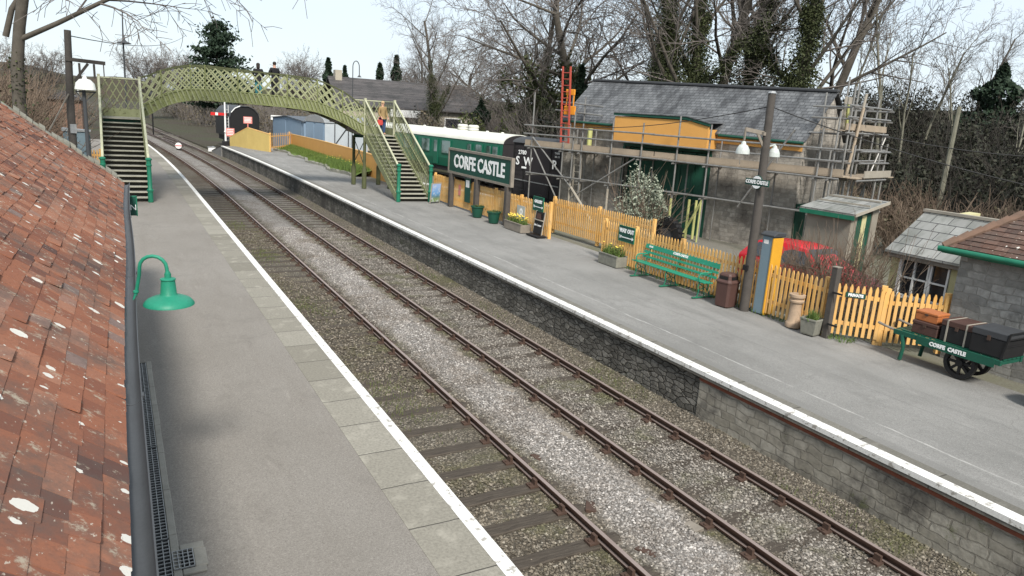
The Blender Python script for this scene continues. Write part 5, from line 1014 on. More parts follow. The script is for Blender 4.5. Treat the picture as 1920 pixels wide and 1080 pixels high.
# ---------------------------------------------------------------- outhouse by the shed
oh = thing('outhouse', 'small lean-to outhouse with green fascia and door, right of the goods shed', 'outhouse', (17.0, 14.6, 0), R(4))
b = MB(); b.box(0.0, 0.0, -0.4, 0.12, 1.6, 1.97); b.box(1.35, 0.121, -0.4, 1.45, 1.6, 2.3); b.box(0.121, 1.48, -0.4, 1.349, 1.6, 2.0); b.prism([(0.121, 0.0, -0.4), (0.32, 0.0, -0.4), (0.32, 0.0, 2.03), (0.121, 0.0, 1.99)], (0, 0.12, 0)); b.prism([(1.12, 0.0, -0.4), (1.45, 0.0, -0.4), (1.45, 0.0, 2.3), (1.12, 0.0, 2.2)], (0, 0.12, 0)); b.build('wall', 'outhouse_render', oh)
b = MB(); b.box(0.33, 0.03, -0.3, 1.11, 0.08, 2.0); b.build('door', 'dark_green', oh); b = MB(); b.box(0.62, 0.022, -0.3, 0.86, 0.029, 1.95); b.build('door_panel', 'cream_frame', oh)
b = MB(); b.prism([(-0.18, -0.22, 1.98), (1.6, -0.22, 2.36), (1.6, -0.22, 2.42), (-0.18, -0.22, 2.04)], (0, 2.0, 0)); r2 = b.build('roof', 'stone_slate', oh)
b = MB(); b.box(-0.19, -0.22, 1.84, -0.16, 1.78, 1.975); b.build('fascia', 'rail_green', oh)
b = MB(); b.prism([(-0.18, -0.245, 1.95), (1.6, -0.245, 2.33), (1.6, -0.245, 2.43), (-0.18, -0.245, 2.05)], (0, 0.022, 0)); b.build('verge_board', 'timber_pale', oh)
b = MB(); b.bar((0.75, -0.1, 2.26), (0.75, 1.75, 2.26), 0.05, 0.05); b.bar((1.3, -0.1, 2.39), (1.3, 1.75, 2.39), 0.05, 0.05); b.build('batten', 'timber_pale', r2)
# ---------------------------------------------------------------- stone house at the right edge with its slated annex
hs = thing('stone_house', 'grey stone house with a brown tiled hipped roof and green gutter at the right edge', 'building', (12.2, 8.45, 0))
b = MB(); b.box(0, -12, -0.3, 0.45, 0, 2.24); b.box(0.451, -0.45, -0.3, 6.0, -0.003, 2.24); b.build('wall', 'house_stone', hs)
hr = MB(); tv, tf, tr2 = [], [], []
PH = R(40); ca, sa = math.cos(PH), math.sin(PH)
for r in range(26):
    sl = r * 0.13; hipy = 0.25 - sl * ca      # front slope loses length along the hip
    y = hipy + rng.uniform(0, 0.04)
    y -= 0.0; yy = hipy
    off = 0.12 if r % 2 else 0.0
    yy = hipy + off * 0.0
    first = True
    while yy > -11.5:
        wd = (0.12 if (first and r % 2) else 0.24); first = False
        x0, z0 = -0.25 + sl * ca, 2.26 + sl * sa; x1, z1 = x0 + 0.165 * ca, z0 + 0.165 * sa; l_ = 0.022 + abs(rng.normal(0, 0.004))
        P = [(x0 - 0.01, yy - wd + 0.006, z0 + l_), (x0 - 0.01, yy, z0 + l_), (x1, yy, z1 + 0.006), (x1, yy - wd + 0.006, z1 + 0.006)]; n0 = len(tv)
        tv += P + [(p[0] + 0.012, p[1], p[2] - 0.018) for p in P]; tf += [tuple(n0 + i for i in q) for q in ((0,1,2,3),(4,7,6,5),(0,4,5,1),(1,5,6,2),(2,6,7,3),(3,7,4,0))]; tr2 += [min(max(rng.normal(0.5, 0.22), 0), 1)] * 6; yy -= wd
o = np_mesh('roof_tiles', tv, tf, 'brown_tile', hs, rnd=tr2)
b = MB(); rp = Vector((-0.25, 0.25, 2.25)); rq = Vector((-0.25 + 3.4*ca, 0.25 - 3.4*ca, 2.25 + 3.4*sa))
b.add([(-0.24, 0.24, 2.245), (-0.24, -12, 2.245), (rq.x, -12, rq.z - 0.03), (rq.x, rq.y, rq.z - 0.03), (6.0, 0.24, 2.245)], [(0, 1, 2, 3), (0, 3, 4)]); b.build('roof_deck', 'dark_tile', hs)
b = MB()
for i in range(17):
    c = rp.lerp(rq, (i + 0.5) / 17); d = (rq - rp).normalized(); b.tube([c - d*0.13 + Vector((0,0,0.02)), c + d*0.13 + Vector((0,0,0.045))], [0.085, 0.10], 8)
b.build('hip_tiles', 'hip_clay', hs, smooth='auto')
b = MB(); b.tube([(-0.33, 0.3, 2.22), (-0.33, -12, 2.22)], 0.06, 10); b.box(-0.27, -12, 2.13, -0.24, 0.26, 2.24); b.build('gutter', 'rail_green', hs, smooth='auto')
b = MB(); b.bar((-0.33, 0.28, 2.22), (0.05, 0.28, 2.22), 0.1, 0.1); b.build('gutter_end', 'rail_green', hs)
ax = thing('annex', 'lean-to annex with a white sash window and pale slate roof beside the stone house', 'building', (14.0, 8.6, 0))
b = MB(); b.box(0, 2.28, -0.4, 0.3, 2.5, 1.62); b.box(0.0, -0.1, -0.4, 0.3, 2.279, 0.55); b.box(0.001, -0.1, 1.52, 0.3, 2.279, 1.62); b.box(0.0, -0.1, 0.551, 0.3, 0.98, 1.519); b.prism([(0.301, 2.5, -0.4), (3.0, 2.5, -0.4), (3.0, 2.5, 2.6), (1.2, 2.5, 2.45), (0.301, 2.5, 1.72)], (0, -0.3, 0)); b.build('wall', 'cream_frame', ax)
b = MB(); b.prism([(-0.18, 2.62, 1.60), (1.25, 2.62, 2.58), (1.25, 2.62, 2.63), (-0.18, 2.62, 1.65)], (0, -3.4, 0)); b.prism([(1.25, 2.62, 2.58), (3.4, 2.62, 1.4), (3.4, 2.62, 1.45), (1.25, 2.62, 2.63)], (0, -3.4, 0)); r3 = b.build('roof', 'stone_slate', ax)
b = MB(); b.bar((1.25, 2.66, 2.64), (1.25, -0.8, 2.64), 0.16, 0.07); b.build('ridge', 'timber_pale', r3)
b = MB(); b.box(-0.14, -0.1, 1.50, -0.1, 2.55, 1.60); b.build('fascia', 'weathered_timber', ax)
wd_ = MB(); wd_.box(-0.03, 0.98, 0.50, 0.06, 2.28, 0.551)
wy0, wy1, wz0, wz1 = 1.0, 2.26, 0.56, 1.50
for y in (wy0, wy0 + 0.42, wy0 + 0.48, wy1 - 0.42): wd_.box(-0.02, y, wz0, 0.04, y + 0.045, wz1)
wd_.box(-0.03, wy1 - 0.07, wz0, 0.041, wy1 + 0.01, wz1 + 0.01); 
for z in (wz0, 1.02, wz1 - 0.03): wd_.box(-0.018, wy0, z, 0.038, wy1, z + 0.035)
wn_ = wd_.build('window', 'white_paint', ax); b = MB(); b.box(0.045, wy0, wz0, 0.055, wy1, wz1); b.build('pane', 'glass', wn_)
lw = thing('boundary_stone', 'rough whitish stone block at the right edge of the platform', 'stone', (10.75, 5.72, 0))
b = MB(); b.loft([[(0.3*sx*k + rng.normal(0, 0.02), 0.26*sy*k + rng.normal(0, 0.02), z) for sx, sy in ((-1,-0.6),(-0.6,-1),(0.6,-1),(1,-0.6),(1,0.6),(0.6,1),(-0.6,1),(-1,0.6))] for z, k in ((-0.02, 1), (0.2, 1.02), (0.38, 0.9), (0.46, 0.6))]); b.build('block', 'planter_stone', lw, bevel=0.03)
# ---------------------------------------------------------------- red car
car = thing('parked_car', 'red hatchback parked behind the fence, partly hidden by bare brown stems', 'car', (14.05, 13.6, -0.15), 0)
def ringc(y, hw, zb, zs, zr, hr):   # half width, sill, shoulder, roof height, half roof width
    return [(-hw*0.9, y, zb), (-hw, y, zb + 0.18), (-hw, y, zs - 0.08), (-hw*0.97, y, zs), (-hr, y, zr), (-hr*0.6, y, zr + 0.025), (hr*0.6, y, zr + 0.025), (hr, y, zr), (hw*0.97, y, zs), (hw, y, zs - 0.08), (hw, y, zb + 0.18), (hw*0.9, y, zb)]
b = MB(); b.loft([ringc(1.95, 0.70, 0.35, 0.75, 0.80, 0.6), ringc(1.9, 0.80, 0.25, 0.9, 0.95, 0.66), ringc(1.6, 0.83, 0.2, 0.93, 1.30, 0.58), ringc(1.2, 0.84, 0.2, 0.93, 1.41, 0.58), ringc(0.4, 0.84, 0.2, 0.92, 1.45, 0.58), ringc(-0.3, 0.84, 0.2, 0.90, 1.40, 0.57), ringc(-1.05, 0.83, 0.2, 0.88, 0.93, 0.66), ringc(-1.7, 0.80, 0.22, 0.78, 0.82, 0.62), ringc(-1.95, 0.66, 0.35, 0.62, 0.66, 0.5)])
body = b.build('body', 'car_red', car, smooth='auto')
for sx in (-1, 1):
    for y0, y1, y2, y3 in ((1.5, 0.45, 0.40, 1.35), (0.35, -0.85, -0.30, 0.35)):
        b = MB(); f_ = lambda y, t: (sx*(0.83 + (0.585 - 0.83)*t + 0.012), y, 0.94 + (1.37 - 0.94)*t)
        b.add([f_(y0, 0.02), f_(y1, 0.02), f_(y2, 0.9), f_(y3, 0.9)], [(0, 1, 2, 3)]); b.build('side_window', 'glass', car)
    for y in (1.25, -1.2):
        b = MB(); ring = lambda r_, x: [(x, y + r_*math.cos(a), 0.30 + r_*math.sin(a)) for a in [2*math.pi*k/24 for k in range(24)]]
        b.loft([ring(0.24, sx*0.70), ring(0.30, sx*0.70), ring(0.30, sx*0.86), ring(0.20, sx*0.865), ring(0.20, sx*0.84)]); o = b.build('wheel', 'rubber', car); b = MB(); b.loft([ring(0.19, sx*0.845), ring(0.17, sx*0.872), ring(0.04, sx*0.865)]); b.build('rim', 'galvanised', o)
    b = MB(); b.lathe([(0.02, -0.06), (0.12, -0.02), (0.11, 0.03), (0.02, 0.05)], (sx*0.55, -1.86, 0.62), 12, sy=0.8); b.build('headlight', 'lamp_white', car, smooth=True)
    b = MB(); b.lathe([(0.01, -0.06), (0.07, -0.04), (0.08, 0.05), (0.02, 0.07)], (sx*0.93, -0.62, 0.98), 10, sy=0.6); b.build('wing_mirror', 'black_paint', car, smooth=True)
b = MB(); b.add([(-0.70, -1.0, 0.955), (0.70, -1.0, 0.955), (0.53, -0.35, 1.405), (-0.53, -0.35, 1.405)], [(0, 1, 2, 3)]); b.build('windscreen', 'glass', car)
b = MB(); b.box(-0.86, -0.32, 0.9, -0.835, -0.27, 1.0); b.build('door_seam', 'black_paint', car)
# ---------------------------------------------------------------- railway vehicles in the yard siding
def local_rail(t, y0, y1):
    for x in (-0.75, 0.75): bb = MB(); bb.box(x - 0.035, y0, -0.145, x + 0.035, y1, 0.0); 
CO, CRZ = (20.95, 43.6, -0.62), R(9.5)
cc = thing('railway_carriage', 'green passenger carriage with a cream white roof standing behind the fence', 'railway carriage', CO, CRZ)
def coach_ring(y, hw=1.38, zb=0.95, zg=3.08, rt=3.72):
    p = [(-hw*0.93, y, zb), (-hw, y, zb + 0.6), (-hw, y, zb + 1.1), (-hw*0.955, y, zg)]
    p2 = [(-x, yy, z) for x, yy, z in reversed(p)]
    return p + p2
CL = 19.0
b = MB(); b.loft([coach_ring(0.0), coach_ring(CL)]); b.build('body', 'coach_green', cc)
b = MB(); b.loft([[(1.36*math.cos(a), y, 3.06 + 0.64*math.sin(a)**0.9) for a in [math.pi*i/14 for i in range(15)]] for y in (-0.05, CL + 0.05)]); rfc = b.build('roof', 'coach_roof', cc, smooth='auto')
b = MB(); b.loft([[(1.33*math.cos(a), y, 3.05 + 0.60*math.sin(a)) for a in [math.pi*i/14 for i in range(15)]] for y in (-0.09, -0.055)]); b.loft([coach_ring(-0.06, 1.36), coach_ring(-0.001, 1.36)]); b.build('end_wall', 'black_wagon', cc)
for y in (5.2, 6.6):
    b = MB(); b.lathe([(0.36, 3.55), (0.36, 3.72), (0.40, 3.74), (0.40, 3.83), (0.36, 3.85), (0.36, 3.9), (0.40, 3.92), (0.40, 4.02), (0.3, 4.1)], (-0.15, y, 0), 16); b.build('roof_ventilator', 'coach_roof', rfc, smooth='auto')
for y in (1.6, 3.4, 9.0, 12.0, 15.0): b = MB(); b.lathe([(0.10, 3.62), (0.13, 3.72), (0.08, 3.78)], (-0.2, y, 0), 8); b.build('roof_vent', 'coach_roof', rfc)
ys_ = [(0.45, 1.0, 1), (1.25, 1.7, 1), (2.3, 3.0, 1), (6.3, 7.4, 0), (9.2, 10.3, 0), (12.2, 13.2, 0), (14.6, 15.6, 0), (16.6, 17.6, 0)]
for y0, y1, big in ys_:
    b = MB(); b.box(-1.43, y0 - 0.05, 1.88, -1.36, y1 + 0.05, 2.88); f_ = b.build('window', 'coach_green', cc)
    b = MB(); b.box(-1.445, y0, 1.93, -1.431, y1, 2.83); b.build('pane', 'coach_glass', f_)
for y0 in (3.5, 8.0, 11.2): b = MB(); b.box(-1.425, y0, 1.05, -1.37, y0 + 0.62, 2.9); d_ = b.build('door', 'coach_green', cc); b = MB(); b.box(-1.44, y0 + 0.1, 1.95, -1.426, y0 + 0.52, 2.8); b.build('pane', 'coach_glass', d_)
b = MB(); b.box(-1.2, 0.05, 0.62, 1.2, CL - 0.05, 0.949); b.build('underframe', 'black_wagon', cc)
for yc in (3.0, 16.0):
    b = MB(); b.box(-1.05, yc - 1.6, 0.35, -0.95, yc + 1.6, 0.6); b.box(0.95, yc - 1.6, 0.35, 1.05, yc + 1.6, 0.6)
    for w_ in (-1.2, 1.2):
        for x in (-0.75, 0.75): b.tube([(x - 0.06, yc + w_, 0.46), (x + 0.06, yc + w_, 0.46)], 0.46, 18)
    b.build('bogie', 'black_wagon', cc)
b = MB(); 
for x in (-0.75, 0.75): b.box(x - 0.035, -14, -0.15, x + 0.035, CL + 30, -0.003)
o = b.build('siding_rails', 'rail_steel'); o.location = CO; o.rotation_euler = (0, 0, CRZ); tag(o, 'siding rails under the green carriage and black van', 'railway track')
# black goods van
VO = SO
vv_ = thing('goods_van', 'black goods van lettered SWR between the carriage and the goods shed', 'goods van', VO, SRZ)
vx, vy0, vy1, vz0, vz1 = 0.7, 12.3, 16.0, 0.25, 2.98
b = MB(); b.box(vx, vy0, vz0, vx + 2.4, vy1, vz1); b.build('body', 'black_wagon', vv_)
b = MB(); b.loft([[(vx + 1.2 + 1.28*math.cos(a), y, vz1 + 0.32*math.sin(a)) for a in [math.pi*i/10 for i in range(11)]] for y in (vy0 - 0.05, vy1 + 0.05)]); b.build('roof', 'case_grey', vv_, smooth='auto')
b = MB(); 
for k in range(12): z = vz0 + 0.15 + k*0.225; b.box(vx - 0.012, vy0 + 0.02, z, vx - 0.001, vy1 - 0.02, z + 0.012)
for y in (vy0 + 0.03, 13.25, 15.1, vy1 - 0.09): b.box(vx - 0.045, y, vz0, vx - 0.013, y + 0.07, vz1)
b.build('framing', 'black_paint', vv_)
b = MB(); b.box(vx - 0.03, 13.34, vz0 + 0.05, vx - 0.0135, 15.08, vz1 - 0.1); b.bar((vx - 0.035, 13.35, vz0 + 0.1), (vx - 0.035, 14.2, vz1 - 0.3), 0.02, 0.07); b.bar((vx - 0.035, 15.05, vz0 + 0.1), (vx - 0.035, 14.25, vz1 - 0.3), 0.02, 0.07); b.build('door', 'black_wagon', vv_)
b = MB()
for ch, y in (('S', 15.62), ('W', 14.85), ('R', 12.95)): b.text(ch, 0.62, (vx - 0.05, y, 2.02), (0, -1, 0), (0, 0, 1), 0.003, 1.0, 0.012)
b.text('2780', 0.30, (vx - 0.05, 15.3, 2.48), (0, -1, 0), (0, 0, 1), 0.003, 1.0, 0.006); b.text('TARE', 0.15, (vx - 0.05, 12.82, 2.62), (0, -1, 0), (0, 0, 1), 0.003); b.text('10-10', 0.15, (vx - 0.05, 12.82, 2.44), (0, -1, 0), (0, 0, 1), 0.003); b.box(vx - 0.052, 14.95, 1.66, vx - 0.047, 15.3, 1.76)
b.build('lettering', 'letter_white', vv_)
b = MB(); b.box(vx + 0.1, vy0 + 0.02, -0.05, vx + 2.3, vy1 - 0.02, vz0 - 0.001); b.build('underframe', 'black_wagon', vv_)
for y in (13.1, 15.2):
    b = MB()
    for x in (0.45, 1.95): b.tube([(vx + x - 0.06, y, -0.16), (vx + x + 0.06, y, -0.16)], 0.45, 18)
    b.build('wheelset', 'black_wagon', vv_)
b = MB(); b.bar((vx - 0.03, 12.6, 0.95), (vx - 0.03, 15.8, 1.05), 0.03, 0.05); b.build('handrail', 'galvanised', vv_)
# yard dock with a white edge, bollard posts, bins
b = MB(); b.box(-2.6, 12.0, -0.4, 0.35, 27.0, -0.02); o = b.build('loading_dock', 'yard'); o.location = SO; o.rotation_euler = (0, 0, SRZ); struct(o)
b = MB(); b.box(-0.1, 12.0, -0.018, 0.355, 26.0, 0.03); o = b.build('dock_edge', 'platform_white'); o.location = SO; o.rotation_euler = (0, 0, SRZ); struct(o)
for y, h_ in ((13.9, 0.7), (12.55, 0.62)):
    b = MB(); b.box(-0.75, y - 0.07, -0.05, -0.61, y + 0.07, h_); o = b.build('dock_post', 'black_paint'); o.location = SO; o.rotation_euler = (0, 0, SRZ); tag(o, 'short black dock post below the S of the goods van' if y > 13 else 'short black dock post by the left end of the goods shed', 'post', 'black dock posts')
def wheelie(label, x, y, rz, m='case_grey'):
    t = thing('wheelie_bin', label, 'bin', (x, y, -0.02), rz, 'bins by the green carriage'); b = MB(); b.loft([[(-w_, -d_, z), (w_, -d_, z), (w_, d_, z), (-w_, d_, z)] for w_, d_, z in ((0.22, 0.25, 0.05), (0.28, 0.33, 0.95))]); b.build('body', m, t, bevel=0.02)
    b = MB(); b.prism([(-0.30, -0.36, 0.951), (0.30, -0.36, 0.951), (0.30, -0.30, 1.05), (-0.30, -0.30, 1.05)], (0, 0.7, 0.0)); b.build('lid', m, t, bevel=0.02); b = MB(); b.tube([(-0.24, 0.3, 0.1), (0.24, 0.3, 0.1)], 0.1, 10); b.build('wheel', 'rubber', t)
wheelie('dark wheelie bin, leftmost of the three by the carriage', 17.55, 44.0, R(80)); wheelie('dark wheelie bin, middle one of the three by the carriage', 17.85, 42.9, R(70)); wheelie('green wheelie bin, rightmost of the three by the carriage', 18.1, 42.0, R(75), 'coach_green')
tw = thing('tractor_wheel', 'black ribbed wheel and crate stacked behind the set back fence', 'wheel', (14.6, 20.4, -0.2), R(20))
b = MB(); ring = lambda r_, x: [(x, r_*math.cos(a), 0.62 + r_*math.sin(a)) for a in [2*math.pi*k/28 for k in range(28)]]
b.loft([ring(0.35, -0.13), ring(0.58, -0.15), ring(0.62, -0.08), ring(0.62, 0.08), ring(0.58, 0.15), ring(0.35, 0.13), ring(0.35, -0.13)], cap=False)
for k in range(22): a = 2*math.pi*k/22; b.bar((-0.15, 0.62*math.cos(a), 0.62 + 0.62*math.sin(a)), (0.15, 0.62*math.cos(a + 0.12), 0.62 + 0.62*math.sin(a + 0.12)), 0.05, 0.06)
b.build('tyre', 'rubber', tw); b = MB(); b.loft([ring(0.34, -0.05), ring(0.34, 0.05)]); b.build('rim', 'case_grey', tw)
# blue huts
def hut(label, loc, rz, L, W, He, Hr, m, curved=False, front=False, roofm='shed_roof', doorm=None, brace=False):
    t = thing('storage_hut', label, 'hut', loc, rz, 'storage huts behind the orange boards'); b = MB(); b.box(-W/2, 0, 0, W/2, L, He)
    if not curved:
        for y in (0.0, L - 0.05): b.prism([(-W/2, y, He + 0.001), (W/2, y, He + 0.001), (0, y, Hr)], (0, 0.05, 0))
    b.build('wall', m, t); b = MB()
    if curved: b.loft([[(1.06*W/2*math.cos(a), y, He + (Hr - He)*math.sin(a)) for a in [math.pi*i/10 for i in range(11)]] for y in (-0.08, L + 0.08)])
    else:
        for s_ in (-1, 1): b.prism([(s_*(W/2 + 0.15), -0.15, He - 0.05), (0, -0.15, Hr), (0, -0.15, Hr + 0.07), (s_*(W/2 + 0.15), -0.15, He + 0.02)], (0, L + 0.3, 0))
    b.build('roof', roofm, t, smooth='auto' if curved else False)
    b = MB()
    for k in (-0.25, 0.25): b.box(k*W - 0.2*W, -0.04, 0.1, k*W + 0.2*W, -0.001, He - 0.05)
    b.build('door', doorm or m, t)
    b = MB()
    for k in (0.12, 0.5, 0.88):
        b.box(-W/2 - 0.03, L*k - 0.05, 0, -W/2 - 0.001, L*k + 0.05, He)
    if brace: b.bar((-W/2 - 0.03, L*0.12, 0.2), (-W/2 - 0.03, L*0.5, He - 0.2), 0.03, 0.08)
    b.build('framing', m if not brace else 'black_paint', t); 
    b = MB(); b.box(-W/2 - 0.02, L*0.2, 0.1, -W/2 - 0.0015, L*0.46, He - 0.3); b.build('side_door', doorm or m, t); return t
hut('long low blue grey hut with a dark roof behind the picket panel', (11.55, 72.9, -0.4), R(-85.6), 2.5, 10.4, 3.05, 3.3, 'shed_blue')
h2 = hut('tall van body hut with a blue double door end and a pale braced side', (11.98, 63.65, -0.4), R(-76.2), 4.2, 3.4, 3.15, 3.75, 'shed_blue', True, roofm='galvanised')
b = MB(); b.box(1.702, 0.02, 0.0, 1.73, 4.18, 3.1); b.build('side_cladding', 'shed_pale', h2); b = MB(); b.bar((1.75, 0.3, 0.5), (1.75, 2.2, 2.9), 0.03, 0.09); b.box(1.731, 0.9, 0, 1.76, 0.98, 3.05); b.box(1.731, 2.2, 0, 1.76, 2.28, 3.05); b.build('side_framing', 'case_grey', h2)
# black covered van beyond the platform ramp
bv = thing('covered_wagon', 'black round roofed wagon with red buffer beam beyond the platform ramp', 'goods wagon', (8.55, 79.0, -0.75), R(4)); bv.scale = (1.05, 1.05, 1.07)
b = MB(); pr_ = [(-1.35, 1.1), (-1.38, 2.9), (-1.25, 3.35), (-0.9, 3.75), (-0.4, 3.98), (0.4, 3.98), (0.9, 3.75), (1.25, 3.35), (1.38, 2.9), (1.35, 1.1)]
b.loft([[(x, y, z) for x, z in pr_] for y in (0, 7.0)]); b.build('body', 'black_paint', bv)
b = MB(); b.loft([[(x*1.03, y, z + 0.04) for x, z in pr_[1:-1]] + [(x*0.99, y, z - 0.02) for x, z in reversed(pr_[1:-1])] for y in (-0.1, 7.1)]); b.build('roof', 'case_grey', bv, smooth='auto')
b = MB(); b.tube([(x*1.0, -0.07, z + 0.02) for x, z in pr_[2:5]], 0.05, 6); b.build('lamp_iron', 'white_paint', bv)
b = MB(); b.box(-1.3, -0.12, 0.85, 1.3, 0.1, 1.09); b.build('buffer_beam', 'signal_red', bv)
for x in (-0.87, 0.87): b = MB(); b.tube([(x, -0.55, 0.97), (x, -0.5, 0.97)], 0.24, 14); b.tube([(x, -0.5, 0.97), (x, -0.121, 0.97)], 0.09, 8); b.build('buffer', 'black_paint', bv)
b = MB()
for y in (1.2, 5.8):
    for x in (-0.75, 0.75): b.tube([(x - 0.06, y, 0.46), (x + 0.06, y, 0.46)], 0.46, 14)
b.box(-1.1, 0.12, 0.6, 1.1, 6.9, 1.09); b.build('underframe', 'black_wagon', bv)
# signal, notices, lamps beyond
sg = thing('semaphore_signal', 'white signal post with a red semaphore arm at the end of the far platform', 'signal', (6.0, 73.6, -0.4))
b = MB(); b.tube([(0, 0, 0), (0, 0, 4.3)], [0.10, 0.07], 10); b.lathe([(0.03, 4.3), (0.1, 4.36), (0.06, 4.45), (0.1, 4.52), (0.01, 4.7)], n=10); b.build('post', 'white_paint', sg, smooth='auto')
b = MB(); b.prism([(0.12, -0.06, 3.05), (-1.25, -0.06, 3.02), (-1.25, -0.06, 3.30), (0.12, -0.06, 3.27)], (0, 0.03, 0)); a_ = b.build('arm', 'signal_red', sg); b = MB(); b.box(-0.85, -0.064, 3.035, -0.62, -0.0605, 3.285); b.build('arm_stripe', 'white_paint', a_)
b = MB(); b.box(0.1, -0.1, 3.0, 0.35, 0.02, 3.3); b.build('spectacle', 'black_paint', sg); b = MB(); b.tube([(0.3, 0, 0.2), (0.3, 0, 4.0)], 0.025, 6)
for i in range(12): b.tube([(0.12, 0, 0.5 + i*0.28), (0.3, 0, 0.5 + i*0.28)], 0.015, 5)
b.build('ladder', 'white_paint', sg); b = MB(); b.lathe([(0.02, -0.14), (0.16, 0), (0.02, 0.14)], (0.0, -0.12, 1.55), 12, sy=0.4); b.build('disc', 'white_paint', sg)
b = MB(); b.box(-0.3, -0.3, 0.0, 0.5, 0.3, 0.7); b.build('base_box', 'black_paint', sg)
def notice(label, loc, w_, h_, zc):
    t = thing('warning_notice', label, 'notice', loc, 0, 'red and white notices at the platform end'); b = MB(); b.box(-w_/2, 0, zc - h_/2, w_/2, 0.03, zc + h_/2); b.build('board', 'notice_pink', t); b = MB(); b.box(-0.04, 0.031, 0, 0.04, 0.09, zc + h_/2 - 0.02); b.build('post', 'notice_pink', t)
    b = MB()
    for k in range(4): b.box(-w_*0.4, -0.004, zc + h_*(0.33 - 0.2*k) - 0.03, w_*(0.4 - 0.06*(k % 2)), -0.001, zc + h_*(0.33 - 0.2*k) + 0.02)
    b.build('lettering', 'letter_white', t)
notice('red and white notice above the peak of the cream panel', (7.35, 69.2, 0.0), 0.75, 0.6, 2.45); notice('red and white notice left of the cream panel', (6.35, 73.0, -0.2), 0.72, 0.75, 1.35)
t = thing('platform_nameplate', 'small white board on a thin post beyond the huts', 'sign', (14.2, 92.0, -0.8)); b = MB(); b.box(-0.7, 0, 2.8, 0.7, 0.05, 3.35); b.build('board', 'white_paint', t); b = MB(); b.tube([(0, 0.1, 0), (0, 0.1, 3.3)], 0.06, 8); b.build('post', 'white_paint', t)
gd = thing('ground_signal', 'white ground disc signal between the tracks beyond the bridge', 'signal', (2.25, 78.5, -1.05)); b = MB(); b.lathe([(0.28, -0.03), (0.30, 0.0), (0.28, 0.03), (0.01, 0.035)], (0, 0, 0), 20); b.v = [(x, z, y + 0.45) for x, y, z in b.v]; b.build('disc', 'white_paint', gd, smooth='auto'); b = MB(); b.box(-0.28, -0.035, 0.41, 0.28, -0.032, 0.49); b.build('stripe', 'signal_red', gd); b = MB(); b.box(-0.18, 0.04, 0.0, 0.18, 0.35, 0.6); b.build('case', 'black_paint', gd)
cl_ = thing('colour_signal', 'back of a black colour light signal head seen under the footbridge', 'signal', (1.2, 104.0, -0.9)); b = MB(); b.tube([(0, 0, 0), (0, 0, 3.4)], 0.09, 8); b.build('post', 'black_paint', cl_)
b = MB(); b.box(-0.42, -0.04, 3.2, 0.42, 0.0, 5.6); b.build('backboard', 'black_paint', cl_); b = MB(); 
for z in (3.7, 4.4, 5.1): b.box(-0.18, -0.1, z - 0.2, 0.18, -0.041, z + 0.2)
b.build('lamp_case', 'case_grey', cl_)
for x, y, lab in ((5.1, 76.2, 'grey white point lever box beside the platform ramp'), (5.6, 77.0, 'pale relay box at the foot of the platform ramp')):
    t = thing('relay_box', lab, 'box', (x, y, -0.9)); b = MB(); b.box(-0.4, -0.2, 0, 0.4, 0.2, 0.4); b.build('case', 'white_paint', t, bevel=0.02); b = MB(); b.box(-0.44, -0.24, 0.401, 0.44, 0.24, 0.45); b.build('lid', 'galvanised', t)
# lamps and poles on the left
ll = thing('platform_lamp', 'white dome shaded lamp on a dark post beyond the tiled roof', 'lamp', (-4.05, 28.0, 0)); b = MB(); b.tube([(0.0, 0, -0.1), (0, 0, 4.35)], [0.075, 0.055], 10); b.build('post', 'gutter_grey', ll, smooth='auto'); b = MB(); b.lathe([(0.02, 0.46), (0.06, 0.42), (0.07, 0.36), (0.16, 0.34), (0.27, 0.22), (0.31, 0.02), (0.29, 0.0), (0.2, 0.2)], (0.05, 0, 4.3), 22); b.build('shade', 'lamp_white', ll, smooth='auto'); b = MB(); b.bar((-0.25, 0, 4.25), (0.35, 0, 4.25), 0.03, 0.04); b.bar((-0.22, 0, 4.25), (0, 0, 3.9), 0.025, 0.03); b.bar((0.32, 0, 4.25), (0, 0, 3.9), 0.025, 0.03); b.build('bracket', 'gutter_grey', ll)
lp = thing('telegraph_pole', 'dark telegraph pole with a timber side beam beyond the tiled roof', 'pole', (-4.75, 34.0, 0)); b = MB(); b.tube([(0, 0, -0.1), (0.04, 0, 3.5), (0.14, 0, 6.5)], [0.15, 0.14, 0.12], 12); b.build('shaft', 'brown_post', lp, smooth='auto')
b = MB(); b.bar((0.0, -0.1, 5.42), (1.35, -0.1, 5.36), 0.12, 0.14); b.bar((0.25, -0.1, 4.6), (0.75, -0.1, 5.3), 0.08, 0.1); b.bar((1.28, -0.1, 5.3), (1.28, -0.1, 4.85), 0.04, 0.04); b.bar((0.45, -0.1, 5.3), (0.45, -0.1, 4.7), 0.06, 0.08); b.bar((0.95, -0.1, 5.3), (0.95, -0.1, 4.75), 0.06, 0.08); b.build('side_beam', 'brown_post', lp)
b = MB(); b.bar((0.02, -0.15, 4.1), (-1.9, -3.2, 0.2), 0.04, 0.04); b.build('stay_wire', 'weathered_timber', lp); b = MB(); b.tube([(0.32, 0, 4.25), (0.36, 0, 4.25)], 0.2, 12); b.build('speaker', 'lamp_white', lp)
b = MB(); b.box(-0.02, -0.19, 2.6, 0.2, -0.141, 2.95); b.build('junction_box', 'galvanised', lp)
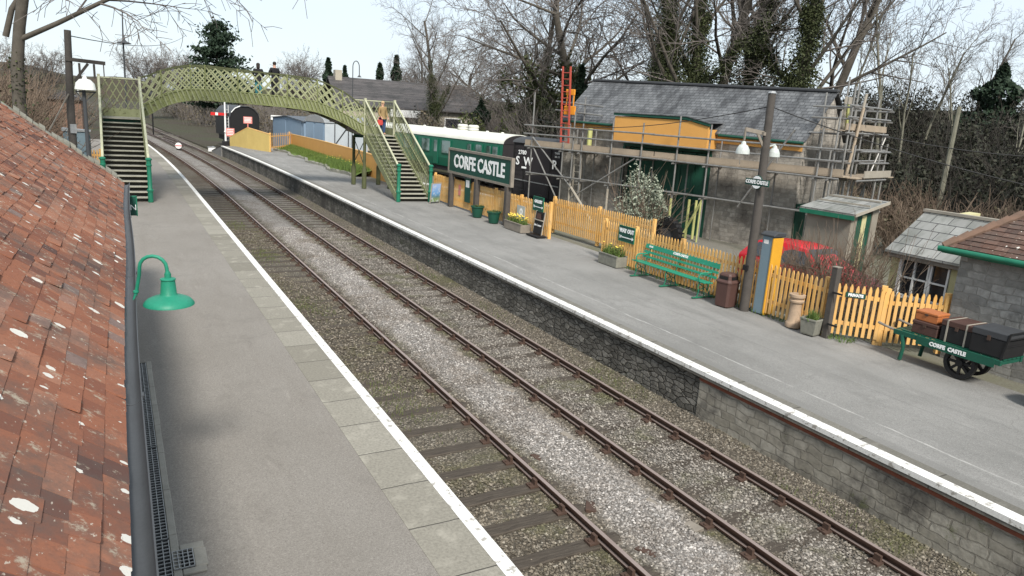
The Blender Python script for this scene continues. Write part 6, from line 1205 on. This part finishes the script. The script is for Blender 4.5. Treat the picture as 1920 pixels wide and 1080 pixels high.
tl_ = thing('lamp_mast', 'very tall thin lamp mast with a dark conical shade behind the bridge landing', 'lamp', (-2.55, 48.0, 0)); b = MB(); b.tube([(0, 0, 0), (0.05, 0, 7.0), (0.1, 0, 8.6)], [0.06, 0.045, 0.03], 8); b.build('mast', 'gutter_grey', tl_, smooth='auto'); b = MB(); b.lathe([(0.03, 0.45), (0.06, 0.2), (0.12, 0.12), (0.38, 0.0), (0.34, -0.03), (0.1, 0.06)], (0.1, -0.05, 6.95), 16); b.build('shade', 'gutter_grey', tl_, smooth='auto')
sn = thing('lamp_mast', 'thin swan-neck lamp mast rising behind the right end of the bridge', 'lamp', (13.0, 56.0, 0)); b = MB(); P_ = [(0, 0, 0), (0.02, 0, 7.2)] + [(0.27 - 0.25*math.cos(a), 0, 7.2 + 0.42*math.sin(a)) for a in [math.pi*i/10 for i in range(1, 11)]] + [(0.53, 0, 6.6)]; b.tube(P_, 0.035, 8); b.build('mast', 'gutter_grey', sn, smooth='auto'); b = MB(); b.lathe([(0.03, 0.2), (0.08, 0.1), (0.18, 0.0), (0.02, 0.02)], (0.53, 0, 6.45), 12); b.build('shade', 'gutter_grey', sn)
lc = thing('equipment_cabinet', 'blue grey equipment cabinet behind the platform lamp on the left', 'cabinet', (-4.7, 37.5, 0)); b = MB(); b.box(-0.5, -0.4, 0, 0.5, 0.4, 2.5); b.build('body', 'cabinet_grey', lc, bevel=0.02); b = MB(); b.prism([(-0.55, -0.45, 2.501), (0.55, -0.45, 2.501), (0.55, -0.45, 2.56), (-0.55, -0.45, 2.62)], (0, 0.9, 0)); b.build('roof', 'galvanised', lc)
fence('picket_fence', 'ochre picket fence beyond the tiled roof on the near platform', (-6.8, 41.0), (-3.9, 40.5), 1.5, group=None)
bk = thing('brick_hut', 'small red brick hut behind the telegraph pole on the left', 'building', (-8.6, 52.0, 0)); b = MB(); b.box(2.0, 0, -0.3, 3.7, 3, 3.6); b.build('wall', 'house_brick', bk); b = MB(); b.prism([(1.8, -0.2, 3.601), (3.9, -0.2, 3.601), (2.85, -0.2, 4.1)], (0, 3.4, 0)); b.build('roof', 'dark_tile', bk)
# house beyond the yard
hb = thing('house', 'house with a long dark tiled roof beyond the yard', 'house', (17.5, 76, 0), R(-4))
b = MB(); b.box(0, 0, -0.5, 15.5, 8, 4.4); b.build('wall', 'render_cream', hb); b = MB()
for s_ in (0, 1): b.prism([(-0.5, -0.5 + s_*9, 4.2), (16, -0.5 + s_*9, 4.2), (16, 4, 7.1), (-0.5, 4, 7.1)], (0, 0, 0.12))
rh = b.build('roof', 'dark_tile', hb); b = MB(); b.box(0.2, 3.4, 6.4, 0.9, 4.6, 7.9); b.build('chimney', 'render_cream', rh); b = MB(); b.box(5.2, -0.9, 3.4, 8.4, -0.5, 4.15); b.build('dormer', 'white_paint', hb)
b = MB(); b.box(11.5, -0.05, 2.2, 13.5, -0.001, 3.6); w1 = b.build('window', 'white_paint', hb); b = MB(); b.box(11.6, -0.06, 2.3, 13.4, -0.051, 3.5); b.build('pane', 'glass', w1)
# overhead wires
def wire(label, p, q, sag, r=0.012):
    p, q = Vector(p), Vector(q); bb = MB(); bb.tube([p.lerp(q, i/16) - Vector((0, 0, sag*4*(i/16)*(1 - i/16))) for i in range(17)], r, 5); tag(bb.build('overhead_wire', 'wire', smooth=True), label, 'wire')
wire('overhead wire running left from the telegraph pole across the shed roof', (10.28, 12.4, 4.95), (16.4, 34.0, 4.3), 0.5)
wire('overhead wire running right from the telegraph pole past the scaffolding', (10.30, 12.38, 4.95), (16.5, 6.5, 3.2), 0.25)
wire('upper slack wire crossing the dark trees at the right', (20.0, 17.0, 4.6), (40, 10.0, 6.2), 1.2, 0.018)
wire('long wire crossing the sky from the left pole towards the cedar', (-4.6, 34, 6.3), (6.0, 110, 12.0), 0.8, 0.02)
# ---------------------------------------------------------------- trees and shrubs
def tubes_np(br, sides):
    """br: list of (pts (n,3), radii (n,)); returns verts, quads"""
    Vs, Fs, off = [], [], 0; groups = {}
    for p, r in br: groups.setdefault(len(p), []).append((p, r))
    for n, L in groups.items():
        Pn = np.array([p for p, _ in L]); Rn = np.array([r for _, r in L]); B = len(L)
        d = np.gradient(Pn, axis=1); d /= np.linalg.norm(d, axis=2, keepdims=True) + 1e-9
        ref = np.where(np.abs(d[:, :1, 2:3]) > 0.9, np.array([[[1., 0, 0]]]), np.array([[[0, 0, 1.]]]))
        a = np.cross(d, np.broadcast_to(ref, d.shape)); a /= np.linalg.norm(a, axis=2, keepdims=True) + 1e-9; b_ = np.cross(d, a)
        th = np.arange(sides) * 2 * np.pi / sides
        ring = Pn[:, :, None] + (a[:, :, None] * np.cos(th)[None, None, :, None] + b_[:, :, None] * np.sin(th)[None, None, :, None]) * Rn[:, :, None, None]
        Vs.append(ring.reshape(-1, 3)); i = np.arange(n - 1)[:, None] * sides; k = np.arange(sides)[None]; k2 = (np.arange(sides)[None] + 1) % sides
        q = np.stack([i + k, i + k2, i + sides + k2, i + sides + k], 2).reshape(-1, 4)
        Fs.append((q[None] + (np.arange(B) * n * sides)[:, None, None] + off).reshape(-1, 4)); off += B * n * sides
    return np.concatenate(Vs), np.concatenate(Fs)
def grow(seed, H, r0, nch, f0, ang, lens, up, wander=0.05, forks=0, rmin=0.013, start=(0, 0, 0), lean=(0, 0)):
    rs = random.Random(seed); levels = {}
    def branch(p, d, L, r, lv, ns):
        pts = [p]; rad = [r]; q = d.copy()
        for i in range(ns):
            q = (q + Vector((rs.gauss(0, 1), rs.gauss(0, 1), rs.gauss(0, 0.7))) * (wander * (1 + lv)) + Vector((0, 0, up[lv]))).normalized()
            p = p + q * (L / ns); pts.append(p); rad.append(max(r * (1 - (0.55 if lv == 0 else 0.7) * (i + 1) / ns), rmin * 0.7))
        levels.setdefault(lv, []).append((np.array([tuple(v) for v in pts]), np.array(rad)))
        if lv >= len(nch): return
        for k in range(nch[lv]):
            f = f0[lv] + (1 - f0[lv]) * ((k + rs.random()) / nch[lv]); x = f * ns; i = min(int(x), ns - 1); t = x - i
            bp = pts[i].lerp(pts[i + 1], t); pr = rad[i] + (rad[i + 1] - rad[i]) * t; pd = (pts[i + 1] - pts[i]).normalized()
            a = R(rs.gauss(ang[lv], 9)); az = k * 2.4 + rs.gauss(0, 0.5); u = pd.orthogonal().normalized(); v = pd.cross(u)
            nd = (pd * math.cos(a) + (u * math.cos(az) + v * math.sin(az)) * math.sin(a)).normalized()
            ll = L * lens[lv] * rs.uniform(0.65, 1.2) * (1.15 - 0.6 * (f - f0[lv]) / (1 - f0[lv] + 1e-6) if lv == 0 else 1.0)
            branch(bp, nd, ll, max(pr * (0.5 if lv == 0 else 0.55), rmin), lv + 1, 5 if lv == 0 else (4 if lv == 1 else (3 if lv == 2 else 2)))
    branch(Vector(start), Vector((lean[0], lean[1], 1)).normalized(), H, r0, 0, 10)
    return levels
def ivy_cloud(levels, seed, zmax, dens, rad, size, limb=True):
    rs = np.random.default_rng(seed); C = []
    for lv in (0, 1):
        for p, r in levels.get(lv, []):
            if lv == 1 and (not limb or rs.random() > 0.45): continue
            for i in range(len(p) - 1):
                if p[i][2] > zmax * (1 if lv == 0 else 0.85): break
                n = int(dens * np.linalg.norm(p[i+1] - p[i]) * (1 if lv == 0 else 0.4) * rs.uniform(0.4, 1.4)); t = rs.random(n)[:, None]
                k = rad * rs.uniform(0.35, 1.6) * (1 + 0.4 * math.sin(p[i][2] * 1.9 + i)) * (1.5 - 1.05 * p[i][2] / zmax) * (1 if lv == 0 else 0.55)
                C.append(p[i] + (p[i+1] - p[i]) * t + rs.normal(0, 1, (n, 3)) * np.array([k, k, 0.35]))
    C = np.concatenate(C); return leaf_quads(C, 0, size, rs)
def make_tree(name, label, loc, levels, bark='bark', twig='twig', ivy=None, rz=0.0, group=None, sides=(9, 6, 4, 3, 3)):
    t = thing(name, label, 'tree', loc, rz, group); lo = [b_ for lv in (0, 1) for b_ in levels.get(lv, [])]
    V, F = tubes_np(levels[0], sides[0]); V2, F2 = tubes_np(levels[1], sides[1]); np_mesh('trunk', np.concatenate([V, V2]), np.concatenate([F, F2 + len(V)]), bark, t, smooth=True)
    Vs, Fs, o_ = [], [], 0
    for lv in range(2, 6):
        if lv in levels: V, F = tubes_np(levels[lv], sides[min(lv, 4)] if lv == 2 else 3); Vs.append(V); Fs.append(F + o_); o_ += len(V)
    np_mesh('crown', np.concatenate(Vs), np.concatenate(Fs), twig, t)
    if ivy: np_mesh('ivy', ivy[0], ivy[1], 'ivy_leaf', t)
    return t
def gz_(x, y): return hill(x, y) - 0.05
WOOD = 'bare trees behind the goods shed'
def wood(seed, ivy=True, H=19.0, r0=0.34):
    lv = grow(seed, H, r0, (12, 7, 6, 5), (0.26, 0.2, 0.15, 0.1), (40, 42, 40, 38), (0.42, 0.5, 0.5, 0.55), (0.03, 0.06, 0.03, 0.02, 0.0), 0.045)
    return lv, (ivy_cloud(lv, seed, 12.5, 2100, 0.46, 0.07) if ivy else None)
protos = {}
for k, (sd_, iv) in {'A': (11, True), 'B': (23, True), 'C': (35, False)}.items(): protos[k] = wood(sd_, iv)
lvS = grow(5, 9.0, 0.36, (12, 8, 8, 6), (0.22, 0.2, 0.15, 0.1), (55, 45, 42, 40), (0.75, 0.5, 0.5, 0.5), (0.02, 0.05, 0.02, 0.0, 0.0), 0.07); protos['S'] = (lvS, ivy_cloud(lvS, 5, 6.0, 240, 0.5, 0.13))
lvT = grow(8, 10.5, 0.12, (7, 5, 4, 3), (0.4, 0.25, 0.2, 0.1), (28, 32, 35, 35), (0.45, 0.5, 0.5, 0.5), (0.02, 0.08, 0.06, 0.04, 0.0), 0.05); protos['T'] = (lvT, None)
lvR = grow(14, 5.0, 0.26, (13, 9, 8, 5), (0.25, 0.2, 0.15, 0.1), (50, 42, 40, 38), (0.85, 0.5, 0.5, 0.5), (0.02, 0.07, 0.04, 0.02, 0.0), 0.06); protos['R'] = (lvR, None)
made = {}
def plant(kind, label, x, y, rz, sc=1.0, group=WOOD, z=None, nm=None):
    z = gz_(x, y) if z is None else z
    nm = nm or {'A': 'ivy_clad_tree', 'B': 'ivy_clad_tree', 'C': 'bare_tree', 'S': 'spreading_tree', 'T': 'slender_tree', 'R': 'round_bare_tree'}[kind]
    if kind not in made:
        lv, iv = protos[kind]; t = make_tree(nm, label, (x, y, z), lv, 'bark_pale' if kind == 'T' else 'bark', 'twig', iv, rz, group); t.scale = (sc,)*3; made[kind] = t
    else:
        t = copy_thing(made[kind], (x, y, z), rz, label, sc, group); t.name = nm
    return t
plant('A', 'ivy clad tree behind the middle of the shed roof, leftmost of the close ivy trunks', 28.1, 36.7, 0.4, 1.0)
plant('B', 'ivy clad tree behind the shed ridge, second of the close ivy trunks', 28.6, 34.8, 2.0, 1.03)
plant('C', 'bare tall tree without ivy behind the shed ridge', 31.9, 37.2, 1.0, 1.12)
plant('A', 'ivy clad tree behind the telegraph pole top, third of the close ivy trunks', 33.8, 36.2, 3.6, 1.1)
plant('B', 'ivy clad tree behind the right part of the shed ridge', 33.4, 31.9, 5.0, 1.05)
plant('C', 'bare tall tree spreading wide twigs over the right end of the shed ridge', 38.6, 34.0, 2.6, 1.05)
plant('C', 'bare tall tree farther back between the ivy clad trunks', 43.0, 43.5, 4.4, 1.1)
plant('B', 'ivy clad tree farther back, left of the close ivy trunks', 36.5, 49.5, 1.2, 1.0)
plant('S', 'big forked spreading tree behind the red ladder', 30.6, 52.6, 0.6, 1.45)
plant('A', 'ivy clad tree between the red ladder and the carriage roof', 30.2, 57.5, 2.9, 0.8)
plant('S', 'spreading tree with ivy, left of the tree behind the red ladder', 32.8, 66.5, 2.3, 1.08)
plant('B', 'ivy clad tree above the carriage roof, left end of the wood', 24.9, 67.3, 4.0, 0.68)
plant('S', 'spreading tree with ivy behind the carriage, farther back', 34.2, 80.0, 4.4, 1.05)
plant('R', 'round bare tree left of the wood above the house roof', 33.8, 96.0, 1.1, 1.35)
plant('C', 'bare tree at the far left edge of the wood', 31.5, 88.0, 0.7, 0.6)
plant('R', 'round bare tree standing on the skyline beyond the middle of the bridge', 31.1, 157.0, 0.2, 1.75, None)
plant('R', 'round bare tree on the skyline beyond the left end of the bridge', 3.6, 165.0, 2.2, 1.7, None)
plant('R', 'round bare tree on the skyline, right neighbour of the one beyond the left bridge end', 9.5, 170.0, 4.0, 1.75, None)
plant('R', 'round bare tree on the skyline behind the left telegraph pole', -11.5, 108.0, 5.0, 1.15, None)
plant('R', 'round bare tree far left beyond the big trunk', -17.0, 95.0, 3.1, 1.25, None)
SL = 'slender bare trees at the right'
plant('T', 'slender bare tree just right of the scaffolding, tallest of the slender ones', 42.5, 31.6, 0.3, 1.15, SL)
plant('T', 'slender bare tree second from the scaffolding', 42.0, 29.8, 2.3, 0.85, SL)
plant('T', 'slender bare tree third from the scaffolding, leaning left', 45.0, 30.8, 4.1, 0.85, SL)
plant('T', 'slender bare tree behind the straight grey pole at the right', 46.0, 28.6, 1.2, 0.72, SL)
plant('T', 'slender bare tree above the stone house roof', 41.5, 22.8, 5.3, 0.62, SL)
plant('T', 'slender bare tree low on the skyline behind the scaffolding', 50.5, 41.0, 3.3, 1.1, SL)
plant('R', 'round bare tree reaching into the frame from the right edge', 31.5, 11.9, 0.9, 1.05, None)
plant('C', 'bare tree on the bank at the far right skyline', 60.0, 36.0, 2.2, 0.42, SL)
# big near trunk on the left with overhanging branches
lvN = grow(77, 13.0, 0.25, (9, 7, 7, 6), (0.46, 0.2, 0.15, 0.1), (46, 42, 40, 38), (0.5, 0.5, 0.5, 0.5), (0.0, 0.03, -0.02, -0.06, -0.08), 0.04, lean=(-0.03, -0.03))
lvN[0].append((np.array([(-0.15, -0.2, 6.1), (0.1, -0.25, 7.0), (0.65, -0.35, 7.9), (1.5, -0.5, 8.7), (2.5, -0.7, 9.3), (3.4, -0.9, 9.7), (4.2, -1.0, 9.9), (4.9, -1.1, 10.0), (5.4, -1.2, 10.0), (5.8, -1.2, 9.9), (6.1, -1.2, 9.8)]), np.linspace(0.10, 0.015, 11)))
for q_, r_k in ((3, 4), (5, 9), (7, 13), (8, 17)):
    sub_ = grow(r_k, 2.6, 0.035, (8, 6, 5), (0.1, 0.1, 0.1), (45, 42, 40), (0.6, 0.55, 0.5), (-0.02, -0.05, -0.06, -0.06), 0.08, start=tuple(lvN[0][-1][0][q_]), lean=(0.9, -0.5 + 0.3 * (q_ % 3)))
    for lv_, L_ in sub_.items(): lvN.setdefault(lv_ + 2, []).extend(L_)
make_tree('leaning_tree', 'big grey trunk with overhanging bare branches at the left edge', (-6.15, 31.0, gz_(-6.15, 31)), lvN, 'bark', 'twig', ivy_cloud(lvN, 3, 4.0, 260, 0.3, 0.06), 0.0)
pg = thing('grey_pole', 'straight pale grey pole standing among the dark trees at the right', 'pole', (33.6, 21.8, hill(33.6, 21.8))); b = MB(); b.tube([(0, 0, -0.2), (0.1, 0, 3.0), (0.15, 0, 6.3)], [0.15, 0.13, 0.11], 8); b.build('shaft', 'bark_pale', pg, smooth='auto')
# conifers
def conifer(name, label, loc, H, r0, kind, seed, group=None):
    t = thing(name, label, 'tree', loc, 0, group); rs = np.random.default_rng(seed); b = MB(); b.tube([(0, 0, -0.2), (0, 0, H*0.96)], [H*0.025, 0.03], 8); b.build('trunk', 'bark', t, smooth=True)
    C = []
    if kind == 'cedar':
        br = []
        for i in range(46):
            z = H*(0.12 + 0.86*i/46); L = r0*(1 - (i/46)**1.6*0.82)*rs.uniform(0.55, 1.12); a = i*2.4 + rs.normal(0, 0.4); d = np.array([math.cos(a), math.sin(a), rs.uniform(0.0, 0.22)])
            br.append((np.array([(0, 0, z - 0.3), tuple(d*L*0.5 + (0, 0, z)), tuple(d*L + (0, 0, z + 0.1))]), np.array([0.12, 0.07, 0.03])))
            n = int(420*L/r0) + 60; tt = rs.uniform(0.15, 1.05, n)[:, None]; C.append(np.array([0, 0, z]) + d*L*tt + rs.normal(0, 1, (n, 3))*np.array([0.75, 0.75, 0.26])*(0.4 + 0.8*tt))
        V, F = tubes_np(br, 5); np_mesh('limbs', V, F, 'bark', t); sz = 0.30
    else:
        n = 3600; z = rs.random(n)**0.8*H; rad = r0*np.minimum(1, z/(0.12*H) + 0.35)*(1 - (z/H)**2.2)*(0.75 + 0.3*np.sin(z*3 + rs.random()))*rs.uniform(0.55, 1.08, n); a = rs.uniform(0, 6.28, n)
        C.append(np.stack([rad*np.cos(a), rad*np.sin(a), z], 1)); sz = 0.26 * H / 8
    V, F = leaf_quads(np.concatenate(C), 0, sz, rs); np_mesh('foliage', V, F, 'conifer_leaf', t); return t
conifer('cedar_tree', 'large dark spreading cedar rising behind the left part of the footbridge', (13.6, 142.0, 0), 17.5, 6.2, 'cedar', 3)
conifer('cypress', 'dark pointed cypress, left one of the pair on the skyline', (29.2, 126, 0), 11.6, 1.75, 'cypress', 4, 'cypresses on the skyline'); conifer('cypress', 'dark pointed cypress, shorter right one of the pair on the skyline', (32.0, 126, 0), 10.6, 1.6, 'cypress', 5, 'cypresses on the skyline')
conifer('yew_tree', 'dark conical evergreen above the trees at the far right', (54.0, 31.0, hill(54, 31)), 6.4, 2.9, 'cypress', 6); conifer('cypress', 'dark evergreen beside the swan-neck lamp mast', (27.0, 92, 0), 9.6, 1.6, 'cypress', 9); conifer('cypress', 'tall narrow evergreen close behind the long dark house roof', (30.6, 96, 0), 11.0, 1.4, 'cypress', 12)
conifer('holly_tree', 'dark ivy covered stump of a tree behind the red ladder', (29.2, 49.0, -0.2), 8.6, 1.5, 'cypress', 21); conifer('holly_tree', 'dark evergreen bush beside the house wall beyond the carriage', (27.2, 62.5, -0.2), 5.8, 1.7, 'cypress', 22)
# shrubs
def stems(C, hgt, rs, sp=0.35, r=0.012, seg=3, kids=3):
    br = []
    for c in C:
        d = np.array([rs.normal(0, sp), rs.normal(0, sp), 1.0]); L = hgt*rs.uniform(0.55, 1.15); p = [np.array(c)]
        for i in range(seg): d = d + rs.normal(0, 0.14, 3); p.append(p[-1] + d/np.linalg.norm(d)*L/seg)
        br.append((np.array(p), np.linspace(r, r*0.45, seg + 1)))
        for k in range(kids):
            i = rs.integers(1, seg); q = p[i]; e = d + rs.normal(0, 0.55, 3); e[2] = abs(e[2]); l_ = L*rs.uniform(0.25, 0.5); e /= np.linalg.norm(e); br.append((np.array([q, q + e*l_*0.5, q + e*l_ + np.array([0, 0, 0.05*l_]), q + e*l_*1.15]), np.linspace(r*0.65, r*0.35, 4)))
    return tubes_np(br, 3)
def shrub(name, label, loc, rx, ry, h, ns, nl, leafm, lsz, group=None, twig='twig_brown', sp=0.3, r=0.012, kids=3, spread=1.0):
    t = thing(name, label, 'shrub', loc, 0, group); C = np.stack([rng.normal(0, rx*0.4, ns), rng.normal(0, ry*0.4, ns), np.full(ns, -0.05)], 1); V, F = stems(C, h, rng, sp, r, 3, kids); np_mesh('stems', V, F, twig, t)
    if nl:
        u = rng.normal(0, 1, (nl, 3)); u /= np.linalg.norm(u, axis=1)[:, None]; u *= (rng.uniform(0.35, 1.0, nl)**0.4)[:, None]; bl = 0.8 + 0.25*np.sin(u[:, 0]*5 + u[:, 2]*4) + 0.15*np.sin(u[:, 1]*9)
        P_ = u*bl[:, None]*np.array([rx, ry, h*0.5])*spread + np.array([0, 0, h*0.55]); V, F = leaf_quads(P_, 0, lsz, rng); np_mesh('foliage', V, F, leafm, t)
    return t
shrub('variegated_shrub', 'pale variegated leafy shrub behind the set back picket fence, before the shed', (14.0, 21.2, -0.15), 0.95, 1.0, 2.75, 70, 3600, 'variegated_leaf', 0.05, spread=1.12)
BR = 'bare brown shrubs behind the fence'
shrub('bare_shrub', 'bare brown stems in front of the bonnet of the red car', (12.3, 12.0, -0.15), 1.0, 1.2, 1.9, 130, 0, None, 0, BR, sp=0.16, r=0.009); shrub('bare_shrub', 'bare brown stems in front of the outhouse, taller', (13.0, 11.4, -0.15), 1.1, 1.1, 2.15, 130, 0, None, 0, BR, sp=0.15, r=0.009); shrub('bare_shrub', 'low bare brown stems behind the PRIVATE gate', (12.2, 10.0, -0.15), 0.9, 0.7, 1.1, 90, 60, 'moss_leaf', 0.04, BR, sp=0.2, r=0.008); shrub('bare_shrub', 'dry brown stems beside the telegraph pole behind the fence', (11.6, 12.9, -0.15), 0.7, 1.0, 1.45, 120, 0, None, 0, BR, sp=0.18, r=0.008); shrub('bare_shrub', 'low brown stems below the window of the annex', (13.0, 9.9, -0.15), 0.6, 0.8, 0.95, 60, 60, 'moss_leaf', 0.04, BR, sp=0.25, r=0.008)
shrub('garden_shrub', 'green weeds and low leaves behind the bench, along the fence foot', (10.9, 15.3, -0.05), 0.3, 2.6, 0.5, 60, 500, 'moss_leaf', 0.04, sp=0.3, r=0.005)
HB = 'shrubs beyond the carriage'
for i, (x, y, rx, h, lm, nl, lab) in enumerate(((25.5, 60.5, 2.2, 4.6, 'moss_leaf', 1300, 'bright green shrub above the middle of the carriage roof'), (28.2, 57.5, 2.4, 4.8, 'moss_leaf', 900, 'green shrub above the two carriage ventilators'), (23.5, 66.0, 2.0, 4.2, 'dead_leaf', 900, 'brown shrub beside the house above the carriage roof'), (27.5, 52.5, 2.2, 5.0, 'holly_leaf', 1500, 'dark green shrub right of the carriage ventilators'), (26.4, 48.0, 2.2, 5.4, 'holly_leaf', 1500, 'dark green shrub behind the left end of the scaffolding'), (24.6, 70.0, 2.0, 4.5, 'holly_leaf', 1300, 'dark evergreen shrub in front of the house wall'))):
    shrub('hedge_shrub', lab, (x, y, -0.2), rx, rx, h, 90, nl, lm, 0.14, HB, 'twig', 0.4, 0.022)
# dark undergrowth and scrub on the bank: one mass
def scrub(label, spots, leafs, nm='undergrowth', twig='twig', lsz=0.17):
    Vs, Fs, o_ = [], [], 0; LV, LF, lo_ = [], [], 0
    for (x, y, z, rx, h, ns, nl) in spots:
        C = np.stack([rng.normal(x, rx*0.5, ns), rng.normal(y, rx*0.5, ns), np.full(ns, z - 0.1)], 1); V, F = stems(C, h, rng, 0.38, 0.022, 3, 4); Vs.append(V); Fs.append(F + o_); o_ += len(V)
        u = rng.normal(0, 1, (nl, 3)); u /= np.linalg.norm(u, axis=1)[:, None]; u *= (rng.uniform(0.2, 1.0, nl)**0.45)[:, None]
        V, F = leaf_quads(u*np.array([rx, rx, h*0.48]) + np.array([x, y, z + h*0.42]), 0, lsz, rng); LV.append(V); LF.append(F + lo_); lo_ += len(V)
    t = thing(nm, label, 'undergrowth'); t['kind'] = 'stuff'; np_mesh('stems', np.concatenate(Vs), np.concatenate(Fs), twig, t); np_mesh('leaves', np.concatenate(LV), np.concatenate(LF), leafs, t)
sp1 = []
for k in range(70):
    x = rng.uniform(31, 62); y = rng.uniform(12, 48)
    if x - 0.8*y < 2: x += 12
    sp1.append((x, y, hill(x, y), rng.uniform(1.6, 2.8), rng.uniform(3.2, 5.4), 30, 800))
scrub('dark leafy undergrowth filling the bank behind the goods shed and stone house', sp1, 'holly_leaf', twig='twig_dark', lsz=0.13)
sp1b = []
for k in range(34):
    x = rng.uniform(24, 34); y = rng.uniform(10, 34)
    if y > 24 and x < 27: x += 5
    sp1b.append((x, y, hill(x, y), rng.uniform(1.0, 1.9), rng.uniform(1.4, 3.0), 60, 160))
scrub('brown leafless scrub at the foot of the bank beyond the outhouse', sp1b, 'dead_leaf', twig='twig_brown', lsz=0.10)
sp2 = []
for k in range(60):
    y = rng.uniform(62, 118); x = 19.5 + (y - 45)*0.22 + rng.uniform(5.0, 16)
    if 74 < y < 86 and x < 34: continue
    sp2.append((x, y, hill(x, y), rng.uniform(1.6, 2.8), rng.uniform(3.0, 6.0), 45, 260))
scrub('brown scrub and ivy below the trees beyond the carriage', sp2, 'dead_leaf')
sp3 = []
for k in range(70):
    y = rng.uniform(96, 190); x = rng.uniform(-14, 30)
    if abs(x - cx(y) - 4) < 7.5: x += 12 * (1 if x > cx(y) + 4 else -1)
    sp3.append((x, y, hill(x, y), rng.uniform(1.8, 3.2), rng.uniform(3.0, 5.0), 36, 190))
scrub('low brown scrub along the line in the far distance', sp3, 'dead_leaf')
sp4 = []
for k in range(60):
    y = rng.uniform(30, 100); x = -7.5 - (y - 30)*0.11 - rng.uniform(0, 8)
    sp4.append((x, y, hill(x, y), rng.uniform(1.4, 2.4), rng.uniform(2.6, 4.6), 60, 150))
for k in range(46):
    y = rng.uniform(36, 66); x = -6.6 - (y - 30)*0.075 - rng.uniform(0, 7)
    sp4.append((x, y, hill(x, y), rng.uniform(1.3, 2.0), rng.uniform(4.2, 5.6), 80, 260))
scrub('brown leafless thicket behind the near platform on the left', sp4, 'dead_leaf', twig='twig_brown')
# distant wooded ridge
V, F, nn = [], [], 0
for i, x in enumerate(np.linspace(-260, 420, 120)):
    h = 9 + 3*math.sin(i*0.21) + 2*math.sin(i*0.57); V += [(x, 420, -2), (x, 440, h), (x, 520, h + 2)]
F = [(3*i + k, 3*i + 3 + k, 3*i + 4 + k, 3*i + 1 + k) for i in range(119) for k in (0, 1)]
struct(np_mesh('hills', V, F, 'earth', smooth=True))
# moss, grass tufts along the tracks and wall foot
n = 11000; C = np.stack([rng.uniform(0.1, 1.7, n), rng.uniform(8, 34, n), np.full(n, -1.06)], 1); k = np.sin(C[:, 0]*3.1 + 1)*np.sin(C[:, 1]*0.9) + rng.normal(0, 0.35, n); C = C[k > 0.55]
C2 = np.stack([rng.uniform(5.55, 6.05, 2600), rng.uniform(4, 30, 2600), np.full(2600, -1.0)], 1); k = np.sin(C2[:, 1]*1.15 + 1.0) + rng.normal(0, 0.4, 2600); C2 = C2[k > 0.85]
V, F = blades(np.concatenate([C, C2]), 0.09, rng, 0.008); o = np_mesh('moss_tufts', V, F, 'moss_leaf'); tag(o, 'small green moss and weed tufts between the stones', 'weeds', kind='stuff')
n = 1500; C = np.stack([rng.uniform(10.42, 10.95, n), rng.uniform(9.5, 18.6, n), np.full(n, -0.02)], 1); V, F = blades(C, 0.13, rng, 0.009); o = np_mesh('weeds', V, F, 'flower_leaf'); tag(o, 'thin weeds growing along the foot of the picket fence', 'weeds', kind='stuff')

# odd slabs and timber offcuts lying beside the rails
for i, (x, y, rz_) in enumerate(((3.42, 9.6, 0.3), (3.46, 8.75, -0.2), (3.40, 7.2, 0.5), (3.5, 6.5, 0.1), (3.45, 11.9, 0.9), (3.4, 14.2, -0.4), (2.5, 6.3, 0.4), (2.45, 7.5, -0.6), (2.5, 9.1, 0.2), (3.38, 17.0, 0.3))):
    b = MB(); w_, l_ = rng.uniform(0.1, 0.16), rng.uniform(0.16, 0.30); b.loft([[(-w_/2 + rng.normal(0, 0.01), -l_/2 + rng.normal(0, 0.015), z), (w_/2 + rng.normal(0, 0.01), -l_/2, z), (w_/2, l_/2 + rng.normal(0, 0.015), z), (-w_/2, l_/2, z)] for z in (-0.03, 0.028)]); o = b.build('stone_offcut', 'weathered_timber' if i < 6 or i == 9 else 'rust', bevel=0.006); o.location = (x, y, -1.045); o.rotation_euler = (rng.normal(0, 0.1), rng.normal(0, 0.1), rz_)
    tag(o, 'flat grey offcut lying on the ballast beside the third rail' if i < 6 or i == 9 else 'rusty flat offcut lying on the ballast beside the near track', 'slab', 'offcuts lying beside the third rail' if i < 6 or i == 9 else 'rusty offcuts beside the near track')
